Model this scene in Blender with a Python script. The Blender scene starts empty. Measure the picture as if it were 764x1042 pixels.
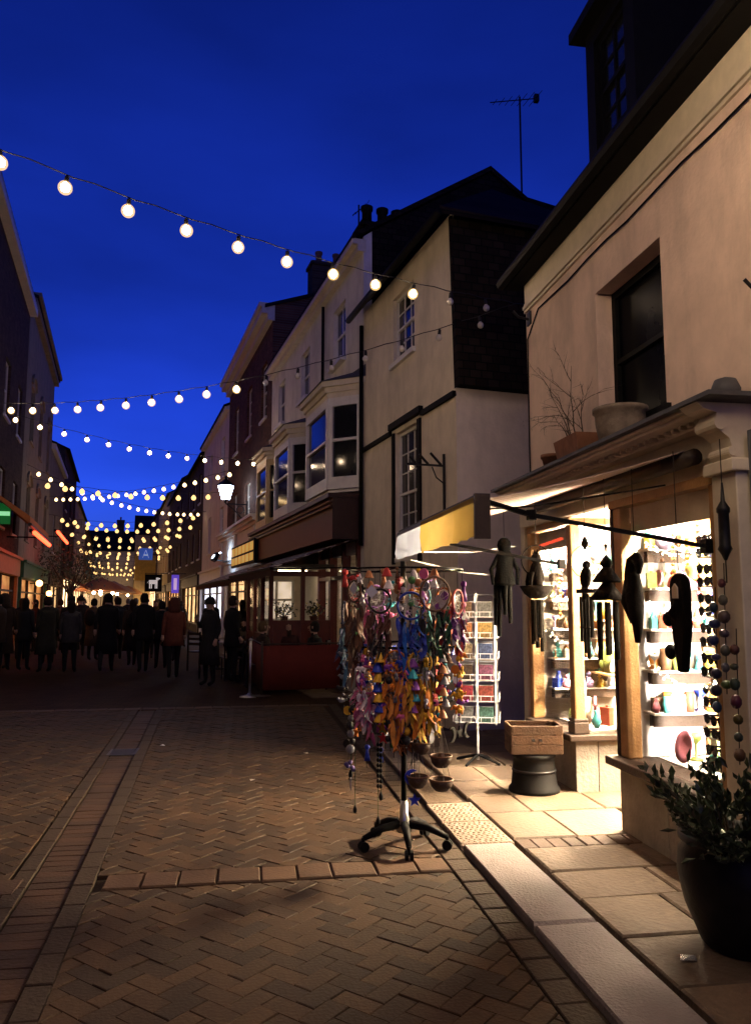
import bpy, bmesh, math, random
from mathutils import Vector, Matrix
R = math.radians
rng = random.Random(7)
sc = bpy.context.scene
col = sc.collection

# ------------------------------------------------------------------ camera
cd = bpy.data.cameras.new('camera'); cam = bpy.data.objects.new('camera', cd); col.objects.link(cam)
cd.sensor_fit = 'VERTICAL'; cd.sensor_height = 24.0; cd.lens = 24.0 * 790.0 / 1042.0
cd.clip_start = 0.05; cd.clip_end = 2000
cam.location = (0, 0, 1.62); cam.rotation_euler = (R(90 + 6.6), 0, R(-9.1))
sc.camera = cam
# ------------------------------------------------------------------ dusk sky
w = bpy.data.worlds.new('World'); sc.world = w; w.use_nodes = True
nt = w.node_tree; bg = nt.nodes['Background']
sky = nt.nodes.new('ShaderNodeTexSky'); sky.sky_type = 'NISHITA'; sky.sun_disc = False
sky.sun_elevation = R(9.0); sky.sun_rotation = R(200); sky.ozone_density = 6.0; sky.air_density = 1.0; sky.dust_density = 0.3
tint = nt.nodes.new('ShaderNodeMix'); tint.data_type = 'RGBA'; tint.blend_type = 'MULTIPLY'
tint.inputs[0].default_value = 1.0; tint.inputs[7].default_value = (0.165, 0.195, 1.0, 1)
nt.links.new(sky.outputs[0], tint.inputs[6])
tc = nt.nodes.new('ShaderNodeTexCoord'); mp = nt.nodes.new('ShaderNodeMapping'); mp.inputs[3].default_value = (1.2, 1.2, 3.5)
cn = nt.nodes.new('ShaderNodeTexNoise'); cn.inputs['Scale'].default_value = 1.6; cn.inputs['Detail'].default_value = 5
nt.links.new(tc.outputs['Generated'], mp.inputs[0]); nt.links.new(mp.outputs[0], cn.inputs['Vector'])
cr = nt.nodes.new('ShaderNodeMapRange'); cr.inputs[1].default_value = .35; cr.inputs[2].default_value = .7; cr.inputs[3].default_value = .80; cr.inputs[4].default_value = 1.25
nt.links.new(cn.outputs[0], cr.inputs[0])
cm = nt.nodes.new('ShaderNodeMix'); cm.data_type = 'RGBA'; cm.blend_type = 'MULTIPLY'; cm.inputs[0].default_value = 1
nt.links.new(tint.outputs[2], cm.inputs[6]); nt.links.new(cr.outputs[0], cm.inputs[7])
sx = nt.nodes.new('ShaderNodeSeparateXYZ'); nt.links.new(tc.outputs['Generated'], sx.inputs[0])
zr = nt.nodes.new('ShaderNodeMapRange'); zr.inputs[1].default_value = .1; zr.inputs[2].default_value = 1.0; zr.inputs[3].default_value = .95; zr.inputs[4].default_value = .34
nt.links.new(sx.outputs[2], zr.inputs[0])
cz = nt.nodes.new('ShaderNodeMix'); cz.data_type = 'RGBA'; cz.blend_type = 'MULTIPLY'; cz.inputs[0].default_value = 1
nt.links.new(cm.outputs[2], cz.inputs[6]); nt.links.new(zr.outputs[0], cz.inputs[7]); nt.links.new(cz.outputs[2], bg.inputs[0]); bg.inputs[1].default_value = 0.15
# ------------------------------------------------------------------ exposure and sampling
sc.view_settings.view_transform = 'Standard'; sc.view_settings.look = 'None'
sc.view_settings.exposure = 0.0; sc.view_settings.gamma = 1.0; sc.view_settings.use_curve_mapping = False
sc.render.engine = 'CYCLES'
sc.cycles.use_denoising = True; sc.cycles.use_light_tree = True
sc.cycles.max_bounces = 6; sc.cycles.diffuse_bounces = 3; sc.cycles.glossy_bounces = 3; sc.cycles.transparent_max_bounces = 10
sc.cycles.sample_clamp_indirect = 4.0; sc.cycles.caustics_reflective = False; sc.cycles.caustics_refractive = False
BULB_L = 140.0       # radiance of a festoon bulb
TUBE_L = 700.0      # radiance of the strip lights inside the gift shop

# ------------------------------------------------------------------ materials
MATS = {}
def mat(name, c, rough=.75, var=.18, scale=6.0, bump=0.0, bscale=40.0, metal=0.0, spec=.35, rnd=0.0, c2=None, sheen=0.0, stain=0.0):
    if name in MATS: return MATS[name]
    m = bpy.data.materials.new(name); m.use_nodes = True; t = m.node_tree; b = t.nodes['Principled BSDF']
    N = t.nodes.new; L = t.links.new
    tcn = N('ShaderNodeTexCoord'); no = N('ShaderNodeTexNoise'); no.inputs['Scale'].default_value = scale; no.inputs['Detail'].default_value = 6
    no.inputs['Roughness'].default_value = .62
    L(tcn.outputs['Object'], no.inputs['Vector'])
    rp = N('ShaderNodeValToRGB'); rp.color_ramp.elements[0].position = .3; rp.color_ramp.elements[1].position = .72
    a = c2 if c2 else [min(1, x * (1 + var)) for x in c]
    rp.color_ramp.elements[0].color = [x * (1 - var) for x in c] + [1]; rp.color_ramp.elements[1].color = list(a) + [1]
    L(no.outputs[0], rp.inputs[0]); out = rp.outputs[0]
    if stain:
        n2 = N('ShaderNodeTexNoise'); n2.inputs['Scale'].default_value = 1.1; n2.inputs['Detail'].default_value = 8; n2.inputs['Roughness'].default_value = .7
        mpp = N('ShaderNodeMapping'); mpp.inputs[3].default_value = (1.6, 1.6, .45); L(tcn.outputs['Object'], mpp.inputs[0]); L(mpp.outputs[0], n2.inputs['Vector'])
        mr = N('ShaderNodeMapRange'); mr.inputs[1].default_value = .45; mr.inputs[2].default_value = .75; mr.inputs[3].default_value = 1; mr.inputs[4].default_value = 1 - stain
        L(n2.outputs[0], mr.inputs[0]); mx = N('ShaderNodeMix'); mx.data_type = 'RGBA'; mx.blend_type = 'MULTIPLY'; mx.inputs[0].default_value = 1
        L(out, mx.inputs[6]); L(mr.outputs[0], mx.inputs[7]); out = mx.outputs[2]
    if rnd:
        oi = N('ShaderNodeObjectInfo'); ge = N('ShaderNodeNewGeometry'); ad = N('ShaderNodeMath'); ad.operation = 'ADD'
        L(oi.outputs['Random'], ad.inputs[0]); L(ge.outputs['Random Per Island'], ad.inputs[1])
        fr = N('ShaderNodeMath'); fr.operation = 'FRACT'; L(ad.outputs[0], fr.inputs[0])
        mr = N('ShaderNodeMapRange'); mr.inputs[3].default_value = 1 - rnd; mr.inputs[4].default_value = 1 + rnd; L(fr.outputs[0], mr.inputs[0])
        mx = N('ShaderNodeMix'); mx.data_type = 'RGBA'; mx.blend_type = 'MULTIPLY'; mx.inputs[0].default_value = 1
        L(out, mx.inputs[6]); L(mr.outputs[0], mx.inputs[7]); out = mx.outputs[2]
    L(out, b.inputs['Base Color'])
    b.inputs['Roughness'].default_value = rough; b.inputs['Metallic'].default_value = metal; b.inputs['Specular IOR Level'].default_value = spec
    if sheen: b.inputs['Sheen Weight'].default_value = sheen
    if bump:
        nb = N('ShaderNodeTexNoise'); nb.inputs['Scale'].default_value = bscale; nb.inputs['Detail'].default_value = 5; L(tcn.outputs['Object'], nb.inputs['Vector'])
        bp = N('ShaderNodeBump'); bp.inputs['Strength'].default_value = bump; bp.inputs['Distance'].default_value = .02
        L(nb.outputs[0], bp.inputs['Height']); L(bp.outputs[0], b.inputs['Normal'])
    MATS[name] = m; return m
def emit(name, c, s, var=0.0, scale=3.0, c2=None):
    if name in MATS: return MATS[name]
    m = bpy.data.materials.new(name); m.use_nodes = True; t = m.node_tree; b = t.nodes['Principled BSDF']
    b.inputs['Base Color'].default_value = list(c) + [1]; b.inputs['Emission Color'].default_value = list(c) + [1]; b.inputs['Emission Strength'].default_value = s
    b.inputs['Roughness'].default_value = .3
    if var:
        tcn = t.nodes.new('ShaderNodeTexCoord'); no = t.nodes.new('ShaderNodeTexNoise'); no.inputs['Scale'].default_value = scale; no.inputs['Detail'].default_value = 6
        rp = t.nodes.new('ShaderNodeValToRGB'); rp.color_ramp.elements[0].position = .4; rp.color_ramp.elements[1].position = .62
        rp.color_ramp.elements[0].color = [x * (1 - var) for x in (c2 or c)] + [1]; rp.color_ramp.elements[1].color = list(c) + [1]
        t.links.new(tcn.outputs['Object'], no.inputs['Vector']); t.links.new(no.outputs[0], rp.inputs[0]); t.links.new(rp.outputs[0], b.inputs['Emission Color'])
    MATS[name] = m; return m
def glass(name, tintc=(1, 1, 1), refl=1.0):
    if name in MATS: return MATS[name]
    m = bpy.data.materials.new(name); m.use_nodes = True; t = m.node_tree; t.nodes.clear(); N = t.nodes.new
    o = N('ShaderNodeOutputMaterial'); tr = N('ShaderNodeBsdfTransparent'); tr.inputs[0].default_value = list(tintc) + [1]
    gl = N('ShaderNodeBsdfGlossy'); gl.inputs['Roughness'].default_value = .02
    lw = N('ShaderNodeLayerWeight'); lw.inputs[0].default_value = .5; pw = N('ShaderNodeMath'); pw.operation = 'POWER'; pw.inputs[1].default_value = 5.0; t.links.new(lw.outputs['Facing'], pw.inputs[0]); fr = N('ShaderNodeMath'); fr.operation = 'MULTIPLY_ADD'; fr.inputs[1].default_value = .8; fr.inputs[2].default_value = .04; t.links.new(pw.outputs[0], fr.inputs[0]); mu = N('ShaderNodeMath'); mu.operation = 'MULTIPLY'; mu.inputs[1].default_value = refl
    mx = N('ShaderNodeMixShader'); t.links.new(fr.outputs[0], mu.inputs[0]); t.links.new(mu.outputs[0], mx.inputs[0]); t.links.new(tr.outputs[0], mx.inputs[1]); t.links.new(gl.outputs[0], mx.inputs[2])
    t.links.new(mx.outputs[0], o.inputs[0]); MATS[name] = m; return m
def bands(name, cols, axis, scale, rough=.85, trans=0.0):
    """fabric woven in stripes along one object axis"""
    if name in MATS: return MATS[name]
    m = bpy.data.materials.new(name); m.use_nodes = True; t = m.node_tree; b = t.nodes['Principled BSDF']; N = t.nodes.new
    tcn = N('ShaderNodeTexCoord'); sp = N('ShaderNodeSeparateXYZ'); t.links.new(tcn.outputs['Object'], sp.inputs[0])
    mu = N('ShaderNodeMath'); mu.operation = 'MULTIPLY'; mu.inputs[1].default_value = scale; t.links.new(sp.outputs[axis], mu.inputs[0])
    fr = N('ShaderNodeMath'); fr.operation = 'FRACT'; t.links.new(mu.outputs[0], fr.inputs[0])
    rp = N('ShaderNodeValToRGB'); rp.color_ramp.interpolation = 'CONSTANT'; e = rp.color_ramp.elements
    e[0].position = 0; e[0].color = list(cols[0][1]) + [1]; e[1].position = cols[1][0]; e[1].color = list(cols[1][1]) + [1]
    for p, c in cols[2:]:
        k = e.new(p); k.color = list(c) + [1]
    t.links.new(fr.outputs[0], rp.inputs[0])
    no = N('ShaderNodeTexNoise'); no.inputs['Scale'].default_value = 5; no.inputs['Detail'].default_value = 5; t.links.new(tcn.outputs['Object'], no.inputs['Vector'])
    mr = N('ShaderNodeMapRange'); mr.inputs[3].default_value = .7; mr.inputs[4].default_value = 1.2; t.links.new(no.outputs[0], mr.inputs[0])
    mx = N('ShaderNodeMix'); mx.data_type = 'RGBA'; mx.blend_type = 'MULTIPLY'; mx.inputs[0].default_value = 1
    t.links.new(rp.outputs[0], mx.inputs[6]); t.links.new(mr.outputs[0], mx.inputs[7]); t.links.new(mx.outputs[2], b.inputs['Base Color'])
    b.inputs['Roughness'].default_value = rough; b.inputs['Specular IOR Level'].default_value = .15
    if trans:
        o_ = t.nodes['Material Output']; tl_ = N('ShaderNodeBsdfTranslucent'); t.links.new(mx.outputs[2], tl_.inputs[0]); ms = N('ShaderNodeMixShader'); ms.inputs[0].default_value = trans
        t.links.new(b.outputs[0], ms.inputs[1]); t.links.new(tl_.outputs[0], ms.inputs[2]); t.links.new(ms.outputs[0], o_.inputs[0])
    MATS[name] = m; return m
def courses(name, c, mortar, bw, bh, rough=.85, axis='yz', bump=.5, var=.3):
    """far masonry, tiles or setts too small to pick apart"""
    if name in MATS: return MATS[name]
    m = bpy.data.materials.new(name); m.use_nodes = True; t = m.node_tree; b = t.nodes['Principled BSDF']; N = t.nodes.new; L = t.links.new
    tcn = N('ShaderNodeTexCoord'); sp = N('ShaderNodeSeparateXYZ'); L(tcn.outputs['Object'], sp.inputs[0]); cb = N('ShaderNodeCombineXYZ')
    ix = {'x': 0, 'y': 1, 'z': 2}
    ad = N('ShaderNodeMath'); ad.operation = 'ADD'; L(sp.outputs[ix[axis[0]]], ad.inputs[0]); ad.inputs[1].default_value = 100
    L(ad.outputs[0], cb.inputs[0]); L(sp.outputs[ix[axis[1]]], cb.inputs[1])
    br = N('ShaderNodeTexBrick'); br.inputs['Scale'].default_value = 1; br.inputs['Brick Width'].default_value = bw; br.inputs['Row Height'].default_value = bh
    br.inputs['Mortar Size'].default_value = .008; br.inputs['Color1'].default_value = [x * (1 - var) for x in c] + [1]; br.inputs['Color2'].default_value = [x * (1 + var) for x in c] + [1]
    br.inputs['Mortar'].default_value = list(mortar) + [1]; L(cb.outputs[0], br.inputs[0])
    no = N('ShaderNodeTexNoise'); no.inputs['Scale'].default_value = 2.2; no.inputs['Detail'].default_value = 6; L(tcn.outputs['Object'], no.inputs['Vector'])
    mr = N('ShaderNodeMapRange'); mr.inputs[3].default_value = .55; mr.inputs[4].default_value = 1.4; L(no.outputs[0], mr.inputs[0])
    mx = N('ShaderNodeMix'); mx.data_type = 'RGBA'; mx.blend_type = 'MULTIPLY'; mx.inputs[0].default_value = 1
    L(br.outputs[0], mx.inputs[6]); L(mr.outputs[0], mx.inputs[7]); L(mx.outputs[2], b.inputs['Base Color']); b.inputs['Roughness'].default_value = rough; b.inputs['Specular IOR Level'].default_value = .06
    bp = N('ShaderNodeBump'); bp.inputs['Strength'].default_value = bump; bp.inputs['Distance'].default_value = .02; bp.invert = True
    L(br.outputs['Fac'], bp.inputs['Height']); L(bp.outputs[0], b.inputs['Normal'])
    MATS[name] = m; return m

def paint(rgb, rough=.55, **k):
    return mat('paint_%d_%d_%d_%d' % (rgb[0] * 1000, rgb[1] * 1000, rgb[2] * 1000, rough * 100), rgb, rough, var=.12, scale=14, **k)

M_PEACH = mat('shop_render', (.74, .57, .47), .9, .12, 3, .3, 28, stain=.34)
M_CREAM = mat('cream_render', (.70, .62, .50), .9, .10, 3, .25, 24, stain=.28)
M_WHITE = mat('white_render', (.66, .62, .58), .9, .10, 3, .25, 24, stain=.3)
M_DIMC = mat('shaded_cream_render', (.26, .21, .14), .9, .2, 3, .2, 24, stain=.4)  # cream with the shade of the left row put into its colour
M_GREYR = mat('grey_render', (.30, .28, .24), .9, .12, 3, .2, 24, stain=.3)
M_YELLR = mat('ochre_render', (.36, .28, .14), .9, .12, 3, .2, 24, stain=.3)
M_BRICK = courses('brickwork', (.11, .05, .03), (.11, .09, .07), .225, .075)
M_BRICKB = courses('brown_brickwork', (.07, .04, .026), (.07, .06, .045), .225, .075)
M_TILE = courses('clay_tiles', (.018, .012, .010), (.004, .006, .005), .17, .11, .8, 'yz', .9, .35)
M_TILES = courses('tile_hanging', (.016, .011, .009), (.003, .005, .004), .17, .11, .85, 'xz', .9, .35)
M_SLATE = courses('slates', (.016, .015, .016), (.005, .005, .005), .25, .2, .6, 'yz', .7, .25)
M_TRIM = mat('cream_paint', (.62, .55, .43), .5, .1, 9, .1, 30, stain=.2)
M_WTRIM = mat('white_paint', (.66, .64, .60), .45, .08, 9, .05, 30, stain=.15)
M_TIMBER = mat('golden_timber', (.40, .21, .085), .5, .35, 4, .3, 60, c2=(.52, .30, .13))
M_DARKW = mat('dark_timber', (.035, .022, .016), .55, .3, 6, .2, 50)
M_BLACK = mat('black_paint', (.005, .005, .0055), .65, .3, 12, spec=.1)
M_IRON = mat('wrought_iron', (.012, .012, .014), .5, .3, 20, metal=.4)
M_LEAD = mat('lead_sheet', (.06, .062, .07), .6, .25, 9, .15, 18)
M_STONE = mat('stall_stone', (.36, .32, .27), .8, .22, 5, .4, 30, stain=.3)
M_GLASS = glass('window_glass')
M_DGLASS = mat('dark_window_glass', (.010, .012, .016), .08, .3, 2, spec=.5)
M_STEEL = mat('brushed_steel', (.55, .55, .55), .3, .1, 30, metal=1.0)
M_CHROME = mat('chrome', (.7, .7, .7), .12, .05, 30, metal=1.0)
M_TERRA = mat('terracotta', (.22, .095, .055), .85, .25, 10, .3, 40, stain=.3)
M_POTST = mat('old_stone_pot', (.17, .14, .11), .9, .3, 12, .5, 30)
M_GLAZE = mat('dark_glazed_pot', (.008, .007, .006), .5, .4, 10, .2, 16, spec=.2)
M_LEAF = mat('dark_leaf', (.035, .05, .022), .45, .4, 20, spec=.4, rnd=.35)
M_TWIG = mat('dry_twig', (.05, .035, .022), .8, .3, 20)
M_WIRE = mat('white_wire', (.62, .62, .64), .35, .05, 20)
M_CORD = mat('dark_cord', (.03, .025, .02), .9, .2, 30)
M_SKIN = mat('skin', (.42, .26, .19), .55, .08, 20)

# ------------------------------------------------------------------ mesh helpers
class MB:
    def __init__(self): self.v = []; self.f = []
    def add(self, vs, fs):
        n = len(self.v); self.v += [tuple(p) for p in vs]; self.f += [tuple(i + n for i in q) for q in fs]; return self
    def box(self, x0, y0, z0, x1, y1, z1):
        if x0 > x1: x0, x1 = x1, x0
        if y0 > y1: y0, y1 = y1, y0
        if z0 > z1: z0, z1 = z1, z0
        return self.add([(x0, y0, z0), (x1, y0, z0), (x1, y1, z0), (x0, y1, z0), (x0, y0, z1), (x1, y0, z1), (x1, y1, z1), (x0, y1, z1)],
                        [(0, 3, 2, 1), (4, 5, 6, 7), (0, 1, 5, 4), (1, 2, 6, 5), (2, 3, 7, 6), (3, 0, 4, 7)])
    def obox(self, c, s, m=None):
        m = m or Matrix.Identity(3); c = Vector(c); vs = []
        for z in (-.5, .5):
            for x, y in ((-.5, -.5), (.5, -.5), (.5, .5), (-.5, .5)): vs.append(c + m @ Vector((x * s[0], y * s[1], z * s[2])))
        return self.add(vs, [(0, 3, 2, 1), (4, 5, 6, 7), (0, 1, 5, 4), (1, 2, 6, 5), (2, 3, 7, 6), (3, 0, 4, 7)])
    def bar(self, a, b, wx, wz=None):
        a = Vector(a); b = Vector(b); d = b - a; q = d.to_track_quat('Y', 'Z').to_matrix()
        return self.obox((a + b) / 2, (wx, d.length, wz or wx), q)
    def quad(self, a, b, c, d): return self.add([a, b, c, d], [(0, 1, 2, 3)])
    def tube(self, pts, r, n=6, cap=True):
        pts = [Vector(p) for p in pts]; rs = r if isinstance(r, (list, tuple)) else [r] * len(pts); vs = []; fs = []; u = None
        for i, p in enumerate(pts):
            t = (pts[min(i + 1, len(pts) - 1)] - pts[max(i - 1, 0)]).normalized()
            if u is None: u = t.orthogonal().normalized()
            else:
                u = u - t * u.dot(t); u = u.normalized() if u.length > 1e-6 else t.orthogonal().normalized()
            v = t.cross(u)
            for k in range(n):
                a = 2 * math.pi * k / n; vs.append(p + (u * math.cos(a) + v * math.sin(a)) * rs[i])
        for i in range(len(pts) - 1):
            for k in range(n):
                a = i * n + k; b = i * n + (k + 1) % n; fs.append((a, b, b + n, a + n))
        if cap: fs.append(tuple(range(n - 1, -1, -1))); fs.append(tuple(range((len(pts) - 1) * n, len(pts) * n)))
        return self.add(vs, fs)
    def lathe(self, prof, n=16, c=(0, 0, 0), sx=1, sy=1):
        vs = []; fs = []
        for r, z in prof:
            for k in range(n):
                a = 2 * math.pi * k / n; vs.append((c[0] + r * math.cos(a) * sx, c[1] + r * math.sin(a) * sy, c[2] + z))
        for i in range(len(prof) - 1):
            for k in range(n):
                a = i * n + k; b = i * n + (k + 1) % n; fs.append((a, b, b + n, a + n))
        if prof[0][0] > 1e-5: fs.append(tuple(range(n - 1, -1, -1)))
        if prof[-1][0] > 1e-5: fs.append(tuple(range((len(prof) - 1) * n, len(prof) * n)))
        return self.add(vs, fs)
    def ball(self, c, r, n=8, s=(1, 1, 1), m=None):
        vs = []; fs = []; k2 = max(3, n // 2 + 1); m = m or Matrix.Identity(3); c = Vector(c)
        for i in range(k2 + 1):
            th = math.pi * i / k2
            for k in range(n):
                a = 2 * math.pi * k / n
                vs.append(c + m @ Vector((r * s[0] * math.sin(th) * math.cos(a), r * s[1] * math.sin(th) * math.sin(a), -r * s[2] * math.cos(th))))
        for i in range(k2):
            for k in range(n):
                a = i * n + k; b = i * n + (k + 1) % n; fs.append((a, b, b + n, a + n))
        return self.add(vs, fs)
    def torus(self, c, Rr, r, n=24, m=6, mtx=None):
        mtx = mtx or Matrix.Identity(3); c = Vector(c); vs = []; fs = []
        for i in range(n):
            a = 2 * math.pi * i / n
            for k in range(m):
                b = 2 * math.pi * k / m; q = Rr + r * math.cos(b); vs.append(c + mtx @ Vector((q * math.cos(a), q * math.sin(a), r * math.sin(b))))
        for i in range(n):
            for k in range(m):
                fs.append((i * m + k, ((i + 1) % n) * m + k, ((i + 1) % n) * m + (k + 1) % m, i * m + (k + 1) % m))
        return self.add(vs, fs)
    def prism(self, poly, fn0, fn1):
        n = len(poly); vs = [fn0(p) for p in poly] + [fn1(p) for p in poly]
        return self.add(vs, [tuple(range(n - 1, -1, -1)), tuple(range(n, 2 * n))] + [(i, (i + 1) % n, n + (i + 1) % n, n + i) for i in range(n)])
    def mesh(self, name, m=None, smooth=False, off=(0, 0, 0)):
        me = bpy.data.meshes.new(name); o = Vector(off)
        me.from_pydata([Vector(p) - o for p in self.v], [], self.f)
        bm = bmesh.new(); bm.from_mesh(me); bmesh.ops.remove_doubles(bm, verts=bm.verts, dist=1e-5) if smooth else None
        bmesh.ops.recalc_face_normals(bm, faces=bm.faces); bm.to_mesh(me); bm.free()
        if smooth: me.polygons.foreach_set('use_smooth', [True] * len(me.polygons))
        if m: me.materials.append(m)
        return me
    def build(self, name, m, parent=None, smooth=False, bevel=0.0, world=True):
        """world=True: the points are world points and an unrotated parent's place is taken off"""
        off = parent.matrix_world.translation if (parent and world and parent.get('_flat')) else (0, 0, 0)
        o = bpy.data.objects.new(name, self.mesh(name, m, smooth, off)); col.objects.link(o)
        if parent: o.parent = parent
        if bevel:
            b = o.modifiers.new('bevel', 'BEVEL'); b.width = bevel; b.segments = 2; b.limit_method = 'ANGLE'
        if parent and parent.get('_flat') and parent.get('category') is None: pass
        return o
def thing(name, label, cat, loc=(0, 0, 0), rot=0.0, group=None, flat=True):
    o = bpy.data.objects.new(name, None); col.objects.link(o); o.location = loc; o.rotation_euler = (0, 0, rot); o.empty_display_size = .1
    o['label'] = label; o['category'] = cat
    if group: o['group'] = group
    o.matrix_world = Matrix.Translation(Vector(loc)) @ Matrix.Rotation(rot, 4, 'Z')
    if flat: o['_flat'] = 1
    return o
def tag(o, label, cat, group=None):
    o['label'] = label; o['category'] = cat
    if group: o['group'] = group
    return o
def kind(o, k, label=None):
    o['kind'] = k
    if label: o['label'] = label
    return o
def inst(name, me, loc, parent=None, rot=(0, 0, 0), scale=None):
    o = bpy.data.objects.new(name, me); col.objects.link(o); o.location = loc; o.rotation_euler = rot
    if scale: o.scale = scale
    if parent: o.parent = parent
    return o
def setmat(o, m, i=0):
    o.material_slots[i].link = 'OBJECT'; o.material_slots[i].material = m
RX = lambda a: Matrix.Rotation(a, 3, 'X')
RY = lambda a: Matrix.Rotation(a, 3, 'Y')
RZ = lambda a: Matrix.Rotation(a, 3, 'Z')

# frames: the gift shop stands square to Y; beyond it the street bends 9.25 degrees to the left
BEND = R(9.25)
OR = Vector((2.6, 9.6, 0)); ES = Vector((-math.sin(BEND), math.cos(BEND), 0)); EI = Vector((math.cos(BEND), math.sin(BEND), 0))
OL = Vector((-3.3, 0, 0))
def rp(s, out=0.0, z=0.0): return OR + ES * s - EI * out + Vector((0, 0, z))      # right row: along, out over the street, up
def lp(s, out=0.0, z=0.0): return OL + ES * s + EI * out + Vector((0, 0, z))      # left row

# ================================================================== GROUND
M_GROUND = mat('dark_ground', (.045, .038, .032), .9, .3, 2, .3, 20)
g = MB().quad((-300, -60, -.09), (300, -60, -.09), (300, 500, -.09), (-300, 500, -.09)).build('ground', M_GROUND); kind(g, 'structure')
M_ROADF = courses('far_setts', (.040, .023, .013), (.018, .011, .007), .2, .1, .75, 'xy', .4, .25)
M_PAVER = mat('clay_paver', (.045, .0225, .0090), .75, .3, 9, .28, 55, rnd=.42, stain=.5)
M_PAVER2 = mat('channel_paver', (.050, .0245, .0112), .7, .25, 9, .3, 55, rnd=.3, stain=.3)
M_BORDER = mat('border_paver', (.036, .0215, .012), .75, .2, 9, .4, 45, rnd=.15, stain=.3)
M_SETT = mat('row_sett', (.068, .035, .018), .7, .25, 9, .3, 45, rnd=.25, stain=.3)
M_BED = mat('joint_sand', (.024, .0135, .007), .95, .3, 14, .4, 60)
M_KERB = mat('pale_kerb_granite', (.25, .21, .205), .62, .25, 7, .45, 60, rnd=.12, stain=.5)
M_TACT = mat('dimpled_granite', (.22, .17, .13), .75, .3, 16, .9, 42, rnd=.08)
M_FLAG = mat('york_flagstone', (.115, .079, .052), .7, .3, 5, .45, 34, rnd=.3, stain=.5)

road = MB().quad((-9, -8, -.03), (1.42, -8, -.03), (1.42, 14, -.03), (-9, 14, -.03)).build('road', M_BED); kind(road, 'structure')
farroad = MB()
farroad.add([(-9, 12.6, -.004), (2.2, 12.6, -.004), tuple(rp(14, 0, -.004)), tuple(rp(110, 0, -.004)), tuple(lp(125, -3, -.004)), tuple(lp(14, -4, -.004))], [(0, 1, 2, 3, 4, 5)])
fr_o = farroad.build('street', M_ROADF); kind(fr_o, 'structure')

def clip(poly, region):
    out = poly
    for i in range(len(region)):
        a = region[i]; b = region[(i + 1) % len(region)]; inp = out; out = []
        if not inp: return []
        sd = lambda p: (b[0] - a[0]) * (p[1] - a[1]) - (b[1] - a[1]) * (p[0] - a[0])
        for k in range(len(inp)):
            p = inp[k]; q = inp[(k + 1) % len(inp)]; sp_, sq = sd(p), sd(q)
            if sp_ >= 0: out.append(p)
            if (sp_ >= 0) != (sq >= 0):
                t = sp_ / (sp_ - sq); out.append((p[0] + (q[0] - p[0]) * t, p[1] + (q[1] - p[1]) * t))
    return out
def area(p): return .5 * sum(p[i][0] * p[(i + 1) % len(p)][1] - p[(i + 1) % len(p)][0] * p[i][1] for i in range(len(p)))
def slab(mb, poly, z0, z1, gap=.004, ch=.006, tilt=0.0):
    """paving piece: joint gap round the edge, small chamfer on top"""
    cx = sum(p[0] for p in poly) / len(poly); cy = sum(p[1] for p in poly) / len(poly)
    def ins(d):
        o = []
        for p in poly:
            l = math.hypot(p[0] - cx, p[1] - cy); k = max(0, 1 - d * 1.3 / max(l, 1e-4)); o.append((cx + (p[0] - cx) * k, cy + (p[1] - cy) * k))
        return o
    n = len(poly); a = ins(gap); b = ins(gap + ch); tx, ty = tilt, tilt * .7
    vs = [(p[0], p[1], z0) for p in a] + [(p[0], p[1], z1 - ch + (p[0] - cx) * tx + (p[1] - cy) * ty) for p in a] + [(p[0], p[1], z1 + (p[0] - cx) * tx + (p[1] - cy) * ty) for p in b]
    fs = [tuple(range(2 * n, 3 * n))]
    for i in range(n):
        j = (i + 1) % n; fs += [(i, j, n + j, n + i), (n + i, n + j, 2 * n + j, 2 * n + i)]
    mb.add(vs, fs)
def rect_piece(name, x0, y0, x1, y1, m, parent, ztop=0.0, tilt=0.0, gap=.004, ch=.006, deep=.05):
    b = MB(); cx, cy = (x0 + x1) / 2, (y0 + y1) / 2
    slab(b, [(x0 - cx, y0 - cy), (x1 - cx, y0 - cy), (x1 - cx, y1 - cy), (x0 - cx, y1 - cy)], -deep, 0, gap, ch, tilt)
    o = bpy.data.objects.new(name, b.mesh(name, m)); col.objects.link(o); o.location = (cx, cy, ztop); o.parent = parent; return o
# herringbone clay pavers in three fields
GX = lambda y, x0, k: x0 + k * (y - 5.0)
GK = -.053
fields = [
    [(-.87 + .053 * 3, 2.0), (1.24, 2.0), (1.24, 4.78), (-.87 + .053 * .22, 4.78)],
    [(-.87 - .053 * .05, 5.05), (1.24, 5.05), (1.16, 12.6), (-1.27, 12.6)],
    [(-5.2, 2.0), (-1.36 + .05 * 3, 2.0), (-1.36, 5.0), (-1.74, 12.6), (-5.2, 12.6)],
]
W_ = .1
cands = []
c45 = math.cos(R(45))
for i in range(-150, 151):
    for j in range(-110, 111):
        for vert in (0, 1):
            u0 = (i + 2 * j) * W_; v0 = (i - 2 * j + vert) * W_; du, dv = ((1, 2) if vert else (2, 1))
            uu = u0 + du * W_ / 2; vv = v0 + dv * W_ / 2
            cx = (uu - vv) * c45 + 0; cy = (uu + vv) * c45 + 6
            if not (-5.4 < cx < 1.5 and 1.8 < cy < 12.8): continue
            q = []
            for a, b_ in ((u0, v0), (u0 + du * W_, v0), (u0 + du * W_, v0 + dv * W_), (u0, v0 + dv * W_)):
                q.append(((a - b_) * c45, (a + b_) * c45 + 6))
            cands.append((cx, cy, vert, q))
pav = []; rest = MB()
brick_me = {}
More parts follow.
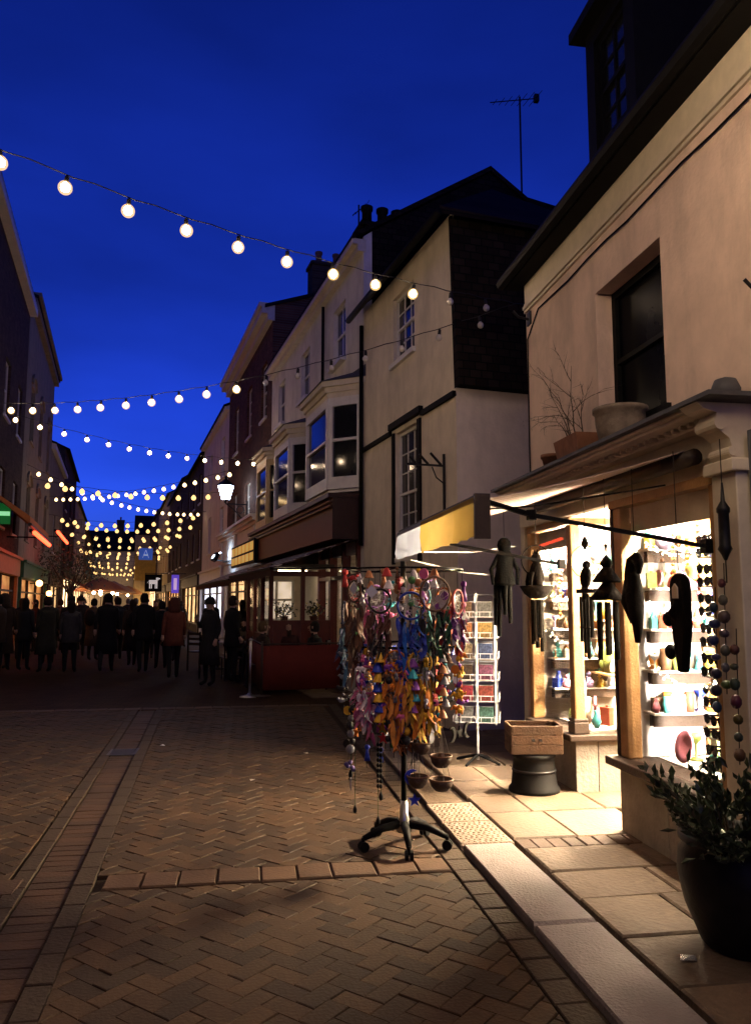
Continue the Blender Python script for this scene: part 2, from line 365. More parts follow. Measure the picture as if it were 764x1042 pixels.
for vert in (0, 1):
    b = MB(); a_ = R(45) + (R(90) if vert else 0); hx, hy = .1, .05
    slab(b, [(-hx, -hy), (hx, -hy), (hx, hy), (-hx, hy)], -.04, 0, .0016, .003); brick_me[vert] = b.mesh('brick', M_PAVER)
whole = []
for cx, cy, vert, q in cands:
    for fl in fields:
        p = clip(q, fl)
        if len(p) < 3: continue
        ar = abs(area(p))
        if ar < .0012: continue
        in_view = cy > 2.9 and abs(math.degrees(math.atan2(cx, cy)) - 9.1) < 27
        if ar > .0199 and in_view: whole.append((cy, cx, vert, q))
        else: slab(rest, p, -.04, rng.uniform(-.004, .001), .003, .005)
whole.sort()
for k, (cy, cx, vert, q) in enumerate(whole):
    if k < 300:
        inst('brick', brick_me[vert], (cx, cy, rng.uniform(-.004, .002)), road, (rng.uniform(-.012, .012), rng.uniform(-.012, .012), R(45) + (R(90) if vert else 0) + rng.uniform(-.02, .02)))
    else: slab(rest, q, -.04, rng.uniform(-.004, .002), .002, .004, rng.uniform(-.012, .012))
kind(rest.build('paving_brick', M_PAVER, road), 'stuff')
# gutter channel: cross bricks between two smooth border strips, leaning slightly to the left
def gx(y, base): return base - .053 * (y - 5.0)
y = 2.2
while y < 12.4:
    n_ = .3
    for base, wd in ((-1.34, .10), (-.985, .115)):
        xx = gx(y, base); b = MB(); slab(b, [(0, 0), (wd, 0), (wd - .053 * n_, n_), (-.053 * n_, n_)], -.05, 0, .003, .005)
        o = bpy.data.objects.new('border_stone', b.mesh('border_stone', M_BORDER)); col.objects.link(o); o.location = (xx, y, rng.uniform(-.002, .003)); o.parent = road
    for h_ in range(3):
        yy = y + h_ * .1; xx = gx(yy, -1.24); b = MB(); slab(b, [(0, 0), (.25, 0), (.25 - .0053, .1), (-.0053, .1)], -.05, 0, .003, .007, rng.uniform(-.02, .02))
        o = bpy.data.objects.new('channel_brick', b.mesh('channel_brick', M_PAVER2)); col.objects.link(o); o.location = (xx, yy, -.012 + rng.uniform(-.003, .003)); o.parent = road
    y += n_
# row of setts across the road, and one farther up the street
x = -5.2
while x < 1.22:
    wd = rng.uniform(.20, .27)
    if not (-1.36 < x + wd / 2 < -.85): rect_piece('sett', x, 4.79, min(x + wd, 1.24), 5.04, M_SETT, road, .007 + rng.uniform(-.003, .004), rng.uniform(-.02, .02), .004, .009)
    x += wd
x = -5.0
while x < 1.1:
    wd = rng.uniform(.22, .3); rect_piece('sett', x, 12.36, x + wd, 12.6, M_SETT, road, .006, rng.uniform(-.02, .02), .006, .01); x += wd
# stretcher border beside the kerb
y = 1.6
while y < 12.5:
    ln = .2; rect_piece('border_brick', 1.245, y, 1.395, y + ln, M_BORDER, road, rng.uniform(-.003, .003), rng.uniform(-.015, .015)); y += ln

# pavement with kerb: the pavement lies a little above the road
pave_bed = MB().quad((1.40, -6, -.02), (3.6, -6, -.02), (3.6, 9.6, -.02), (1.40, 9.6, -.02))
pave_bed.add([(1.40, 9.6, -.02), (2.9, 9.6, -.02), tuple(rp(4, -.2, -.02)), tuple(rp(30, -.2, -.02)), tuple(rp(30, .9, -.02)), tuple(rp(4, .95, -.02))], [(0, 1, 2, 3, 4, 5)])
pavement = pave_bed.build('pavement', M_BED); kind(pavement, 'structure')
for y0, y1 in ((.6, 1.75), (1.75, 2.8), (2.8, 3.89), (3.89, 5.2)):
    rect_piece('kerb_stone', 1.42, y0, 1.75, y1, M_KERB, pavement, .03, rng.uniform(-.004, .004), .006, .014, .12)
for y0, y1 in ((5.2, 5.72), (5.72, 6.26)):
    o = rect_piece('dimpled_kerb_slab', 1.40, y0, 1.78, y1, M_TACT, pavement, .026, 0, .006, .012, .1)
    bb = MB()
    for a in range(9):
        for c in range(12):
            bb.ball((1.44 + a * .0375 + (c % 2) * .012, y0 + .045 + c * .039, .024), .015, 5, (1, 1, .5))
    # dimples belong to the slab
    d = bb.build('dimple_field', M_TACT, None, True); d.parent = o; d.location = -Vector(o.location); kind(d, 'stuff')
y = 6.26
while y < 9.4:
    ln = rng.uniform(.6, .95); rect_piece('kerb_stone', 1.42, y, 1.72, min(y + ln, 9.55), M_FLAG, pavement, .024, rng.uniform(-.005, .005), .006, .012, .1); y += ln
y = .8
row = 0
while y < 9.5:
    if 5.02 < y < 5.2:
        # a patch of small bricks beside the bay
        x = 1.79
        while x < 2.6:
            rect_piece('brick', x, y, x + .105, y + .2, M_PAVER2, pavement, .022 + rng.uniform(-.003, .003), rng.uniform(-.02, .02), .004, .006); x += .11
        y += .205; continue
    ln = rng.choice((.42, .5, .58, .66)); x = 1.79
    if y < 5.05 < y + ln + .12: ln = 5.06 - y
    lim = 3.45 if 5.3 < y < 6.5 else (2.85 if y < 6.5 else 3.4)
    while x < lim - .05:
        wd = rng.choice((.38, .46, .6, .72)); x1 = min(x + wd, lim)
        if lim - x1 < .2: x1 = lim
        rect_piece('flagstone', x, y, x1, y + ln, M_FLAG, pavement, .022 + rng.uniform(-.004, .004), rng.uniform(-.008, .008), .006, .01, .06); x = x1
    y += ln; row += 1
for k in range(16):
    s = 4.0 + k * .75; b = MB(); p = [rp(s, .06), rp(s + .75, .06), rp(s + .75, .9), rp(s, .9)]
    slab(b, [(q.x, q.y) for q in reversed(p)], -.06, .018, .006, .01); b.build('flagstone', M_FLAG, pavement)

gr_ = thing('gully_grate', 'small iron gully grate set in the gutter channel', 'drain', (-1.33, 9.0, 0))
gf = MB(); gf.box(-1.48, 8.82, -.03, -1.45, 9.18, .004); gf.box(-1.21, 8.82, -.03, -1.18, 9.18, .004); gf.box(-1.45, 8.82, -.03, -1.21, 8.85, .0035); gf.box(-1.45, 9.15, -.03, -1.21, 9.18, .0035); gf.build('frame', mat('drain_iron', (.03, .028, .026), .5, .3, 20, metal=.5), gr_)
for k in range(7): MB().box(-1.45, 8.87 + k * .042, -.02, -1.21, 8.892 + k * .042, .002).build('bar', MATS['drain_iron'], gr_)
for k, (x, y, lab, cc) in enumerate(((-.95, 9.3, 'pale paper scrap near the gutter channel', (.5, .52, .6)), (.05, 7.4, 'crumpled receipt lying on the herringbone paving', (.45, .42, .38)), (.62, 8.6, 'torn ticket lying beyond the spinner rack', (.4, .36, .3)), (.3, 6.3, 'fallen brown leaf on the paving before the rack', (.10, .05, .02)), (-.4, 4.2, 'fallen dry leaf on the nearest herringbone paving', (.08, .04, .02)))):
    mb = MB(); a = k * 1.1
    P4 = [(math.cos(a + q) * .028 + x, math.sin(a + q) * .02 + y, .006 + .008 * (j % 2)) for j, q in enumerate((0, 1.5, 3.1, 4.7))]
    mb.add(P4 + [(p[0], p[1], p[2] - .003) for p in P4], [(0, 1, 2, 3), (7, 6, 5, 4), (0, 4, 5, 1), (1, 5, 6, 2), (2, 6, 7, 3), (3, 7, 4, 0)])
    tag(mb.build('litter', paint(cc, .7)), lab, 'litter')
# ================================================================== GIFT SHOP
def wall_grid(mb, y0, y1, z0, z1, ops, depth=.2, x=0.0):
    ys = sorted({y0, y1} | {v for o in ops for v in o[:2]}); zs = sorted({z0, z1} | {v for o in ops for v in o[2:4]})
    for a, b in zip(ys, ys[1:]):
        for c, d in zip(zs, zs[1:]):
            if any(o[0] - 1e-6 <= a and b <= o[1] + 1e-6 and o[2] - 1e-6 <= c and d <= o[3] + 1e-6 for o in ops): continue
            mb.quad((x, a, c), (x, a, d), (x, b, d), (x, b, c))
    for a, b, c, d in (o[:4] for o in ops):
        X = x + depth
        mb.quad((x, a, c), (X, a, c), (X, a, d), (x, a, d)); mb.quad((x, b, c), (x, b, d), (X, b, d), (X, b, c))
        mb.quad((x, a, d), (X, a, d), (X, b, d), (x, b, d)); mb.quad((x, a, c), (x, b, c), (X, b, c), (X, a, c))
def sash(parent, y0, y1, z0, z1, x, cols, rows, fm, pm, fw=.05, bar=.018, name='window', world=True, sill=None, panes=True):
    """sash window: frame with glazing bars, each pane a sub-part"""
    f = MB(); zm = (z0 + z1) / 2
    f.box(x - .02, y0, z0, x + .05, y0 + fw, z1); f.box(x - .02, y1 - fw, z0, x + .05, y1, z1)
    f.box(x - .018, y0 + fw, z0, x + .048, y1 - fw, z0 + fw * 1.3); f.box(x - .018, y0 + fw, z1 - fw, x + .048, y1 - fw, z1)
    f.box(x - .016, y0 + fw, zm - .02, x + .046, y1 - fw, zm + .02)
    Y0, Y1 = y0 + fw, y1 - fw; halves = ((z0 + fw * 1.3, zm - .02, .0), (zm + .02, z1 - fw, -.006))
    cells = []
    for a, b, dx in halves:
        for c in range(1, cols): yy = Y0 + (Y1 - Y0) * c / cols; f.box(x + dx, yy - bar / 2, a, x + dx + .03, yy + bar / 2, b)
        for r_ in range(1, rows): zz = a + (b - a) * r_ / rows; f.box(x + dx + .002, Y0, zz - bar / 2, x + dx + .028, Y1, zz + bar / 2)
        for c in range(cols):
            for r_ in range(rows):
                cells.append((Y0 + (Y1 - Y0) * c / cols, Y0 + (Y1 - Y0) * (c + 1) / cols, a + (b - a) * r_ / rows, a + (b - a) * (r_ + 1) / rows, x + dx + .015))
    o = f.build(name, fm, parent, world=world)
    off = parent.matrix_world.translation if (world and parent.get('_flat')) else Vector((0, 0, 0))
    for a, b, c, d, X in (cells if panes else []):
        p = MB().box(X, a + .004, c + .004, X + .006, b - .004, d - .004); me = p.mesh('pane', pm, False, off)
        q = bpy.data.objects.new('pane', me); col.objects.link(q); q.parent = o
    if sill:
        s = MB().box(x - sill, y0 - .06, z0 - .08, x + .04, y1 + .06, z0 - .003); sm = s.mesh('sill', fm, False, off); q = bpy.data.objects.new('sill', sm); col.objects.link(q); q.parent = o
    return o

shop = thing('shop_building', 'peach rendered gift shop with glowing bay windows and a dormer', 'building', (2.78, 4.0, 0))
XW = 2.78
wl = MB(); up = (4.8, 5.83, 2.96, 4.16)
wall_grid(wl, -3, 7.45, 2.55, 4.9, [up], .22, XW)
wl.quad((XW, 7.45, 0), (7.5, 7.45, 0), (7.5, 7.45, 4.9), (XW, 7.45, 4.9)); wl.quad((XW, 7.45, 4.9), (7.5, 7.45, 4.9), (7.5, 7.45, 5.0), (5.2, 7.45, 7.4))
wl.box(XW + .22, 4.5, 2.5, XW + .26, 6.1, 4.5)
wl.build('wall', M_PEACH, shop)
pl = MB()
for z0, z1, d in ((4.60, 4.63, .02), (4.635, 4.67, .035), (4.675, 4.70, .02)): pl.box(XW - d, -3, z0, XW + .01, 7.46, z1)
pl.build('moulding', M_TRIM, shop)
fz = MB().box(XW - .012, -3, 4.702, XW + .01, 7.455, 4.9).build('frieze', M_TRIM, shop)
eave = MB(); eave.box(2.60, -3, 4.90, XW + .1, 7.60, 4.96); eave.tube([(2.57, -3, 4.96), (2.57, 7.60, 4.96)], .06, 8)
eave.build('gutter', M_BLACK, shop)
rf = MB(); rf.add([(2.55, -3, 5.0), (2.55, 7.64, 5.0), (5.2, 7.64, 7.6), (5.2, -3, 7.6), (2.55, -3, 4.94), (2.55, 7.64, 4.94), (5.2, 7.64, 7.5), (5.2, -3, 7.5)],
                  [(0, 1, 2, 3), (7, 6, 5, 4), (0, 4, 5, 1), (1, 5, 6, 2), (3, 2, 6, 7)])
rf.add([(5.2, -3, 7.6), (5.2, 7.64, 7.6), (8.0, 7.66, 5.0), (8, -3, 5.0)], [(0, 1, 2, 3)]); rf.build('roof', M_TILE, shop)
# dormer
dm = MB(); dx = 2.98; DY0, DY1 = 5.40, 6.28
dm.box(dx, DY0, 5.2, dx + .1, DY1, 5.62); dm.box(dx, DY0, 5.62, dx + .1, DY0 + .16, 6.82); dm.box(dx, DY1 - .16, 5.62, dx + .1, DY1, 6.82); dm.box(dx, DY0 + .16, 6.66, dx + .1, DY1 - .16, 6.82)
dm.add([(dx + .1, DY1, 5.3), (dx + .1, DY1, 6.82), (4.6, DY1, 6.82)], [(0, 1, 2)]); dm.add([(dx + .1, DY0, 5.3), (dx + .1, DY0, 6.82), (4.6, DY0, 6.82)], [(0, 2, 1)])
dorm = dm.build('dormer', M_BLACK, shop)
dr = MB(); dr.box(dx - .12, DY0 - .12, 6.82, 4.7, DY1 + .1, 6.92); q = bpy.data.objects.new('dormer_roof', dr.mesh('dormer_roof', M_BLACK, False, shop.location)); col.objects.link(q); q.parent = dorm
sash(shop, DY0 + .16, DY1 - .16, 5.62, 6.66, dx + .06, 2, 2, M_BLACK, M_DGLASS, .06, .03)
sash(shop, up[0], up[1], up[2], up[3], XW + .16, 1, 1, M_BLACK, mat('dulled_dark_glass', (.003, .0035, .006), .25, .4, 3, spec=.02), .06, .03, sill=.2)  # pane darkened and dulled to drop the reflections of the bulbs
# ledge: cornice over the shopfront with a lead top
cn_ = MB()
for x0, z0, z1 in ((2.58, 2.635, 2.675), (2.46, 2.675, 2.70), (2.43, 2.70, 2.72)): cn_.box(x0, 4.02, z0, XW, 7.5, z1)
cn_.build('cornice', M_TRIM, shop, bevel=.008)
MB().box(2.385, 3.7, 2.72, XW, 7.52, 2.745).build('lead_flashing', M_LEAD, shop)
dent_me = MB().box(-.02, -.014, -.011, .02, .014, .011).mesh('dentil', M_TRIM)
for k in range(40): inst('dentil', dent_me, (2.56 - 2.78, 4.08 + k * .086 - 4.0, 2.662), shop)
MB().box(2.68, 4.06, 2.36, XW, 7.5, 2.635).build('fascia_board', M_TRIM, shop)
# console bracket and pilaster at the near end
pi = MB(); pi.box(2.58, 3.80, .0, XW, 4.06, .5); pi.box(2.60, 3.82, .5, XW, 4.05, 2.36); pi.box(2.56, 3.79, 2.33, XW, 4.07, 2.40)
pi.build('pilaster', M_TRIM, shop, bevel=.008)
cs = MB(); prof = [(2.78, 2.40), (2.60, 2.40), (2.575, 2.43), (2.60, 2.47), (2.585, 2.52), (2.53, 2.56), (2.50, 2.61), (2.52, 2.66), (2.44, 2.68), (2.40, 2.715), (2.78, 2.715)]
cs.prism(prof, lambda p: (p[0], 3.84, p[1]), lambda p: (p[0], 4.015, p[1])); cs.tube([(2.535, 3.83, 2.60), (2.535, 4.025, 2.60)], .04, 12); cs.tube([(2.60, 3.83, 2.445), (2.60, 4.025, 2.445)], .028, 12)
cs.build('console', M_TRIM, shop)
MB().box(2.66, -3, 0, 2.84, 3.79, 2.55).build('neighbouring_wall', mat('slate_blue_paint', (.10, .115, .14), .6, .15, 6), shop)
# near bay
st = MB()
for a, b in ((4.07, 4.72), (4.73, 5.36)): st.box(2.62, a, 0, 2.80, b, .46)
for k, (a, b) in enumerate(((4.07, 4.715), (4.725, 5.36))): MB().box(2.62, a, 0, 2.82, b, .46).build('stone_panel', M_STONE, shop, bevel=.006)
MB().box(2.83, 5.30, 0, 3.34, 5.36, .46).build('stone_panel', M_STONE, shop)
MB().box(2.54, 4.065, .465, 2.86, 5.43, .525).build('sill', M_DARKW, shop, bevel=.01)
MB().box(2.86, 5.28, .465, 3.34, 5.43, .525).build('sill', M_DARKW, shop)
def post(x0, y0, x1, y1, z0, z1, m=M_TIMBER): return MB().box(x0, y0, z0, x1, y1, z1).build('post', m, shop, bevel=.012)
post(2.63, 5.24, 2.74, 5.36, .525, 2.30); post(2.62, 5.362, 2.75, 5.40, .525, 2.30, M_DARKW)
post(2.63, 4.07, 2.70, 4.14, .525, 2.30); post(3.26, 5.28, 3.34, 5.38, .525, 2.30)
MB().box(2.62, 4.066, 2.30, 2.76, 5.40, 2.358).build('head_rail', M_TIMBER, shop)
MB().box(2.66, 4.145, .53, 2.672, 5.235, 2.298).build('pane', M_GLASS, shop)
MB().box(2.745, 5.30, .53, 3.255, 5.335, 2.298).build('return_panel', mat('white_panel', (.82, .80, .76), .7), shop)  # opaque panel put in to stop light leaking through the return
MB().box(2.71, 4.145, 2.12, 2.73, 5.235, 2.355).build('light_shield', M_TRIM, shop)  # board added to keep light of the near tube off the road
# far bay
MB().box(2.75, 6.43, 0, 2.95, 6.94, .44).build('stone_panel', M_STONE, shop, bevel=.006); MB().box(2.75, 6.95, 0, 2.95, 7.44, .44).build('stone_panel', M_STONE, shop, bevel=.006)
MB().box(2.955, 6.432, 0, 3.36, 6.55, .44).build('stone_panel', M_STONE, shop, bevel=.006)
MB().box(2.68, 6.37, .445, 3.36, 6.56, .50).build('sill', M_DARKW, shop, bevel=.01); MB().box(2.68, 6.562, .445, 2.95, 7.46, .50).build('sill', M_DARKW, shop, bevel=.01)
post(2.75, 6.42, 2.85, 6.52, .50, 2.30); post(2.74, 7.38, 2.86, 7.47, .50, 2.30); post(3.29, 6.42, 3.36, 6.54, .50, 2.30)
bs = MB(); bs.box(2.73, 6.40, .502, 2.87, 6.54, .60); bs.box(2.735, 6.405, .60, 2.865, 6.535, .63); bs.build('post_base', M_DARKW, shop, bevel=.01)
MB().box(2.74, 6.41, 2.302, 3.37, 6.55, 2.357).build('head_rail', M_TIMBER, shop); MB().box(2.74, 6.552, 2.302, 2.88, 7.47, 2.357).build('head_rail', M_TIMBER, shop)
MB().box(2.86, 6.455, 2.10, 3.285, 6.495, 2.13).build('transom', M_TIMBER, shop)
MB().box(2.79, 6.525, .505, 2.80, 7.375, 2.298).build('pane', M_GLASS, shop)
MB().box(2.855, 6.47, .505, 3.285, 6.48, 2.098).build('pane', M_GLASS, shop); MB().box(2.855, 6.47, 2.132, 3.285, 6.48, 2.298).build('pane', M_GLASS, shop)
MB().box(2.72, 7.475, 0, 2.95, 7.60, 2.5).build('pilaster', M_TRIM, shop, bevel=.01)
MB().box(2.83, 6.53, 2.12, 2.845, 7.375, 2.30).build('light_shield', M_TRIM, shop)  # board added to shield the hung goods from the far tube
# door in the recess between the bays, standing open inwards
dj = MB(); dj.box(3.36, 5.385, .02, 3.44, 5.46, 2.30); dj.box(3.36, 6.36, .02, 3.44, 6.43, 2.30); dj.box(3.36, 5.46, 2.06, 3.44, 6.36, 2.13)
dj.build('door_frame', M_TIMBER, shop)
d_ = MB(); d_.box(3.46, 5.40, .03, 4.28, 5.44, .5); d_.box(3.46, 5.40, .5, 3.56, 5.44, 2.04); d_.box(4.18, 5.40, .5, 4.28, 5.44, 2.04); d_.box(3.56, 5.40, 1.94, 4.18, 5.44, 2.04)
do = d_.build('door', M_TIMBER, shop)
q = bpy.data.objects.new('pane', MB().box(3.56, 5.415, .5, 4.18, 5.425, 1.94).mesh('pane', M_GLASS, False, shop.location)); col.objects.link(q); q.parent = do
q = bpy.data.objects.new('handle', MB().tube([(4.23, 5.46, 1.0), (4.23, 5.50, 1.0), (4.15, 5.50, 1.0)], .012, 8).mesh('handle', M_STEEL, True, shop.location)); col.objects.link(q); q.parent = do
# room behind the windows
M_ROOM = mat('shop_interior_white', (.60, .55, .48), .85, .05, 3)
M_FLOORW = mat('shop_floor', (.34, .22, .12), .5, .2, 4)
rm = MB()
rm.quad((6.2, 3.9, 0), (6.2, 7.4, 0), (6.2, 7.4, 2.44), (6.2, 3.9, 2.44)); rm.quad((2.84, 3.9, 0), (6.2, 3.9, 0), (6.2, 3.9, 2.44), (2.84, 3.9, 2.44)); rm.quad((2.86, 7.4, 0), (2.86, 7.4, 2.44), (6.2, 7.4, 2.44), (6.2, 7.4, 0))
rm.quad((2.70, 3.9, 2.44), (6.2, 3.9, 2.44), (6.2, 7.4, 2.44), (2.70, 7.4, 2.44))
rm.build('interior_wall', M_ROOM, shop)
MB().quad((3.4, 3.9, .035), (6.2, 3.9, .035), (6.2, 7.4, .035), (3.4, 7.4, .035)).build('interior_floor', M_FLOORW, shop)
dk = MB(); dk.box(2.87, 4.1, .40, 3.3, 5.27, .53); dk.build('display_deck', M_ROOM, shop)
dk = MB(); dk.box(2.96, 6.57, .40, 3.6, 7.39, .51); dk.build('display_deck', M_ROOM, shop)
# strip lights under the shop ceiling, plus a hidden tube added to brighten shelves
M_TUBEF = emit('tube_light_far', (1.0, .80, .58), TUBE_L * 10.0); M_TUBEU = emit('tube_light_added', (1.0, .86, .70), TUBE_L * 2.8); M_TUBER = emit('tube_light_room', (1.0, .78, .54), TUBE_L * 3.0); M_TUBE = emit('tube_light', (1.0, .78, .54), TUBE_L * 2.6); M_TUBEC = emit('tube_light_cool', (1.0, .76, .48), TUBE_L * 9.5)
for lab, q5, m in (
        ('white strip light over the display of the far bay window', (2.935, 6.62, 2.935, 7.3, 2.31), M_TUBEF),
        ('white strip light over the display of the near bay window', (2.85, 4.3, 2.85, 5.1, 2.34), M_TUBE),
        ('added upright strip light hidden behind the sunglasses backing board', None, M_TUBEU),
        ('strip light on the shop ceiling behind the open door', (3.9, 5.7, 3.9, 7.0, 1.86), M_TUBEC),
        ('strip light on the shop ceiling deep behind the near window', (4.6, 4.3, 4.6, 5.6, 1.9), M_TUBER)):
    x0, y0, x1, y1, z = q5 or (None,) * 5
    if x0 is None:
        t = thing('strip_light', lab, 'light', (2.99, 4.2, .6), 0, 'strip lights inside the gift shop'); MB().tube([(2.99, 4.2, .62), (2.99, 4.2, 2.1)], .018, 8).build('tube', m, t, True); MB().box(3.02, 4.17, .58, 3.06, 4.23, 2.14).build('housing', M_WTRIM, t); continue
    t = thing('strip_light', lab, 'light', ((x0 + x1) / 2, (y0 + y1) / 2, z), 0, 'strip lights inside the gift shop')
    MB().tube([(x0, y0, z), (x1, y1, z)], .025, 8).build('tube', m, t, True)
    MB().box(x0 - .05, y0 - .03, z + .035, x1 + .05, y1 + .03, z + .05).build('housing', M_WTRIM, t)
    for yy in (y0 + .1, y1 - .1): MB().tube([(x0, yy, z + .05), (x0, yy, 2.43)], .006, 5).build('rod', M_WTRIM, t)
# alarm dome above the ledge
t = thing('alarm_box', 'small rounded alarm box on the wall above the lead ledge', 'alarm', (2.73, 4.06, 2.82))
MB().lathe([(0, 0), (.075, 0), (.085, .05), (.06, .11), (0, .13)], 16, (2.72, 4.05, 2.80)).build('cover', M_LEAD, t, True); MB().box(2.70, 4.01, 2.745, 2.78, 4.09, 2.80).build('bracket', M_BLACK, t)
t = thing('wall_hook', 'small iron hook sticking out of the peach wall', 'hook', (2.78, 3.72, 3.35))
MB().tube([(2.78, 3.74, 3.35), (2.70, 3.74, 3.35), (2.66, 3.74, 3.39)], .012, 6).build('arm', M_IRON, t); MB().lathe([(.03, -.0), (.03, .01)], 10, (2.77, 3.74, 3.345)).build('rose', M_IRON, t)
t = thing('eaves_bracket', 'small unlit bracket fixed at the eaves corner of the peach shop', 'bracket', (2.74, 7.35, 4.55))
MB().tube([(2.78, 7.35, 4.5), (2.66, 7.35, 4.52), (2.60, 7.35, 4.58)], .014, 6).build('arm', M_IRON, t); MB().box(2.765, 7.3, 4.44, 2.785, 7.4, 4.58).build('plate', M_IRON, t)

t = thing('wall_cable', 'thin black cable clipped along the peach wall below the moulding', 'cable', (2.77, 5, 4.5))
MB().tube([(2.765, 3.0 + k * .37, 4.50 + .012 * math.sin(k * 1.9)) for k in range(12)] + [(2.765, 7.38, 4.3), (2.765, 7.40, 3.2), (2.765, 7.39, 2.75)], .008, 5).build('cable', M_BLACK, t)
# ---- goods seen through the windows
def vase(mb, h, r, kindn):
    if kindn == 0: mb.lathe([(r * .5, 0), (r, h * .35), (r * .55, h * .75), (r * .35, h * .85), (r * .5, h)], 14)
    elif kindn == 1: mb.lathe([(r * .7, 0), (r, h * .5), (r * .8, h * .8), (r * .85, h)], 14)
    elif kindn == 2: mb.lathe([(r, 0), (r, h * .06), (r * .2, h * .12), (r * .15, h * .6), (r * .8, h * .8), (r, h)], 14)
    elif kindn == 3:   # seated figurine
        mb.lathe([(r, 0), (r * 1.0, h * .2), (r * .7, h * .45), (r * .5, h * .62), (r * .2, h * .68)], 12); mb.ball((0, 0, h * .82), h * .17, 10)
        mb.tube([(-r * .5, 0, h * .55), (-r * .95, -r * .3, h * .3), (-r * .3, -r * .8, h * .28)], r * .16, 6); mb.tube([(r * .5, 0, h * .55), (r * .95, -r * .3, h * .3), (r * .3, -r * .8, h * .28)], r * .16, 6)
    elif kindn == 4:   # box with lid
        mb.box(-r, -r * .7, 0, r, r * .7, h * .7); mb.box(-r * 1.05, -r * .75, h * .7, r * 1.05, r * .75, h * .85); mb.ball((0, 0, h * .9), h * .08, 6)
    elif kindn == 5:   # plate on its edge
        mb.lathe([(0, 0), (r * .6, .01), (r, .03), (r * .98, .04), (r * .55, .02), (0, .012)], 24)
    else:              # candlestick
        mb.lathe([(r, 0), (r * .8, h * .08), (r * .2, h * .14), (r * .3, h * .4), (r * .15, h * .55), (r * .45, h * .65), (r * .2, h * .67), (r * .2, h)], 12)
r2_ = random.Random(8)
SHAPES = ['vase', 'jar', 'goblet', 'figurine', 'trinket_box', 'plate', 'candlestick']
COLS = {'teal': (.05, .30, .32), 'cobalt blue': (.03, .06, .42), 'brick red': (.40, .07, .04), 'mustard yellow': (.55, .36, .05), 'rose pink': (.58, .20, .26), 'cream': (.70, .62, .48),
        'olive green': (.18, .22, .05), 'lilac': (.38, .28, .50), 'burnt orange': (.58, .21, .04), 'chocolate brown': (.12, .06, .03), 'silver grey': (.40, .40, .42), 'turquoise': (.08, .42, .40)}
def shelf(lab, x0, y0, x1, y1, z, br=True):
    t = thing('display_shelf', lab, 'shelf', ((x0 + x1) / 2, (y0 + y1) / 2, z), 0, 'display shelves inside the gift shop')
    MB().box(x0, y0, z - .015, x1, y1, z).build('board', M_WTRIM if 'narrow' in lab else M_TIMBER, t)
    for yy in (y0 + .05, y1 - .06): MB().box(x0 + .02, yy, z - .10, x1, yy + .015, z - .02).build('bracket', M_DARKW, t)
    return z
places = []
ords = ['lowest', 'second lowest', 'middle', 'second highest', 'highest']
for k, z in enumerate((.75, 1.05, 1.35, 1.65, 1.95)):
    shelf('%s timber shelf on the white back wall of the gift shop' % ords[k], 5.95, 4.0, 6.19, 7.3, z)
    places.append(('%s shelf of the back wall' % ords[k], [(6.07, 4.3 + i * .42, z) for i in range(7)]))
shelf('short glass-side shelf hung across the far bay window', 3.28, 6.6, 3.5, 7.35, .95); places.append(('short shelf in the far bay', [(3.39, 6.66 + i * .13, .95) for i in range(6)]))
shelf('upper short shelf hung across the far bay window', 3.28, 6.6, 3.5, 7.35, 1.45); places.append(('upper short shelf in the far bay', [(3.39, 6.66 + i * .15, 1.45) for i in range(5)]))
places.append(('floor of the far bay window', [(3.05 + (i % 2) * .16, 6.66 + i * .12, .51) for i in range(6)]))
places.append(('floor of the near bay window', [(2.95 + (i % 3) * .12, 4.35 + i * .11, .53) for i in range(8)]))
shelf('timber shelf standing across the middle of the near bay', 3.25, 4.4, 3.45, 5.25, 1.1); places.append(('middle shelf of the near bay', [(3.35, 4.5 + i * .14, 1.1) for i in range(5)]))
for k, z in enumerate((.86, 1.30, 1.52, 1.78, 2.02)):
    shelf('%s shelf of the open unit behind the near bay' % ords[k], 3.46, 4.1, 3.66, 5.25, z); places.append(('%s shelf of the unit behind the near bay' % ords[k], [(3.55, 4.2 + i * .2, z) for i in range(6)]))
shelf('top glass-side shelf hung across the far bay window', 3.28, 6.6, 3.5, 7.35, 1.85); places.append(('top short shelf in the far bay', [(3.39, 6.68 + i * .15, 1.85) for i in range(5)]))
shelf('long shelf across the far end wall of the shop', 3.6, 7.2, 5.2, 7.38, 1.2); places.append(('long shelf of the end wall', [(3.75 + i * .2, 7.29, 1.2) for i in range(7)]))
for k, z in enumerate((.85, 1.14, 1.43, 1.72, 2.0)):
    shelf('%s narrow shelf on the white end panel of the near bay' % ords[k], 2.78, 5.13, 3.24, 5.29, z); places.append(('%s narrow shelf of the near bay panel' % ords[k], [(2.81 + i * .042, 5.16 + .07 * (i % 2), z) for i in range(11)]))
for k, z in enumerate((.80, 1.08, 1.36, 1.64, 1.92)):
    shelf('%s narrow shelf on the far end wall of the far bay' % ords[k], 2.89, 7.2, 3.6, 7.385, z); places.append(('%s narrow shelf of the far bay end wall' % ords[k], [(2.92 + i * .055, 7.24 + .08 * (i % 2), z) for i in range(12)]))
cl = list(COLS.items()); combos = [(s, c) for s in range(7) for c in range(len(cl))]; rng.shuffle(combos); ci = 0
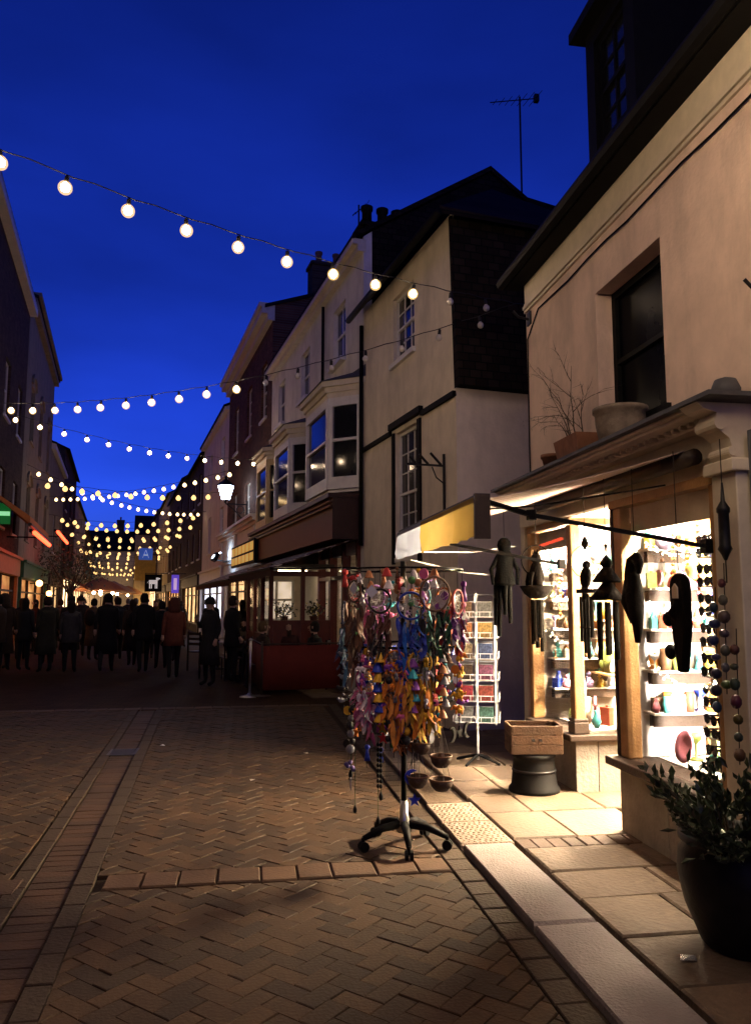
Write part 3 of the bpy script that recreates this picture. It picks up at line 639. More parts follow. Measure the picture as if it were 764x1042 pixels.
for pname, pts in places:
    for i, p in enumerate(pts):
        s, c = combos[ci % len(combos)]; ci += 1
        h = rng.uniform(.14, .26) * (.62 if 'narrow' in pname else 1); r = h * rng.uniform(.24, .36) if s != 5 else h * .42
        mb = MB(); vase(mb, h, r, s)
        if s == 5:
            mb.v = [tuple(RY(R(-78)) @ Vector(v) + Vector((0, 0, r * 1.0))) for v in mb.v]
        o = mb.build(SHAPES[s], paint(cl[c][1], .35), None, s != 4); o.location = p; o.rotation_euler = (0, 0, rng.uniform(0, 6.28) if s != 5 else 0)
        tag(o, '%s %s on the %s' % (cl[c][0], SHAPES[s].replace('_', ' '), pname), SHAPES[s].replace('_', ' ') if s != 4 else 'box', 'goods displayed inside the gift shop')
for k, (nm, c, x, y, z, r) in enumerate((('cream', (.72, .66, .55), 2.98, 6.95, 1.95, .10), ('rose', (.6, .25, .28), 3.10, 7.2, 1.75, .075), ('pale green', (.4, .5, .32), 2.90, 4.55, 2.0, .08), ('yellow', (.65, .5, .12), 3.0, 4.85, 1.85, .10), ('lilac', (.45, .36, .55), 2.88, 5.08, 2.05, .07), ('white', (.75, .75, .75), 3.1, 6.7, 2.05, .06))):
    t = thing('paper_lantern', nm + ' ribbed paper lantern hanging inside the %s bay window' % ('far' if y > 6 else 'near'), 'lantern', (x, y, z), 0, 'paper lanterns inside the windows')
    MB().lathe([(r * .3, -r)] + [(r * math.sin(math.pi * (k2 + 1) / 12) * (1 if k2 % 2 else .93), -r * math.cos(math.pi * (k2 + 1) / 12)) for k2 in range(1, 10)] + [(r * .3, r)], 14, (x, y, z)).build('shade', paint(c, .7), t, True); MB().tube([(x, y, z + r), (x, y, 2.43)], .002, 4).build('cord', M_CORD, t)
M_FAIRY = emit('fairy_bulb', (1.0, .85, .6), 30.0)
for nm, pts in (('near', [(2.76 + .03 * math.sin(k * 2.3), 4.2 + .95 * (k % 24) / 23, 2.05 - .42 * (k // 24) - .12 * math.sin(math.pi * (k % 24) / 23)) for k in range(72)]), ('far', [(2.90 + .03 * math.sin(k * 2.1), 6.6 + .75 * (k % 20) / 19, 2.15 - .4 * (k // 20) - .1 * math.sin(math.pi * (k % 20) / 19)) for k in range(60)])):
    t = thing('fairy_lights', 'string of tiny fairy lights draped inside the %s bay window' % nm, 'fairy lights', pts[0], 0, 'fairy lights in the shop windows'); n_ = 24 if nm == 'near' else 20
    for r_ in range(3): MB().tube(pts[r_ * n_:(r_ + 1) * n_], .0018, 4).build('wire', M_WTRIM, t)
    fb2 = MB()
    for p in pts: fb2.ball(Vector(p) + Vector((0, 0, -.012)), .006, 5)
    kind(fb2.build('tiny_bulbs', M_FAIRY, t, True), 'stuff')
_cl = list(COLS.items())
for k in range(20):
    far = k % 2; cn3, c3 = _cl[(k // 2) % 12]; x = 2.87 + .05 * (k % 3); y = (6.62 + .075 * (k // 2)) if far else (4.62 + .055 * (k // 2)); z = 2.25 - .12 * (k % 3); L3 = .35 + .22 * ((k * 7) % 5) / 4
    t = thing('bead_strand', '%s bead strand hanging inside the %s bay window' % (cn3, 'far' if far else 'near'), 'bead strand', (x, y, z), 0, 'bead strands hanging inside the windows')
    MB().tube([(x, y, 2.43), (x, y, z - L3)], .0016, 4).build('thread', M_CORD, t); bb = MB()
    for j in range(int(L3 / .042)): bb.ball((x + r2_.uniform(-.004, .004), y + r2_.uniform(-.004, .004), z - j * .042), r2_.uniform(.009, .019), 6)
    kind(bb.build('beads', paint(c3, .3), t, True), 'stuff')
# big pale plate leaning in the far bay
mb = MB().lathe([(0, 0), (.12, .01), (.19, .03), (.185, .04), (.11, .02), (0, .012)], 32); mb.v = [tuple(RY(R(-78)) @ Vector(v) + Vector((3.12, 7.15, .72))) for v in mb.v]
tag(mb.build('serving_plate', paint((.75, .68, .55), .3), None, True), 'large cream serving plate leaning on the far bay window floor', 'plate')

# ---- sunglasses display against the near end of the near bay
t = thing('sunglasses_stand', 'white wire stand of dark sunglasses inside the near bay window', 'display stand', (2.86, 4.33, .53))
MB().box(2.925, 4.13, .54, 2.94, 4.56, 2.1).build('backing_board', mat('grey_board', (.16, .16, .17), .7), t); sw = MB(); sw.box(2.90, 4.15, .53, 2.915, 4.17, 2.05); sw.box(2.90, 4.55, .53, 2.915, 4.57, 2.05); sw.build('upright', M_WIRE, t)
glm = MB()
for s_ in (-1, 1):
    glm.add([tuple(Vector((0, s_ * .032, 0)) + Vector((.0 if k < 8 else .006, .028 * math.cos(2 * math.pi * (k % 8) / 8), .022 * math.sin(2 * math.pi * (k % 8) / 8)))) for k in range(16)],
            [tuple(range(7, -1, -1)), tuple(range(8, 16))] + [(k, (k + 1) % 8, 8 + (k + 1) % 8, 8 + k) for k in range(8)])
    glm.bar((0, s_ * .062, .01), (.13, s_ * .066, .004), .005, .008)
glm.bar((0, -.008, .008), (0, .008, .008), .006, .006)
gme = glm.mesh('sunglasses', mat('sunglass_plastic', (.015, .013, .016), .18, .3, 20, spec=.6))
rown = ['top row', 'second row', 'third row', 'fourth row', 'fifth row', 'sixth row', 'seventh row', 'bottom row']
for k in range(8):
    z = 1.93 - k * .185
    MB().box(2.80, 4.15, z - .035, 2.90, 4.57, z - .028).build('rail', M_WIRE, t)
    for i, nm in enumerate(('beside the pilaster', 'second from the pilaster', 'farthest from the pilaster')):
        for up_, ww in ((0, 'lower'), (1, 'upper')):
            o = inst('sunglasses', gme, (2.80, 4.22 + i * .14, z + up_ * .08), None, (0, 0, 0), (1, 1.1, 1.5)); o.rotation_euler = (rng.uniform(-.08, .08), 0, rng.uniform(-.1, .1))
            tag(o, '%s dark sunglasses of the %s, %s' % (ww, rown[k], nm), 'sunglasses', 'sunglasses on the stand in the near window')

# ---- awning of the gift shop
AX, AY0, AY1 = 1.27, 4.2, 6.62
M_AWN = bands('awning_stripes', [(0, (.70, .58, .52)), (.62, (.50, .28, .25)), (.74, (.72, .60, .55)), (.86, (.42, .22, .20))], 1, 6.0, trans=.35)
M_VAL = bands('valance_cloth', [(0, (.44, .29, .075)), (.5, (.48, .32, .10))], 1, .7, trans=.25)
aw = thing('shop_awning', 'striped awning with a yellow and pale blue valance over the gift shop pavement', 'awning', (2.6, 5.4, 2.4))
cv = MB(); n = 14
for k in range(n + 1):
    f = k / n; X = 2.56 + (AX + .03 - 2.56) * f; Z = 2.52 - (2.52 - 2.20) * f - .02 * math.sin(math.pi * f)
    cv.v += [(X, AY0 + .04, Z), (X, AY1 - .02, Z), (X, AY0 + .04, Z + .004), (X, AY1 - .02, Z + .004)]
for k in range(n):
    a = k * 4; cv.f += [(a, a + 1, a + 5, a + 4), (a + 2, a + 6, a + 7, a + 3), (a, a + 4, a + 6, a + 2), (a + 1, a + 3, a + 7, a + 5)]
cv.build('canopy', M_AWN, aw)
def drape(y0, y1, cut, m, nm):
    n_ = 18; mb = MB()
    for k in range(n_ + 1):
        y = y0 + (y1 - y0) * k / n_; wv = .008 * math.sin(k * 1.3); zb = 1.98 + .006 * math.sin(k * 2.1); zt = 2.21 if not (cut and k == n_) else 2.08
        mb.v += [(AX - .03, y, zt), (AX - .03 + wv, y, (zb + zt) / 2), (AX - .03 - wv, y, zb)]
        if k: a = (k - 1) * 3; mb.f += [(a, a + 1, a + 4, a + 3), (a + 1, a + 2, a + 5, a + 4)]
    return mb.build(nm, m, aw, True)
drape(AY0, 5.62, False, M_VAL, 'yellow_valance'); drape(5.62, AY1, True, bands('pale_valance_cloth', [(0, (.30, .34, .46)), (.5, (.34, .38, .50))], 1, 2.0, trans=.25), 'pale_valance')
ec = MB(); ec.box(AX - .04, AY0 - .03, 1.97, AX + .05, AY0 - .002, 2.225); ec.build('end_cap', M_DARKW, aw)
fb = MB(); fb.box(AX - .022, AY0, 2.18, AX + .04, AY1 - .1, 2.225); fb.build('front_bar', M_DARKW, aw)
ro = MB().tube([(2.585, AY0 - .02, 2.475), (2.585, AY1 + .1, 2.475)], .05, 14).build('roller', M_DARKW, aw, True)
for y0, el in ((AY0 + .06, .55), (AY1 - .2, -.35)):
    ar = MB(); e_ = (AX + .36, y0 + .10, 2.13); ar.bar((AX + .02, y0, 2.2), e_, .03, .026); ar.bar(e_, (2.60, y0 - .12, 1.94), .028, .024); ar.tube([(e_[0], e_[1], e_[2] - .03), (e_[0], e_[1], e_[2] + .03)], .03, 10)
    ar.box(2.585, y0 - .15, 1.90, 2.64, y0 - .09, 1.98); ar.build('folding_arm', M_BLACK, aw)
cd_ = MB().tube([(AX + .05, AY0 + .3, 2.17), (1.8, AY0 + .5, 2.23), (2.6, AY0 + .35, 2.36)], .006, 5).build('cord', M_BLACK, aw)
for a, b in (((AX + .06, AY1 - .5, 2.02), (2.55, 7.3, 2.16)), ((AX + .06, AY1 - .2, 1.97), (2.5, 7.3, 1.86))):
    MB().tube([a, tuple((Vector(a) + Vector(b)) / 2 - Vector((0, 0, .03))), b], .005, 5).build('guy_rope', M_WTRIM, aw)

# ================================================================== THINGS HUNG ALONG THE SHOPFRONT
M_CARV = mat('dark_carved_wood', (.0035, .0025, .002), .85, .35, 16, .3, 40, spec=.06)
M_BAMB = mat('dark_bamboo', (.004, .003, .002), .85, .35, 10, .2, 30, spec=.06)
M_FELT = mat('black_felt', (.003, .003, .003), .95, .4, 20, .3, 60, spec=.05)
HG = 'carvings and chimes hung outside the shop windows'
def hung(name, label, cat, x, y, ztop, group=HG):
    t = thing(name, label, cat, (x, y, ztop), 0, group)
    MB().tube([(x, y, 2.50), (x, y, ztop)], .003, 5).build('cord', M_CORD, t); return t
# cat in a crescent bowl below a hoop
x, y = 2.48, 6.54; t = hung('cat_chime', 'dark wooden cat chime sitting in a bowl below a thin hoop', 'wind chime', x, y, 2.13)
MB().torus((x, y, 1.98), .135, .006, 28, 6, RX(R(90)) ).build('hoop', M_CARV, t, True)
c = MB(); c.lathe([(.0, 0), (.065, .0), (.085, .06), (.08, .12), (.055, .19), (.035, .215)], 14, (x, y, 1.76), .75, 1); c.ball((x, y - .0, 2.0), .055, 12, (.85, 1, .85))
for s_ in (-1, 1): c.lathe([(.022, 0), (.0, .05)], 6, (x, y + s_ * .032, 2.035)); c.tube([(x - .05, y + s_ * .05, 1.88), (x - .07, y + s_ * .05, 1.80), (x - .07, y + s_ * .045, 1.765)], .016, 6)
c.tube([(x, y + .08, 1.78), (x, y + .115, 1.84), (x, y + .11, 1.92)], .012, 6); c.build('cat', M_CARV, t, True)
MB().lathe([(0, 1.645), (.06, 1.65), (.11, 1.69), (.15, 1.755), (.135, 1.76), (.10, 1.71), (0, 1.68)], 20, (x, y, 0)).build('bowl', M_CARV, t, True)
for k in range(5):
    a = k * 1.257; px, py = x + .04 * math.cos(a), y + .04 * math.sin(a); MB().tube([(px, py, 1.64), (px, py, 1.19 + .03 * k)], .019, 8).build('pipe', M_BAMB, t)
MB().ball((x, y + .055, 1.48), .03, 8).build('striker', M_CARV, t, True)
# bird perched on a cross bar
x, y = 2.48, 5.52; t = hung('bird_chime', 'dark wooden bird chime perched on a cross bar with pipes below', 'wind chime', x, y, 2.09)
MB().obox((x, y, 2.06), (.02, .07, .07), RX(R(45))).build('top_plaque', M_CARV, t); MB().torus((x, y, 1.92), .12, .004, 26, 5, RX(R(90))).build('hoop', M_CARV, t, True)
b = MB(); b.ball((x, y, 1.80), .055, 12, (.8, .8, 1.6), RX(R(12))); b.ball((x, y - .02, 1.895), .034, 10); b.lathe([(.014, 0), (0, .05)], 6, (x - .02, y - .05, 1.88)); b.tube([(x, y + .02, 1.73), (x, y + .05, 1.62)], [.03, .012], 6); b.build('bird', M_CARV, t, True)
MB().box(x - .02, y - .15, 1.685, x + .02, y + .14, 1.715).build('cross_bar', M_CARV, t); MB().box(x - .008, y - .1, 1.42, x + .008, y + .12, 1.435).build('cross_bar', M_CARV, t)
for dy, z0, z1 in ((-.02, 1.68, 1.20), (.035, 1.64, 1.24), (.095, 1.66, 1.32), (-.085, 1.66, 1.36)): MB().tube([(x, y + dy, z0), (x, y + dy, z1)], .015, 8).build('pipe', M_BAMB, t)
# figure with two pointed hats
x, y = 2.46, 5.13; t = hung('pagoda_chime', 'dark bamboo chime with two stacked pointed hats and long pipes', 'wind chime', x, y, 2.02)
MB().lathe([(.0, 2.03), (.012, 2.02), (.006, 1.95), (.03, 1.92), (.045, 1.885), (.03, 1.86)], 12, (x, y, 0)).build('finial', M_CARV, t, True)
MB().lathe([(.03, 1.86), (.10, 1.765), (.09, 1.755), (.028, 1.80)], 16, (x, y, 0)).build('hat', M_CARV, t, True); MB().lathe([(.035, 1.75), (.12, 1.64), (.11, 1.63), (.03, 1.70)], 16, (x, y, 0)).build('hat', M_CARV, t, True)
MB().ball((x, y, 1.765), .035, 10).build('head', M_CARV, t, True)
for k in range(6):
    a = k * 1.047; px, py = x + .065 * math.cos(a), y + .065 * math.sin(a); MB().tube([(px, py, 1.62), (px, py, 1.22 + .035 * (k % 3))], .018, 8).build('pipe', M_BAMB, t)
# curled carving with a round hook top
x, y = 2.46, 4.72; t = hung('carved_parrot', 'dark carved parrot with a curled head hanging before the timber post', 'carving', x, y, 1.93)
c = MB(); c.tube([(x, y - .05, 1.80), (x, y - .055, 1.86), (x, y - .02, 1.90), (x, y + .03, 1.88), (x, y + .045, 1.80), (x, y + .03, 1.70), (x, y + .01, 1.58), (x, y - .01, 1.46), (x, y, 1.36)], [.012, .03, .04, .045, .05, .06, .055, .035, .018], 10)
c.build('body', M_CARV, t, True); c = MB(); c.tube([(x - .02, y + .06, 1.76), (x - .03, y + .07, 1.62), (x - .01, y + .05, 1.48)], [.03, .04, .01], 8); c.build('wing', M_CARV, t, True)
# arched mask with hanging lumps
x, y = 2.44, 4.17; t = hung('carved_mask', 'tall dark arched wooden mask hanging before the sunglasses', 'carving', x, y, 1.80)
poly = []
for k in range(13): a = math.pi * k / 12; poly.append((.085 * math.cos(a), 1.70 + .085 * math.sin(a)))
poly += [(-.085, 1.48), (-.06, 1.36), (-.03, 1.22), (.03, 1.22), (.055, 1.34), (.085, 1.50)]
inner = [(.028, 1.64), (.028, 1.70), (0, 1.725), (-.028, 1.70), (-.028, 1.64)]
c = MB(); c.prism(poly, lambda p: (x + .03, y + p[0], p[1]), lambda p: (x - .02, y + p[0] * .9, p[1])); mk = c.build('face_board', M_CARV, t, bevel=.012)
MB().prism(inner, lambda p: (x - .022, y + p[0], p[1]), lambda p: (x - .03, y + p[0], p[1])).build('brow_plate', mat('pale_inlay', (.5, .42, .3), .6), t)
for dz, dy in ((1.52, .11), (1.33, .10)): MB().ball((x - .01, y + dy, dz), .045, 10, (.7, 1, 1)).build('side_lump', M_CARV, t, True)
MB().tube([(x - .02, y, 1.62), (x - .06, y, 1.55), (x - .03, y, 1.52)], [.012, .022, .012], 8).build('nose', M_CARV, t, True)
# lantern and strings of small things on the pilaster
x, y = 2.50, 3.80; t = hung('hanging_lantern', 'slim dark metal lantern hanging on the cream pilaster', 'lantern', x, y, 2.26)
MB().lathe([(.005, 2.26), (.012, 2.16), (.035, 2.12), (.035, 2.10), (.028, 2.09), (.03, 1.92), (.038, 1.90), (.02, 1.87), (.008, 1.84)], 10, (x, y, 0)).build('body', M_IRON, t, True)
MB().tube([(x, y, 1.85), (x, y, 1.72)], .004, 5).build('tassel', M_CORD, t)
for k, (yy, zz, nm, cc) in enumerate(((3.88, 1.75, 'grey felt bird string', (.16, .15, .17)), (3.97, 1.62, 'dark blue bead string', (.03, .04, .16)), (3.80, 1.40, 'brown shell string', (.14, .09, .06)))):
    t = thing('bead_string', nm + ' hanging against the cream pilaster', 'ornament', (2.52, yy, zz), 0, 'small ornaments hung on the pilaster')
    MB().tube([(2.54, yy, zz + .08), (2.52, yy, zz - .62)], .003, 4).build('cord', M_CORD, t)
    for j in range(7): MB().ball((2.52, yy + rng.uniform(-.008, .008), zz - .03 - j * .09), rng.uniform(.022, .036), 8, (1, 1, rng.uniform(.7, 1.3))).build('bead', paint(tuple(v * rng.uniform(.15, .6) for v in cc), .5), t, True)
# dark woven doll by the far pilaster
x, y = 2.36, 7.05; t = hung('hanging_puppet', 'black fringed cloth puppet hanging beside the far shop post', 'puppet', x, y, 2.22)
MB().ball((x, y, 2.15), .07, 10, (1, 1, 1.1)).build('head', M_FELT, t, True); MB().lathe([(.05, 2.10), (.085, 2.04), (.075, 1.92), (.10, 1.80), (.085, 1.77), (.03, 1.80)], 9, (x, y, 0), 1.1, .7).build('dress', M_FELT, t, True)
for dx, dy, z1 in ((.04, .0, 1.42), (-.045, .02, 1.30), (-.01, -.03, 1.5), (-.07, .03, 1.40)): MB().tube([(x + dx, y + dy, 1.80), (x + dx * 1.2, y + dy, z1)], [.03, .018], 6).build('leg', M_FELT, t, True)
for s_ in (-1, 1): MB().tube([(x + s_ * .07, y, 2.03), (x + s_ * .13, y, 1.92), (x + s_ * .12, y - .02, 1.78)], [.025, .022, .015], 6).build('arm', M_FELT, t, True)

# ---- pots on the ledge
t = thing('plant_pot', 'small terracotta pot at the far end of the lead ledge', 'plant pot', (2.58, 6.36, 2.745))
MB().lathe([(.06, 0), (.09, .12), (.10, .12), (.10, .15), (.085, .15), (.08, .12), (0, .11)], 16, (2.58, 6.36, 2.745)).build('pot', M_TERRA, t, True)
t = thing('trough_planter', 'brown terracotta trough with a bare twiggy shrub on the ledge', 'planter', (2.6, 5.85, 2.745))
tr = MB(); x, y = 2.60, 5.85; tr.add([(x - .09, y - .2, 2.745), (x + .09, y - .2, 2.745), (x + .09, y + .2, 2.745), (x - .09, y + .2, 2.745), (x - .12, y - .23, 2.94), (x + .12, y - .23, 2.94), (x + .12, y + .23, 2.94), (x - .12, y + .23, 2.94), (x - .1, y - .21, 2.94), (x + .1, y - .21, 2.94), (x + .1, y + .21, 2.94), (x - .1, y + .21, 2.94), (x - .1, y - .21, 2.91), (x + .1, y - .21, 2.91), (x + .1, y + .21, 2.91), (x - .1, y + .21, 2.91)],
       [(0, 3, 2, 1), (0, 1, 5, 4), (1, 2, 6, 5), (2, 3, 7, 6), (3, 0, 4, 7), (4, 5, 9, 8), (5, 6, 10, 9), (6, 7, 11, 10), (7, 4, 8, 11), (8, 9, 13, 12), (9, 10, 14, 13), (10, 11, 15, 14), (11, 8, 12, 15), (12, 13, 14, 15)])
tr.build('trough', M_TERRA, t)
tw = MB(); lf = MB(); r2 = random.Random(5)
def twig(p, d, ln, r, depth):
    pts = [p]; 
    for k in range(5):
        d = (d + Vector((r2.uniform(-.2, .2), r2.uniform(-.22, .22), r2.uniform(-.16, .06)))).normalized(); p = p + d * ln / 5; pts.append(p)
        if depth and r2.random() < .75: twig(p, (d + Vector((r2.uniform(-.6, .6), r2.uniform(-.7, .7), r2.uniform(-.5, .3)))).normalized(), ln * .5, r * .55, depth - 1)
        if depth < 2 and r2.random() < .30:
            q = p + Vector((r2.uniform(-.02, .02), r2.uniform(-.02, .02), r2.uniform(-.02, .02))); lf.add([q, q + Vector((.006, .012, -.004)), q + Vector((0, .008, -.02))], [(0, 1, 2)])
    tw.tube(pts, [r * (1 - .16 * k) for k in range(6)], 4)
for dx, dy, d, ln in ((0, .12, (-.05, .25, 1), .5), (0, .02, (-.05, -.05, 1), .62), (-.02, .08, (-.15, .45, .9), .55), (0, .16, (-.1, .7, .8), .5), (.02, -.06, (0, .2, 1), .5)):
    twig(Vector((x + dx, y + dy, 2.91)), Vector(d).normalized(), ln, .0065, 2)
tw.build('twigs', M_TWIG, t); lf.build('dry_leaves', M_TWIG, t)
t = thing('stone_pot', 'wide round weathered pot on the ledge below the upstairs window', 'plant pot', (2.6, 5.12, 2.745))
x, y = 2.60, 5.12; MB().lathe([(.12, 0), (.155, .04), (.175, .14), (.18, .22), (.195, .225), (.195, .255), (.165, .255), (.16, .2), (0, .2)], 22, (x, y, 2.745)).build('pot', M_POTST, t, True)
cl_ = MB()
for k in range(40): a = r2.uniform(0, 6.28); q = Vector((x + .13 * math.cos(a) * r2.random(), y + .13 * math.sin(a) * r2.random(), 2.945)); e = q + Vector((r2.uniform(-.05, .05), r2.uniform(-.05, .05), r2.uniform(.02, .06))); cl_.tube([q, e], [.004, .001], 3)
cl_.build('dead_stems', M_TWIG, t)

# ---- crate on a dark tub beside the far bay
t = thing('dark_tub', 'round black tub standing upside down below the wooden crate', 'tub', (2.42, 6.55, .022))
MB().lathe([(.215, 0), (.215, .03), (.195, .05), (.175, .24), (.17, .28), (.185, .29), (.185, .315), (0, .32)], 24, (2.42, 6.55, .022)).build('body', M_BLACK, t, True); MB().torus((2.42, 6.55, .2), .18, .012, 24, 6).build('band', M_IRON, t, True)
M_CRATE = mat('worn_crate_wood', (.065, .032, .015), .8, .35, 5, .4, 50, rnd=.25)
ct = thing('wooden_crate', 'open wooden crate with dark slats standing on the black tub', 'crate', (2.42, 6.55, .345), R(-9))
ct['_flat'] = 0
a, b, h = .215, .15, .235
for k in range(3):
    z0 = .004 + k * .079; z1 = z0 + .074
    for s_ in (-1, 1):
        MB().box(-a, s_ * b - .008, z0, a, s_ * b + .008, z1).build('slat', M_CRATE, ct, world=False, bevel=.003); MB().box(s_ * a - .008, -b + .01, z0, s_ * a + .008, b - .01, z1).build('slat', M_CRATE, ct, world=False, bevel=.003)
MB().box(-a + .01, -b + .01, .0, a - .01, b - .01, .012).build('base', M_CRATE, ct, world=False)
for sx in (-1, 1):
    for sy in (-1, 1): MB().box(sx * (a - .03) - .018, sy * (b - .02) - .011, .012, sx * (a - .03) + .018, sy * (b - .02) + .011, h).build('corner_post', M_CRATE, ct, world=False)
for dx in (-.03, .03): MB().lathe([(.011, 0), (.011, .004)], 10, (0, 0, 0)).build('rivet', M_STEEL, ct, world=False).location = (dx, 0, 0)
for o in [o for o in ct.children if o.name.startswith('rivet')]:
    o.rotation_euler = (R(90), 0, 0); o.location = (o.location.x, -b - .009, .12)

# ---- postcard rack
pr = thing('postcard_rack', 'white wire postcard rack standing beside the far bay window', 'rack', (2.25, 7.75, .02))
x, y = 2.28, 7.75
MB().tube([(x, y, .05), (x, y, 1.72)], .014, 8).build('pole', M_WIRE, pr)
for k in range(4):
    a = R(45 + 90 * k); MB().tube([(x, y, .1), (x + .2 * math.cos(a), y + .2 * math.sin(a), .045), (x + .24 * math.cos(a), y + .24 * math.sin(a), .03)], .014, 6).build('leg', M_BLACK, pr)
card_me = MB().box(-.072, -.0015, -.05, .072, .0015, .05).mesh('postcard', M_WTRIM)
pics = [('sepia', (.20, .12, .07)), ('brick red', (.28, .06, .04)), ('dusky blue', (.06, .09, .2)), ('grey', (.2, .2, .2)), ('dark brown', (.08, .05, .03)), ('rust orange', (.32, .12, .04)), ('sea green', (.07, .17, .14)), ('plum', (.16, .05, .10)), ('ochre', (.34, .22, .07)), ('slate', (.1, .11, .13)), ('crimson', (.32, .03, .05)), ('tan', (.32, .24, .15))]
tiern = ['topmost tier', 'second tier from the top', 'third tier from the top', 'fourth tier from the top', 'fifth tier from the top', 'lowest tier']
F0 = R(-20)
for face in range(4):
    ang = F0 + face * R(90); m3 = RZ(ang); fr_ = MB()
    def loc(u, v, z): return Vector((x, y, 0)) + m3 @ Vector((u, -.19 + v, 0)) + Vector((0, 0, z))
    for u in (-.2, 0, .2): fr_.tube([loc(u, 0, .42), loc(u, 0, 1.70)], .005, 5)
    for k in range(6):
        z = 1.52 - k * .205
        for zz, dv in ((z - .05, -.035), (z, -.035), (z + .10, 0), (z - .05, 0)): fr_.tube([loc(-.2, dv, zz), loc(.2, dv, zz)], .005, 4)
        for u in (-.2, -.15, -.05, 0, .05, .15, .2): fr_.tube([loc(u, 0, z - .05), loc(u, -.035, z - .05), loc(u, -.035, z + .0)], .004, 4)
    fr_.tube([loc(0, 0, 1.69), (x, y, 1.69)], .005, 5); fr_.tube([loc(0, 0, .45), (x, y, .45)], .005, 5)
    fr_.build('wire_frame', M_WIRE, pr)
    if face in (0, 3):
        for k in range(6):
            for ui, u in enumerate((-.1, .1)):
                pc = pics[(k * 5 + ui * 3 + face * 2 + k // 2) % 12]; o = inst('postcard', card_me, loc(u, -.02, 1.545 - k * .205), None, (R(-8), 0, ang), (1, 1, 1.5))
                setmat(o, mat('postcard_' + pc[0].replace(' ', '_'), tuple(v * .5 for v in pc[1]), .4, .8, 55, c2=tuple(min(1, v * .9 + .015) for v in pc[1]), spec=.3))
                tag(o, '%s postcard, %s, %s column of the rack\'s %s face' % (pc[0], tiern[k], ('left', 'right')[ui], 'front' if face == 0 else 'side'), 'postcard', 'postcards in the white wire rack')

# ---- big pot plant in the near corner
t = thing('pot_plant', 'bushy dark shrub in a big black glazed pot by the shop wall', 'pot plant', (2.31, 3.52, .022))
x, y = 2.31, 3.52
MB().lathe([(.17, 0), (.19, .02), (.255, .18), (.285, .32), (.275, .42), (.25, .46), (.275, .475), (.275, .50), (.24, .50), (.235, .46), (0, .45)], 32, (x, y, .022)).build('pot', M_GLAZE, t, True)
lv = MB(); stm = MB(); r3 = random.Random(11)
for k in range(46):
    a = r3.uniform(0, 6.28); el = r3.uniform(.15, 1.45); ln = r3.uniform(.26, .44); d = Vector((math.cos(a) * math.cos(el), math.sin(a) * math.cos(el), math.sin(el)))
    p0 = Vector((x + .1 * math.cos(a), y + .1 * math.sin(a), .48)); pts = [p0, p0 + d * ln * .5, p0 + d * ln + Vector((0, 0, -.04))]; stm.tube(pts, [.006, .004, .002], 4)
    for j in range(18):
        f = r3.uniform(.25, 1.0); c = pts[0].lerp(pts[2], f) + Vector((r3.uniform(-.05, .05), r3.uniform(-.05, .05), r3.uniform(-.04, .05)))
        dl = (d + Vector((r3.uniform(-1, 1), r3.uniform(-1, 1), r3.uniform(-.7, .9)))).normalized(); sd = dl.cross(Vector((r3.uniform(-1, 1), r3.uniform(-1, 1), 1))).normalized(); L_ = r3.uniform(.05, .085); up_ = sd.cross(dl) * .008
        lv.add([c, c + dl * L_ * .5 + sd * L_ * .24 + up_, c + dl * L_, c + dl * L_ * .5 - sd * L_ * .24 + up_, c + dl * L_ * .5 - up_], [(0, 1, 4), (1, 2, 4), (2, 3, 4), (3, 0, 4)])
lv.build('foliage', M_LEAF, t); stm.build('stems', M_TWIG, t)
o = MB().add([(1.93, 3.42, .03), (2.0, 3.405, .03), (2.01, 3.44, .034), (1.95, 3.46, .033)], [(0, 1, 2, 3)]).add([(1.93, 3.42, .024), (2.0, 3.405, .024), (2.01, 3.44, .024), (1.95, 3.46, .024)], [(3, 2, 1, 0)]).build('sweet_wrapper', mat('foil', (.8, .8, .82), .2, .1, 20, metal=.9)); tag(o, 'shiny scrap of foil wrapper lying on the flagstones', 'litter')

# ================================================================== SPINNER RACK WITH HANGING GOODS
RX0, RY0 = 1.04, 5.29
sr = thing('spinner_rack', 'black spinner rack on a five star castor base in the street', 'rack', (RX0, RY0, 0))
MB().tube([(RX0, RY0, .10), (RX0, RY0, 1.90)], .019, 12).build('pole', M_BLACK, sr, True)
MB().lathe([(.05, .10), (.05, .16), (.032, .19), (.024, .30)], 16, (RX0, RY0, 0)).build('hub', M_STEEL, sr, True)
for k in range(5):
    a = R(-95 + 72 * k); c, s_ = math.cos(a), math.sin(a); lg = MB(); lg.tube([(RX0 + c * .03, RY0 + s_ * .03, .15), (RX0 + c * .16, RY0 + s_ * .16, .135), (RX0 + c * .29, RY0 + s_ * .29, .085)], [.03, .026, .018], 8); lo = lg.build('leg', M_BLACK, sr, True)
    px, py = RX0 + c * .29, RY0 + s_ * .29; cw = MB()
    for q_ in (-.016, .016): cw.tube([(px - s_ * (q_ - .009), py + c * (q_ - .009), .035), (px - s_ * (q_ + .009), py + c * (q_ + .009), .035)], .033, 12)
    cw.tube([(px, py, .04), (px, py, .09)], .012, 8)
    q = bpy.data.objects.new('castor', cw.mesh('castor', M_BLACK, False, sr.location)); col.objects.link(q); q.parent = lo
TIERS = [(1.84, .41), (1.33, .42), (.98, .38)]
for z, rr in TIERS:
    MB().torus((RX0, RY0, z), rr, .007, 40, 6).build('hoop', M_BLACK, sr, True)
    for k in range(4):
        a = R(20 + 90 * k); MB().tube([(RX0, RY0, z + .02), (RX0 + rr * math.cos(a), RY0 + rr * math.sin(a), z)], .005, 5).build('spoke', M_BLACK, sr)
GG = 'ornaments hanging on the spinner rack'
VIEW = math.atan2(-RY0, -RX0)      # direction from the pole to the camera
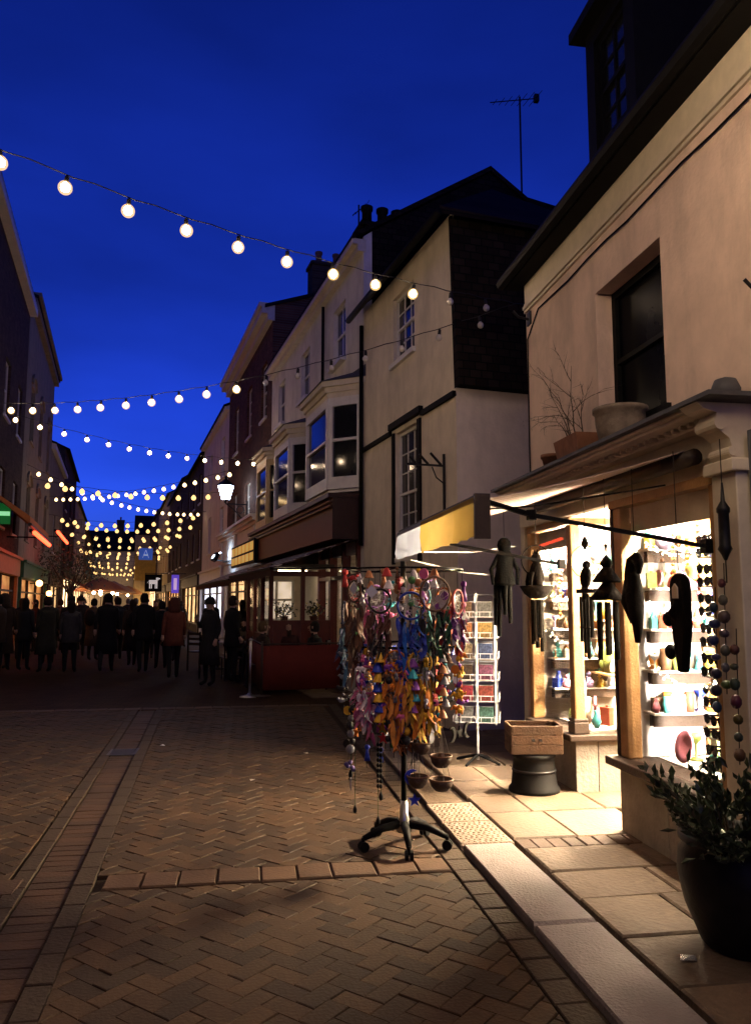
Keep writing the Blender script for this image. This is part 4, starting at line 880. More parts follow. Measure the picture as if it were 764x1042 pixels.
def around(u, front=True, r=.40):
    """place on a hoop: u = sideways share -1..1 seen from the street, front or back half"""
    u = max(-.985, min(.985, u)); a = math.asin(u); a = VIEW + (a if front else math.pi - a)
    return RX0 + r * math.cos(a), RY0 + r * math.sin(a), a
def feather(mb, p, ln, wd, sway):
    n_ = 6; r_ = []
    for k in range(n_ + 1):
        f = k / n_; w_ = wd * math.sin(math.pi * min(1, .12 + f * .88)) ** .8 * (1 if f < 1 else .05); c = Vector(p) + Vector((sway[0] * f * f, sway[1] * f * f, -ln * f)); r_.append((c, w_))
    tdir = Vector((-sway[1], sway[0], 0)); tdir = tdir.normalized() if tdir.length > 1e-6 else Vector((1, 0, 0))
    for th in (-.0012, .0012):
        nn = tdir.cross(Vector((0, 0, 1))) * th; base = len(mb.v)
        for c, w_ in r_: mb.v += [tuple(c - tdir * w_ + nn), tuple(c + nn * 2.5), tuple(c + tdir * w_ + nn)]
        for k in range(n_):
            a = base + k * 3; mb.f += [(a, a + 1, a + 4, a + 3), (a + 1, a + 2, a + 5, a + 4)]
def dreamcatcher(u, tier, r, drop, ring, feath, nf, flen, label, front=True, tagc=None):
    X, Y, a = around(u, front, TIERS[tier][1]); zt = TIERS[tier][0]; t = thing('dreamcatcher', label, 'dreamcatcher', (X, Y, zt), 0, GG)
    m3 = RZ(a + R(90)); c0 = Vector((X, Y, zt - drop - r)); P = lambda q, z, o=0: c0 + m3 @ Vector((q, -o, z))
    MB().tube([(X, Y, zt), P(0, r)], .0025, 4).build('cord', M_CORD, t)
    MB().torus(c0, r, .008, 28, 6, m3 @ RX(R(90))).build('ring', ring, t, True)
    wb = MB()
    for k in range(9):
        a0 = 2 * math.pi * k / 9; a1 = 2 * math.pi * (k + 3) / 9; wb.tube([P(r * math.cos(a0), r * math.sin(a0)), P(r * math.cos(a1), r * math.sin(a1))], .0016, 3); wb.tube([P(r * .6 * math.cos(a0 + .3), r * .6 * math.sin(a0 + .3)), P(r * .6 * math.cos(a1 + .3), r * .6 * math.sin(a1 + .3))], .0014, 3)
    wb.build('web', mat('web_thread', (.45, .42, .4), .8), t)
    for k in range(nf):
        q = -r * .85 + 2 * r * .85 * (k / max(1, nf - 1)); zz = -math.sqrt(max(0, r * r - q * q)); fb_ = MB(); p = P(q, zz, .006); fl = flen * rng.uniform(.5, 1.15)
        fb_.tube([p, p + Vector((0, 0, -.05))], .002, 4); fb_.ball(p + Vector((0, 0, -.03)), .009, 6)
        for j in range(11): feather(fb_, p + Vector((rng.uniform(-.016, .016), rng.uniform(-.016, .016), -.03 - j * fl * .075)), fl * rng.uniform(.25, .4), .010 + .008 * rng.random(), (rng.uniform(-.05, .05), rng.uniform(-.05, .05)))
        fb_.build('feather', feath[k % len(feath)], t)
    if tagc:
        for k, (q, z) in enumerate(tagc): MB().obox(P(q, z, .02), (.062, .002, .062), m3 @ RY(R(45))).build('price_tag', mat('tag_card', (.55, .55, .66), .5, .05, 20), t)
    return t
def F(rgb):
    rgb = tuple(v * .72 for v in rgb); return mat('feather_%d_%d_%d' % tuple(v * 1000 for v in rgb), rgb, .8, .35, 22, sheen=.2)
BL, BL2, PK, OG, YL, RD, PU, WH, GN, BR, DK, TQ = (.02, .05, .42), (.01, .12, .55), (.62, .12, .28), (.75, .22, .02), (.75, .42, .03), (.45, .03, .03), (.22, .05, .32), (.62, .56, .60), (.02, .10, .05), (.13, .055, .025), (.014, .012, .014), (.03, .32, .40)
dreamcatcher(.12, 0, .085, .16, F(BL), [F(BL), F(BL2)], 5, .34, 'bright blue dreamcatcher with blue feathers at the front of the spinner rack')
dreamcatcher(-.78, 0, .07, .08, F(BR), [F(BR), F((.20, .10, .05)), F((.09, .04, .02))], 4, .56, 'brown dreamcatcher with long brown feathers and a diamond price tag', tagc=[(.02, .02)])
dreamcatcher(-.36, 0, .075, .14, F(DK), [F((.10, .03, .02)), F(DK)], 5, .46, 'near black dreamcatcher with dark red feathers and a diamond price tag', tagc=[(-.05, .06)])
dreamcatcher(.50, 0, .11, .06, F(BR), [F(DK), F(GN)], 6, .44, 'large brown ringed dreamcatcher with black and dark green feathers')
dreamcatcher(.88, 0, .08, .14, F(RD), [F(PU), F(WH), F(RD)], 5, .30, 'crimson dreamcatcher with purple and white feathers at the shop side of the rack')
dreamcatcher(-.97, 0, .075, .22, F((.02, .04, .12)), [F((.02, .04, .14)), F((.05, .14, .24))], 4, .34, 'navy dreamcatcher at the street side edge of the spinner rack')
dreamcatcher(-.55, 1, .085, .12, F(PK), [F(PK), F((.62, .30, .40)), F(WH)], 5, .28, 'pink dreamcatcher with pink and white feathers on the middle hoop')
dreamcatcher(.25, 1, .075, .02, F(YL), [F(YL), F(OG)], 5, .40, 'yellow dreamcatcher with amber feathers on the middle hoop')
dreamcatcher(-.12, 1, .07, .02, F(OG), [F(OG), F((.78, .30, .05))], 4, .42, 'orange dreamcatcher with flame orange feathers on the middle hoop')
dreamcatcher(.3, 0, .08, .1, F(TQ), [F(TQ), F(DK)], 4, .4, 'turquoise dreamcatcher on the far side of the top hoop', False)
dreamcatcher(-.5, 0, .08, .1, F(PU), [F(PU), F(PK)], 4, .4, 'violet dreamcatcher on the far side of the top hoop', False)
dreamcatcher(.72, 0, .07, .12, F(OG), [F(RD), F(OG)], 4, .36, 'scarlet and orange dreamcatcher on the far side of the top hoop', False)
# strings of felt animals, beads and bells
def bird_shape(mb, c, s_, m3):
    c = Vector(c); mb.ball(c, s_, 8, (1.25, .55, .8), m3); mb.ball(c + m3 @ Vector((s_ * 1.2, 0, s_ * .55)), s_ * .5, 7, (1, .7, 1), m3)
    mb.add([c + m3 @ Vector((-s_ * 1.0, -.004, s_ * .1)), c + m3 @ Vector((-s_ * 2.1, 0, s_ * .7)), c + m3 @ Vector((-s_ * 2.0, 0, -s_ * .2)), c + m3 @ Vector((-s_ * 1.0, .004, -s_ * .1))], [(0, 1, 2), (0, 2, 3), (0, 3, 1), (1, 3, 2)])
    mb.add([c + m3 @ Vector((s_ * 1.6, -.003, s_ * .6)), c + m3 @ Vector((s_ * 2.1, 0, s_ * .45)), c + m3 @ Vector((s_ * 1.6, .003, s_ * .4))], [(0, 1, 2)])
def eleph_shape(mb, c, s_, m3):
    c = Vector(c); mb.ball(c, s_, 8, (1.2, .6, .85), m3); mb.ball(c + m3 @ Vector((s_ * 1.2, 0, s_ * .35)), s_ * .6, 7, (1, .8, 1), m3)
    mb.tube([c + m3 @ Vector((s_ * 1.6, 0, s_ * .3)), c + m3 @ Vector((s_ * 2.0, 0, -s_ * .3)), c + m3 @ Vector((s_ * 2.3, 0, -s_ * .35))], [s_ * .25, s_ * .18, s_ * .1], 5)
    for q in (-.7, .7):
        for e in (-.3, .3): mb.tube([c + m3 @ Vector((s_ * q, s_ * e, -s_ * .3)), c + m3 @ Vector((s_ * q, s_ * e, -s_ * 1.35))], s_ * .26, 5)
    mb.ball(c + m3 @ Vector((s_ * 1.0, -s_ * .5, s_ * .3)), s_ * .4, 6, (.8, .3, 1), m3)
def star_poly(n, r0, r1): return [((r0 if k % 2 == 0 else r1) * math.sin(math.pi * k / n), (r0 if k % 2 == 0 else r1) * math.cos(math.pi * k / n)) for k in range(2 * n)]
def mobile(u, tier, form, cols, n_, label, drop=.03, step=.075, size=.026, front=True, rad=None):
    X, Y, a = around(u, front, rad or TIERS[tier][1]); zt = TIERS[tier][0]; t = thing(form + '_string', label, 'ornament', (X, Y, zt), 0, GG)
    MB().tube([(X, Y, zt), (X, Y, zt - drop - step * n_ - .03)], .0022, 4).build('cord', M_CORD, t); m0 = RZ(a + R(90))
    for k in range(n_):
        z = zt - drop - step * k; m3 = RZ(rng.uniform(0, 6.28)); c = (X + rng.uniform(-.012, .012), Y + rng.uniform(-.012, .012), z); mb = MB(); f = form
        if f == 'bird': bird_shape(mb, c, size * .8, m3)
        elif f == 'elephant': eleph_shape(mb, c, size * .75, m3)
        elif f == 'bead': mb.ball(c, size * rng.uniform(.5, .9), 8)
        elif f == 'bell': mb.lathe([(size * 1.1, -size * 1.1), (size * .95, -size * .9), (size * .6, 0), (size * .3, size * .5), (0, size * .6)], 10, c)
        elif f == 'star': pts = star_poly(5, size * 1.25, size * .5); mb.prism(pts, lambda p: Vector(c) + m0 @ Vector((p[0], -.006, p[1])), lambda p: Vector(c) + m0 @ Vector((p[0], .006, p[1])))
        elif f == 'tassel':
            mb.ball(c, size * .4, 7)
            for j in range(10): b_ = j * .628; mb.tube([c, (c[0] + size * .35 * math.cos(b_), c[1] + size * .35 * math.sin(b_), c[2] - step * .85)], [size * .12, size * .08], 4)
        elif f == 'disc': mb.prism([(size * math.cos(j * .524), size * math.sin(j * .524)) for j in range(12)], lambda p: Vector(c) + m3 @ Vector((p[0], -.003, p[1])), lambda p: Vector(c) + m3 @ Vector((p[0], .003, p[1])))
        mb.build(f, paint(cols[k % len(cols)], .55), t, f not in ('star', 'disc'))
        if f in ('bird', 'elephant'): MB().ball((X, Y, z - step * .5), .009, 6).build('bead', paint(cols[(k + 1) % len(cols)], .35), t, True)
    return t
LB = {'red': RD, 'white': WH, 'pink': PK, 'orange': OG, 'yellow': YL, 'blue': BL, 'purple': PU, 'green': (.06, .22, .07), 'turquoise': TQ, 'brown': BR, 'black': DK, 'copper': (.42, .17, .07), 'silver': (.2, .2, .22)}
plan = [  # u, tier, form, colours, pieces, drop, step, size, front
    (-.93, 0, 'tassel', ('red', 'copper'), 1, .02, .12, .05, 1), (-.66, 0, 'bell', ('copper',), 2, .03, .07, .026, 1), (-.5, 0, 'tassel', ('copper', 'pink'), 1, .02, .13, .05, 1), (-.24, 0, 'bell', ('red', 'white'), 2, .02, .08, .03, 1),
    (-.08, 0, 'disc', ('copper', 'red'), 3, .04, .05, .028, 1), (.22, 0, 'bell', ('white',), 2, .03, .08, .03, 1), (.34, 0, 'disc', ('pink', 'silver'), 2, .04, .08, .03, 1), (.62, 0, 'bell', ('copper', 'white'), 2, .02, .07, .03, 1), (.76, 0, 'tassel', ('red',), 1, .03, .12, .05, 1), (.97, 0, 'tassel', ('purple', 'pink'), 2, .1, .14, .05, 1),
    (.80, 0, 'disc', ('purple', 'white', 'red'), 6, .18, .06, .026, 1), (.93, 0, 'disc', ('white', 'purple', 'black'), 6, .2, .055, .024, 1),
    (-.95, 1, 'bird', ('silver', 'black'), 5, .06, .075, .024, 1), (-.86, 1, 'elephant', ('brown', 'white'), 5, .08, .085, .028, 1), (-.74, 1, 'bird', ('pink', 'white', 'purple'), 6, .05, .075, .028, 1), (-.66, 1, 'disc', ('white', 'orange'), 6, .2, .06, .024, 1), (-.42, 1, 'elephant', ('red', 'white', 'pink'), 6, .1, .08, .03, 1),
    (-.30, 1, 'bird', ('orange', 'pink'), 5, .12, .09, .03, 1), (-.2, 1, 'bead', ('black', 'copper'), 9, .2, .045, .03, 1), (-.02, 1, 'disc', ('purple', 'blue', 'black'), 8, .08, .05, .026, 1), (.10, 1, 'bird', ('yellow', 'orange'), 5, .1, .085, .03, 1), (.34, 1, 'elephant', ('yellow', 'white'), 5, .08, .085, .032, 1),
    (.42, 1, 'disc', ('green', 'white', 'orange'), 7, .1, .055, .026, 1), (.52, 1, 'bird', ('purple', 'white'), 6, .05, .075, .028, 1), (.62, 1, 'bell', ('silver', 'copper'), 6, .06, .07, .026, 1), (.70, 1, 'bird', ('orange', 'red'), 5, .05, .08, .03, 1), (.78, 1, 'star', ('red', 'yellow'), 6, .02, .075, .028, 1), (.86, 1, 'elephant', ('orange', 'yellow'), 5, .06, .085, .03, 1), (.95, 1, 'star', ('yellow', 'blue'), 2, -.02, .08, .04, 1),
    (-.6, 1, 'bird', ('turquoise', 'red'), 5, .05, .08, .028, 0), (-.2, 1, 'elephant', ('blue', 'yellow'), 5, .05, .085, .028, 0), (.2, 1, 'bird', ('green', 'yellow'), 5, .05, .08, .028, 0), (.6, 1, 'disc', ('red', 'white', 'yellow'), 6, .05, .065, .028, 0), (-.85, 0, 'bird', ('red', 'green'), 6, .05, .08, .028, 0), (0, 0, 'elephant', ('white', 'purple'), 6, .05, .085, .03, 0), (.5, 0, 'bird', ('brown', 'orange'), 6, .05, .08, .028, 0),
    (-.9, 2, 'bead', ('silver', 'black'), 7, .02, .05, .03, 1), (-.7, 2, 'disc', ('silver', 'brown'), 7, .0, .045, .024, 1), (-.5, 2, 'bell', ('silver', 'black'), 5, .0, .055, .024, 1), (-.35, 2, 'star', ('red', 'orange', 'yellow'), 4, .02, .065, .028, 1), (-.2, 2, 'bead', ('green', 'silver'), 7, .0, .045, .03, 1), (.25, 2, 'bead', ('white', 'copper'), 5, .0, .05, .03, 1), (.48, 2, 'disc', ('white', 'silver'), 4, .02, .065, .03, 1), (.72, 2, 'star', ('yellow', 'orange'), 3, .03, .075, .034, 1),
    (.1, 2, 'disc', ('black', 'copper'), 5, .02, .05, .025, 1), (-.62, 2, 'tassel', ('blue',), 1, .28, .10, .04, 1), (-.48, 2, 'tassel', ('blue', 'silver'), 1, .30, .09, .035, 1),
]
tn = ('top', 'middle', 'lowest'); seen = {}
_cn = ['red', 'white', 'pink', 'orange', 'yellow', 'blue', 'purple', 'green', 'turquoise', 'copper', 'silver', 'brown', 'black']; r9 = random.Random(21)
used_ = {(p[2],) + tuple(p[3][:2]) for p in plan}
while len(plan) < 112:
    f_ = r9.choice(('bird', 'elephant', 'disc', 'bell', 'bead', 'star', 'tassel')); c_ = tuple(r9.sample(_cn, 2))
    if (f_,) + c_ in used_: continue
    used_.add((f_,) + c_); tr_ = r9.choice((0, 1, 1, 1, 2, 2)); n9 = r9.randint(4, 7) if tr_ == 1 else r9.randint(2, 4)
    if f_ == 'tassel': n9 = min(n9, 3)
    plan.append((r9.uniform(-.98, .98), tr_, f_, c_, n9, r9.uniform(0, .1), r9.uniform(.055, .08), r9.uniform(.024, .034), 0 if (tr_ == 0 and r9.random() < .6) else 1))
for u, tier, form, cs_, n_, drop, step, size, front in plan:
    where = 'far side' if not front else ('street side' if u < -.55 else 'shop side' if u > .55 else 'front')
    lab = '%s %s string on the %s of the %s hoop' % (' and '.join(cs_[:2]) if len(cs_) < 3 else '%s, %s and %s' % cs_[:3], form, where, tn[tier])
    mobile(u, tier, form, [LB[c] for c in cs_], n_, lab, drop, step, size * 1.15, bool(front), TIERS[tier][1] * (1 - .35 * (len(seen) % 3) / 2)); seen[len(seen)] = 1
# carved sun flower disc
X, Y, a = around(-.02, True, .30); t = thing('wooden_flower', 'carved orange sunflower with a dark centre at the front of the rack', 'ornament', (X, Y, .98), 0, GG); m3 = RZ(a + R(90)); cc = Vector((X, Y, .74))
MB().tube([(X, Y, .98), (X, Y, .80)], .003, 4).build('cord', M_CORD, t)
for k in range(14):
    b_ = 2 * math.pi * k / 14; d = m3 @ Vector((math.cos(b_), 0, math.sin(b_))); sdd = m3 @ Vector((-math.sin(b_), 0, math.cos(b_))); nn = m3 @ Vector((0, -1, 0)); pm = MB()
    pm.add([cc + d * .03, cc + d * .062 + sdd * .014 + nn * .004, cc + d * .095 - nn * .004, cc + d * .062 - sdd * .014 + nn * .004, cc + d * .062 - nn * .008], [(0, 1, 2, 3), (0, 4, 1), (1, 4, 2), (2, 4, 3), (3, 4, 0)]); pm.build('petal', paint((.45, .15, .03), .6), t)
MB().torus(cc, .032, .012, 16, 6, m3 @ RX(R(90))).build('rim', paint((.25, .09, .02), .6), t, True); MB().ball(cc, .03, 10, (1, .5, 1), m3).build('centre', M_CARV, t, True)
# hanging coconut bowls
M_COCO = mat('coconut_shell', (.055, .03, .018), .55, .35, 20, .3, 40)
for u, zb, nm, rr in ((.30, .66, 'upper dark coconut bowl hanging nearest the rack pole', .062), (.24, .455, 'lower dark coconut bowl hanging nearest the rack pole', .068), (.66, .565, 'rimmed coconut bowl hanging above the lowest bowl', .072), (.66, .42, 'lowest rimmed coconut bowl hanging on the shop side', .078), (.30, .80, 'round coconut birdhouse bowl hanging above the two dark bowls', .055)):
    X, Y, a = around(u, True, .36); t = thing('coconut_bowl', nm, 'hanging bowl', (X, Y, zb), 0, GG)
    MB().lathe([(0, 0), (rr * .5, .008), (rr * .85, .035), (rr, .075), (rr * .93, .078), (rr * .78, .04), (rr * .45, .018), (0, .012)], 20, (X, Y, zb)).build('shell', M_COCO, t, True)
    MB().torus((X, Y, zb + .077), rr * .965, .006, 24, 6).build('rim', mat('coconut_rim', (.16, .085, .05), .6), t, True)
    for k in range(3): b_ = k * 2.094 + .5; MB().tube([(X + rr * math.cos(b_), Y + rr * math.sin(b_), zb + .077), (X, Y, zb + .30 if zb < .7 else .98)], .0022, 4).build('string', mat('pale_string', (.4, .36, .3), .9), t)
    if zb < .7: MB().tube([(X, Y, zb + .30), (X, Y, .98)], .002, 4).build('string', MATS['pale_string'], t)
# blue moon, blue star, black moon and star plaque
def plaque(u, z, poly, m, nm, lab, r=.33, th=.012):
    X, Y, a = around(u, True, r); t = thing(nm, lab, 'ornament', (X, Y, z), 0, GG); m3 = RZ(a + R(90)); MB().tube([(X, Y, .98), (X, Y, z)], .002, 4).build('cord', M_CORD, t)
    for k, pl_ in enumerate(poly): MB().prism(pl_, lambda p: Vector((X, Y, z)) + m3 @ Vector((p[0], -th / 2, p[1])), lambda p: Vector((X, Y, z)) + m3 @ Vector((p[0], th / 2, p[1]))).build(('shape', 'star', 'moon')[min(k, 2)], m, t)
def moon(r, cx=0, cz=0, fl=1):
    o = [(cx + fl * r * math.cos(R(60 + k * 24)), cz + r * math.sin(R(60 + k * 24))) for k in range(11)]; i_ = [(cx + fl * (r * .38 + r * .78 * math.cos(R(300 - k * 24 - 8))), cz + r * .78 * math.sin(R(300 - k * 24 - 8))) for k in range(1, 10)]
    return o + i_
M_BLUEM = paint((.03, .05, .50), .35)
plaque(.16, .52, [moon(.05)], M_BLUEM, 'blue_moon', 'glossy blue crescent moon hanging beside the coconut bowls'); plaque(.20, .38, [star_poly(5, .042, .018)], M_BLUEM, 'blue_star', 'small glossy blue star hanging below the dark coconut bowl')
plaque(.86, .78, [moon(.05, -.11, 0, -1), star_poly(5, .042, .018), moon(.05, .11, 0, 1)], M_BLACK, 'moon_star_plaque', 'black star between two crescent moons on the shop side', .42)
plaque(-.04, .86, [star_poly(6, .05, .022)], M_BLACK, 'black_star', 'small black star hung just above the carved sunflower')
# long pendants on the street side
for u, z0, z1, lab in ((-.88, .98, .30, 'long green cord pendant with a dark drop at the street side'), (-.45, .98, .27, 'long black beaded pendant nearest the pole on the street side'), (-.40, .98, .42, 'shorter black beaded pendant beside the long one'), (-.98, .98, .5, 'violet bead pendant with a hanging white tag')):
    X, Y, a = around(u, True, .36); t = thing('pendant', lab, 'ornament', (X, Y, z0), 0, GG); MB().tube([(X, Y, z0), (X, Y, z1)], .0025, 4).build('cord', paint((.05, .09, .04), .8), t)
    MB().lathe([(0, -.045), (.012, -.035), (.014, -.015), (.004, .01)], 8, (X, Y, z1)).build('drop', M_BLACK, t, True)
    if 'beaded' in lab:
        for k in range(9): MB().ball((X, Y, z0 - .26 - k * .032), .011, 6, (1, 1, 1.3)).build('bead', M_BLACK, t, True)
    if 'tag' in lab:
        for k in range(5): MB().ball((X + rng.uniform(-.03, .03), Y, z1 + .06 - k * .012), .016, 6).build('bead', paint((.16, .12, .30), .4), t, True)
        MB().obox((X + .0, Y, z1 - .075), (.045, .003, .085), RZ(a + R(90)) @ RY(R(18))).build('price_tag', MATS['tag_card'], t)
# glass pane ornaments hanging low
for u, lab in ((-.2, 'clear hanging glass panel on the street side of the pole'), (.14, 'clear hanging glass panel on the shop side of the pole')):
    X, Y, a = around(u, False, .25); t = thing('glass_panel', lab, 'ornament', (X, Y, .6), 0, GG); m3 = RZ(a + R(90)); MB().obox((X, Y, .5), (.16, .006, .26), m3).build('pane', glass('ornament_glass', (.85, .88, .95)), t); MB().tube([(X, Y, .63), (X, Y, .98)], .002, 4).build('cord', M_CORD, t)

# ================================================================== HOUSES
def hthing(name, label, pos, rot=BEND, group=None): 
    t = thing(name, label, 'building', tuple(pos), rot, group, flat=False); return t
def sub(par, name, mb, m, smooth=False):
    q = bpy.data.objects.new(name, mb.mesh(name, m, smooth)); col.objects.link(q); q.parent = par; return q
def pots(par, xs, y, z, m=M_TERRA):
    for k, xx in enumerate(xs): sub(par, 'chimney_pot', MB().lathe([(.10, 0), (.095, .3), (.12, .34), (.12, .4), (.085, .42)], 12, (xx, y, z)), m, True)
def gable_roof(mb, wd, dp, eave, ridge, ov=.25, y0=0.0):
    th = .1; k = (ridge - eave) / (dp / 2)
    for sx in (0, 1):
        xa = -ov if sx == 0 else dp + ov; za = eave - ov * k; xm = dp / 2
        mb.add([(xa, y0 - .08, za), (xa, y0 + wd + .08, za), (xm, y0 + wd + .08, ridge), (xm, y0 - .08, ridge), (xa, y0 - .08, za + th), (xa, y0 + wd + .08, za + th), (xm, y0 + wd + .08, ridge + th), (xm, y0 - .08, ridge + th)],
               [(0, 1, 2, 3), (4, 7, 6, 5), (0, 4, 5, 1), (0, 3, 7, 4), (1, 5, 6, 2)])
M_LITW = emit('warm_lit_window', (1.0, .60, .26), 1.6, .75, 2.5); M_LITC = emit('cool_lit_window', (.85, .88, 1.0), 3.0, .6, 2.0, (.6, .6, .9)); M_LITA = emit('amber_lit_window', (1.0, .42, .12), .6, .8, 3.0); M_LITB = emit('bright_lit_window', (1.0, .64, .32), 6.0, .6, 1.2); M_LITV = emit('violet_lit_window', (.35, .25, 1.0), 1.5, .7, 3)
def house(name, label, pos, rot, wd, dp, eave, ridge, wm, ops, roofm=M_SLATE, cornice=None, chim=None, shopf=None, trim=M_WTRIM, hip=False, surround=False, panes=True):
    """ops: (y0, y1, z0, z1, cols, rows, pane material)"""
    t = hthing(name, label, pos, rot); w_ = MB(); oo = [o[:4] for o in ops]
    if shopf: oo.append((shopf['y0'], shopf['y1'], shopf.get('z0', .4), shopf.get('z1', 2.45)))
    wall_grid(w_, 0, wd, 0, eave, oo, .16); w_.quad((0, 0, 0), (0, 0, eave), (dp, 0, eave), (dp, 0, 0)); w_.quad((0, wd, 0), (dp, wd, 0), (dp, wd, eave), (0, wd, eave)); w_.quad((dp, 0, 0), (dp, wd, 0), (dp, wd, eave), (dp, 0, eave))
    if not hip: w_.add([(0, 0, eave), (dp / 2, 0, ridge), (dp, 0, eave)], [(0, 1, 2)]); w_.add([(0, wd, eave), (dp, wd, eave), (dp / 2, wd, ridge)], [(0, 1, 2)])
    w_.build('wall', wm, t, world=False)
    r_ = MB(); gable_roof(r_, wd, dp, eave, ridge); ro_ = r_.build('roof', roofm, t, world=False)
    if cornice:
        c_ = MB()
        for d, a, b in cornice: c_.box(-d, -.02, a, .05, wd + .02, b)
        c_.build('cornice', trim, t, world=False)
    for y0, y1, z0, z1, cc, rr, pm in ops:
        wn = sash(t, y0, y1, z0, z1, .10, cc, rr, trim, pm, .06, .025, world=False, sill=.16, panes=panes)
        if surround:
            s_ = MB(); n_ = 10; ym = (y0 + y1) / 2; rad = (y1 - y0) / 2 + .12
            for k in range(n_):
                a0 = math.pi * k / n_; a1 = math.pi * (k + 1) / n_; s_.bar((-.03, ym + rad * math.cos(a0), z1 + rad * .55 * math.sin(a0)), (-.03, ym + rad * math.cos(a1), z1 + rad * .55 * math.sin(a1)), .1, .16)
            sub(wn, 'arch', s_, trim)
    if chim:
        for y0, y1, x0, x1, zt, npot in chim:
            ch = MB(); ch.box(x0, y0, ridge - 1.2, x1, y1, zt); ch.box(x0 - .05, y0 - .05, zt - .14, x1 + .05, y1 + .05, zt - .04); co = sub(ro_, 'chimney', ch, M_BRICKB)
            pots(ro_, [x0 + (x1 - x0) * (k + .5) / npot for k in range(npot)], (y0 + y1) / 2, zt)
    if shopf:
        y0, y1, z0, z1 = shopf['y0'], shopf['y1'], shopf.get('z0', .4), shopf.get('z1', 2.45); n_ = shopf.get('n', 3); f = MB(); fm = shopf.get('frame', M_DARKW)
        for k in range(n_ + 1): yy = y0 + (y1 - y0) * k / n_; f.box(.02, yy - .05, z0, .12, yy + .05, z1)
        f.box(.022, y0, z0, .118, y1, z0 + .08); f.box(.022, y0, z1 - .5, .118, y1, z1 - .44); so = f.build('shop_window', fm, t, world=False)
        for k in range(n_):
            p = MB(); p.box(.13, y0 + (y1 - y0) * k / n_ + .05, z0 + .08, .14, y0 + (y1 - y0) * (k + 1) / n_ - .05, z1); sub(so, 'pane', p, shopf['pane'])
        fb_ = MB(); fb_.box(-.16, y0 - .15, z1 + .02, .01, y1 + .15, z1 + .55); fb_.box(-.24, y0 - .2, z1 + .55, .01, y1 + .2, z1 + .64); fb_.build('fascia', shopf.get('fascia', M_DARKW), t, world=False)
        for yy in (y0 - .12, y1 + .12): MB().box(-.10, yy - .1, 0, .01, yy + .1, z1 + .02).build('pilaster', shopf.get('fascia', M_DARKW), t, world=False)
    return t
DG = M_DGLASS
# ---- house beside the shop: cream, two sash windows, tile hung towards the alley
h2 = hthing('cream_house', 'cream rendered cottage with two sash windows and a dark tile hung side', rp(0))
w_ = MB(); wa = (1.48, 2.42, 5.42, 6.5); wb = (1.36, 2.32, 2.30, 4.26)
wall_grid(w_, 0, 4.0, 0, 6.85, [wa, wb], .14); w_.quad((0, 0, 0), (0, 0, 4.42), (4, 0, 4.42), (4, 0, 0)); w_.quad((0, 4, 0), (4, 4, 0), (4, 4, 6.85), (0, 4, 6.85)); w_.build('wall', M_CREAM, h2, world=False)
tl = MB(); tl.add([(-.09, -.02, 6.72), (3.6, -.02, 6.72), (3.6, -.16, 4.40), (-.02, -.16, 4.40), (3.6, .05, 4.40), (0.0, .05, 4.40), (0, .05, 6.8), (3.6, .05, 6.8)], [(0, 1, 2, 3), (3, 2, 4, 5), (0, 3, 5, 6)]); tl.build('tile_hanging', M_TILES, h2, world=False)
r_ = MB(); r_.add([(-.28, -.2, 6.66), (-.28, 4, 6.66), (1.45, 4, 8.3), (1.45, 1.7, 8.3), (3.2, -.2, 6.66), (3.2, 4, 6.66), (-.28, -.2, 6.76), (-.28, 4, 6.76)], [(6, 7, 2, 3), (0, 1, 7, 6), (6, 3, 4), (0, 6, 4), (3, 2, 5, 4)]); r_.build('roof', M_TILE, h2, world=False)
MB().tube([(-.30, -.2, 6.68), (-.30, 4, 6.68)], .055, 8).build('gutter', M_BLACK, h2, True, world=False)
MB().tube([(-.06, 3.96, 6.6), (-.06, 3.96, 2.6)], .04, 8).build('downpipe', M_BLACK, h2, True, world=False)
sash(h2, *wa, .08, 3, 2, M_WTRIM, DG, .055, .02, world=False, sill=.14)
sash(h2, *wb, .08, 3, 3, M_WTRIM, DG, .055, .02, world=False, sill=.10)
jb = MB(); jb.box(-.03, wb[0] - .14, 2.2, .01, wb[0] - .02, 4.28); jb.box(-.03, wb[1] + .02, 2.2, .01, wb[1] + .12, 4.28); jb.build('black_jamb', M_BLACK, h2, world=False)
bd = MB(); bd.box(-.05, 0, 4.29, .01, 1.16, 4.36); bd.box(-.07, 1.15, 4.34, .01, 2.5, 4.44); bd.box(-.05, 2.49, 4.27, .01, 4.0, 4.34); bd.build('string_course', M_BLACK, h2, world=False)
# iron sign bracket
t = thing('sign_bracket', 'empty scrolled iron sign bracket on the cream cottage', 'bracket', tuple(rp(.35, 0, 3.3)), BEND, flat=False)
MB().bar((-.03, 0, -.5), (-.03, 0, .28), .03).build('back_bar', M_IRON, t, world=False); MB().bar((-.03, 0, .12), (-.56, 0, .12), .026).build('arm', M_IRON, t, world=False)
for sx, r0 in ((-.16, .09), (-.33, .075), (-.48, .055)):
    sp_ = [(sx + (r0 * (1 - k / 26)) * math.cos(k * .42), 0, -.0 + .13 + r0 + (r0 * (1 - k / 26)) * math.sin(k * .42 - 1.57)) for k in range(22)]; MB().tube(sp_, .018, 5).build('scroll', M_IRON, t, True, world=False)
MB().tube([(-.03, 0, -.12), (-.14, 0, -.04), (-.2, 0, .1)], .010, 5).build('stay', M_IRON, t, True, world=False)
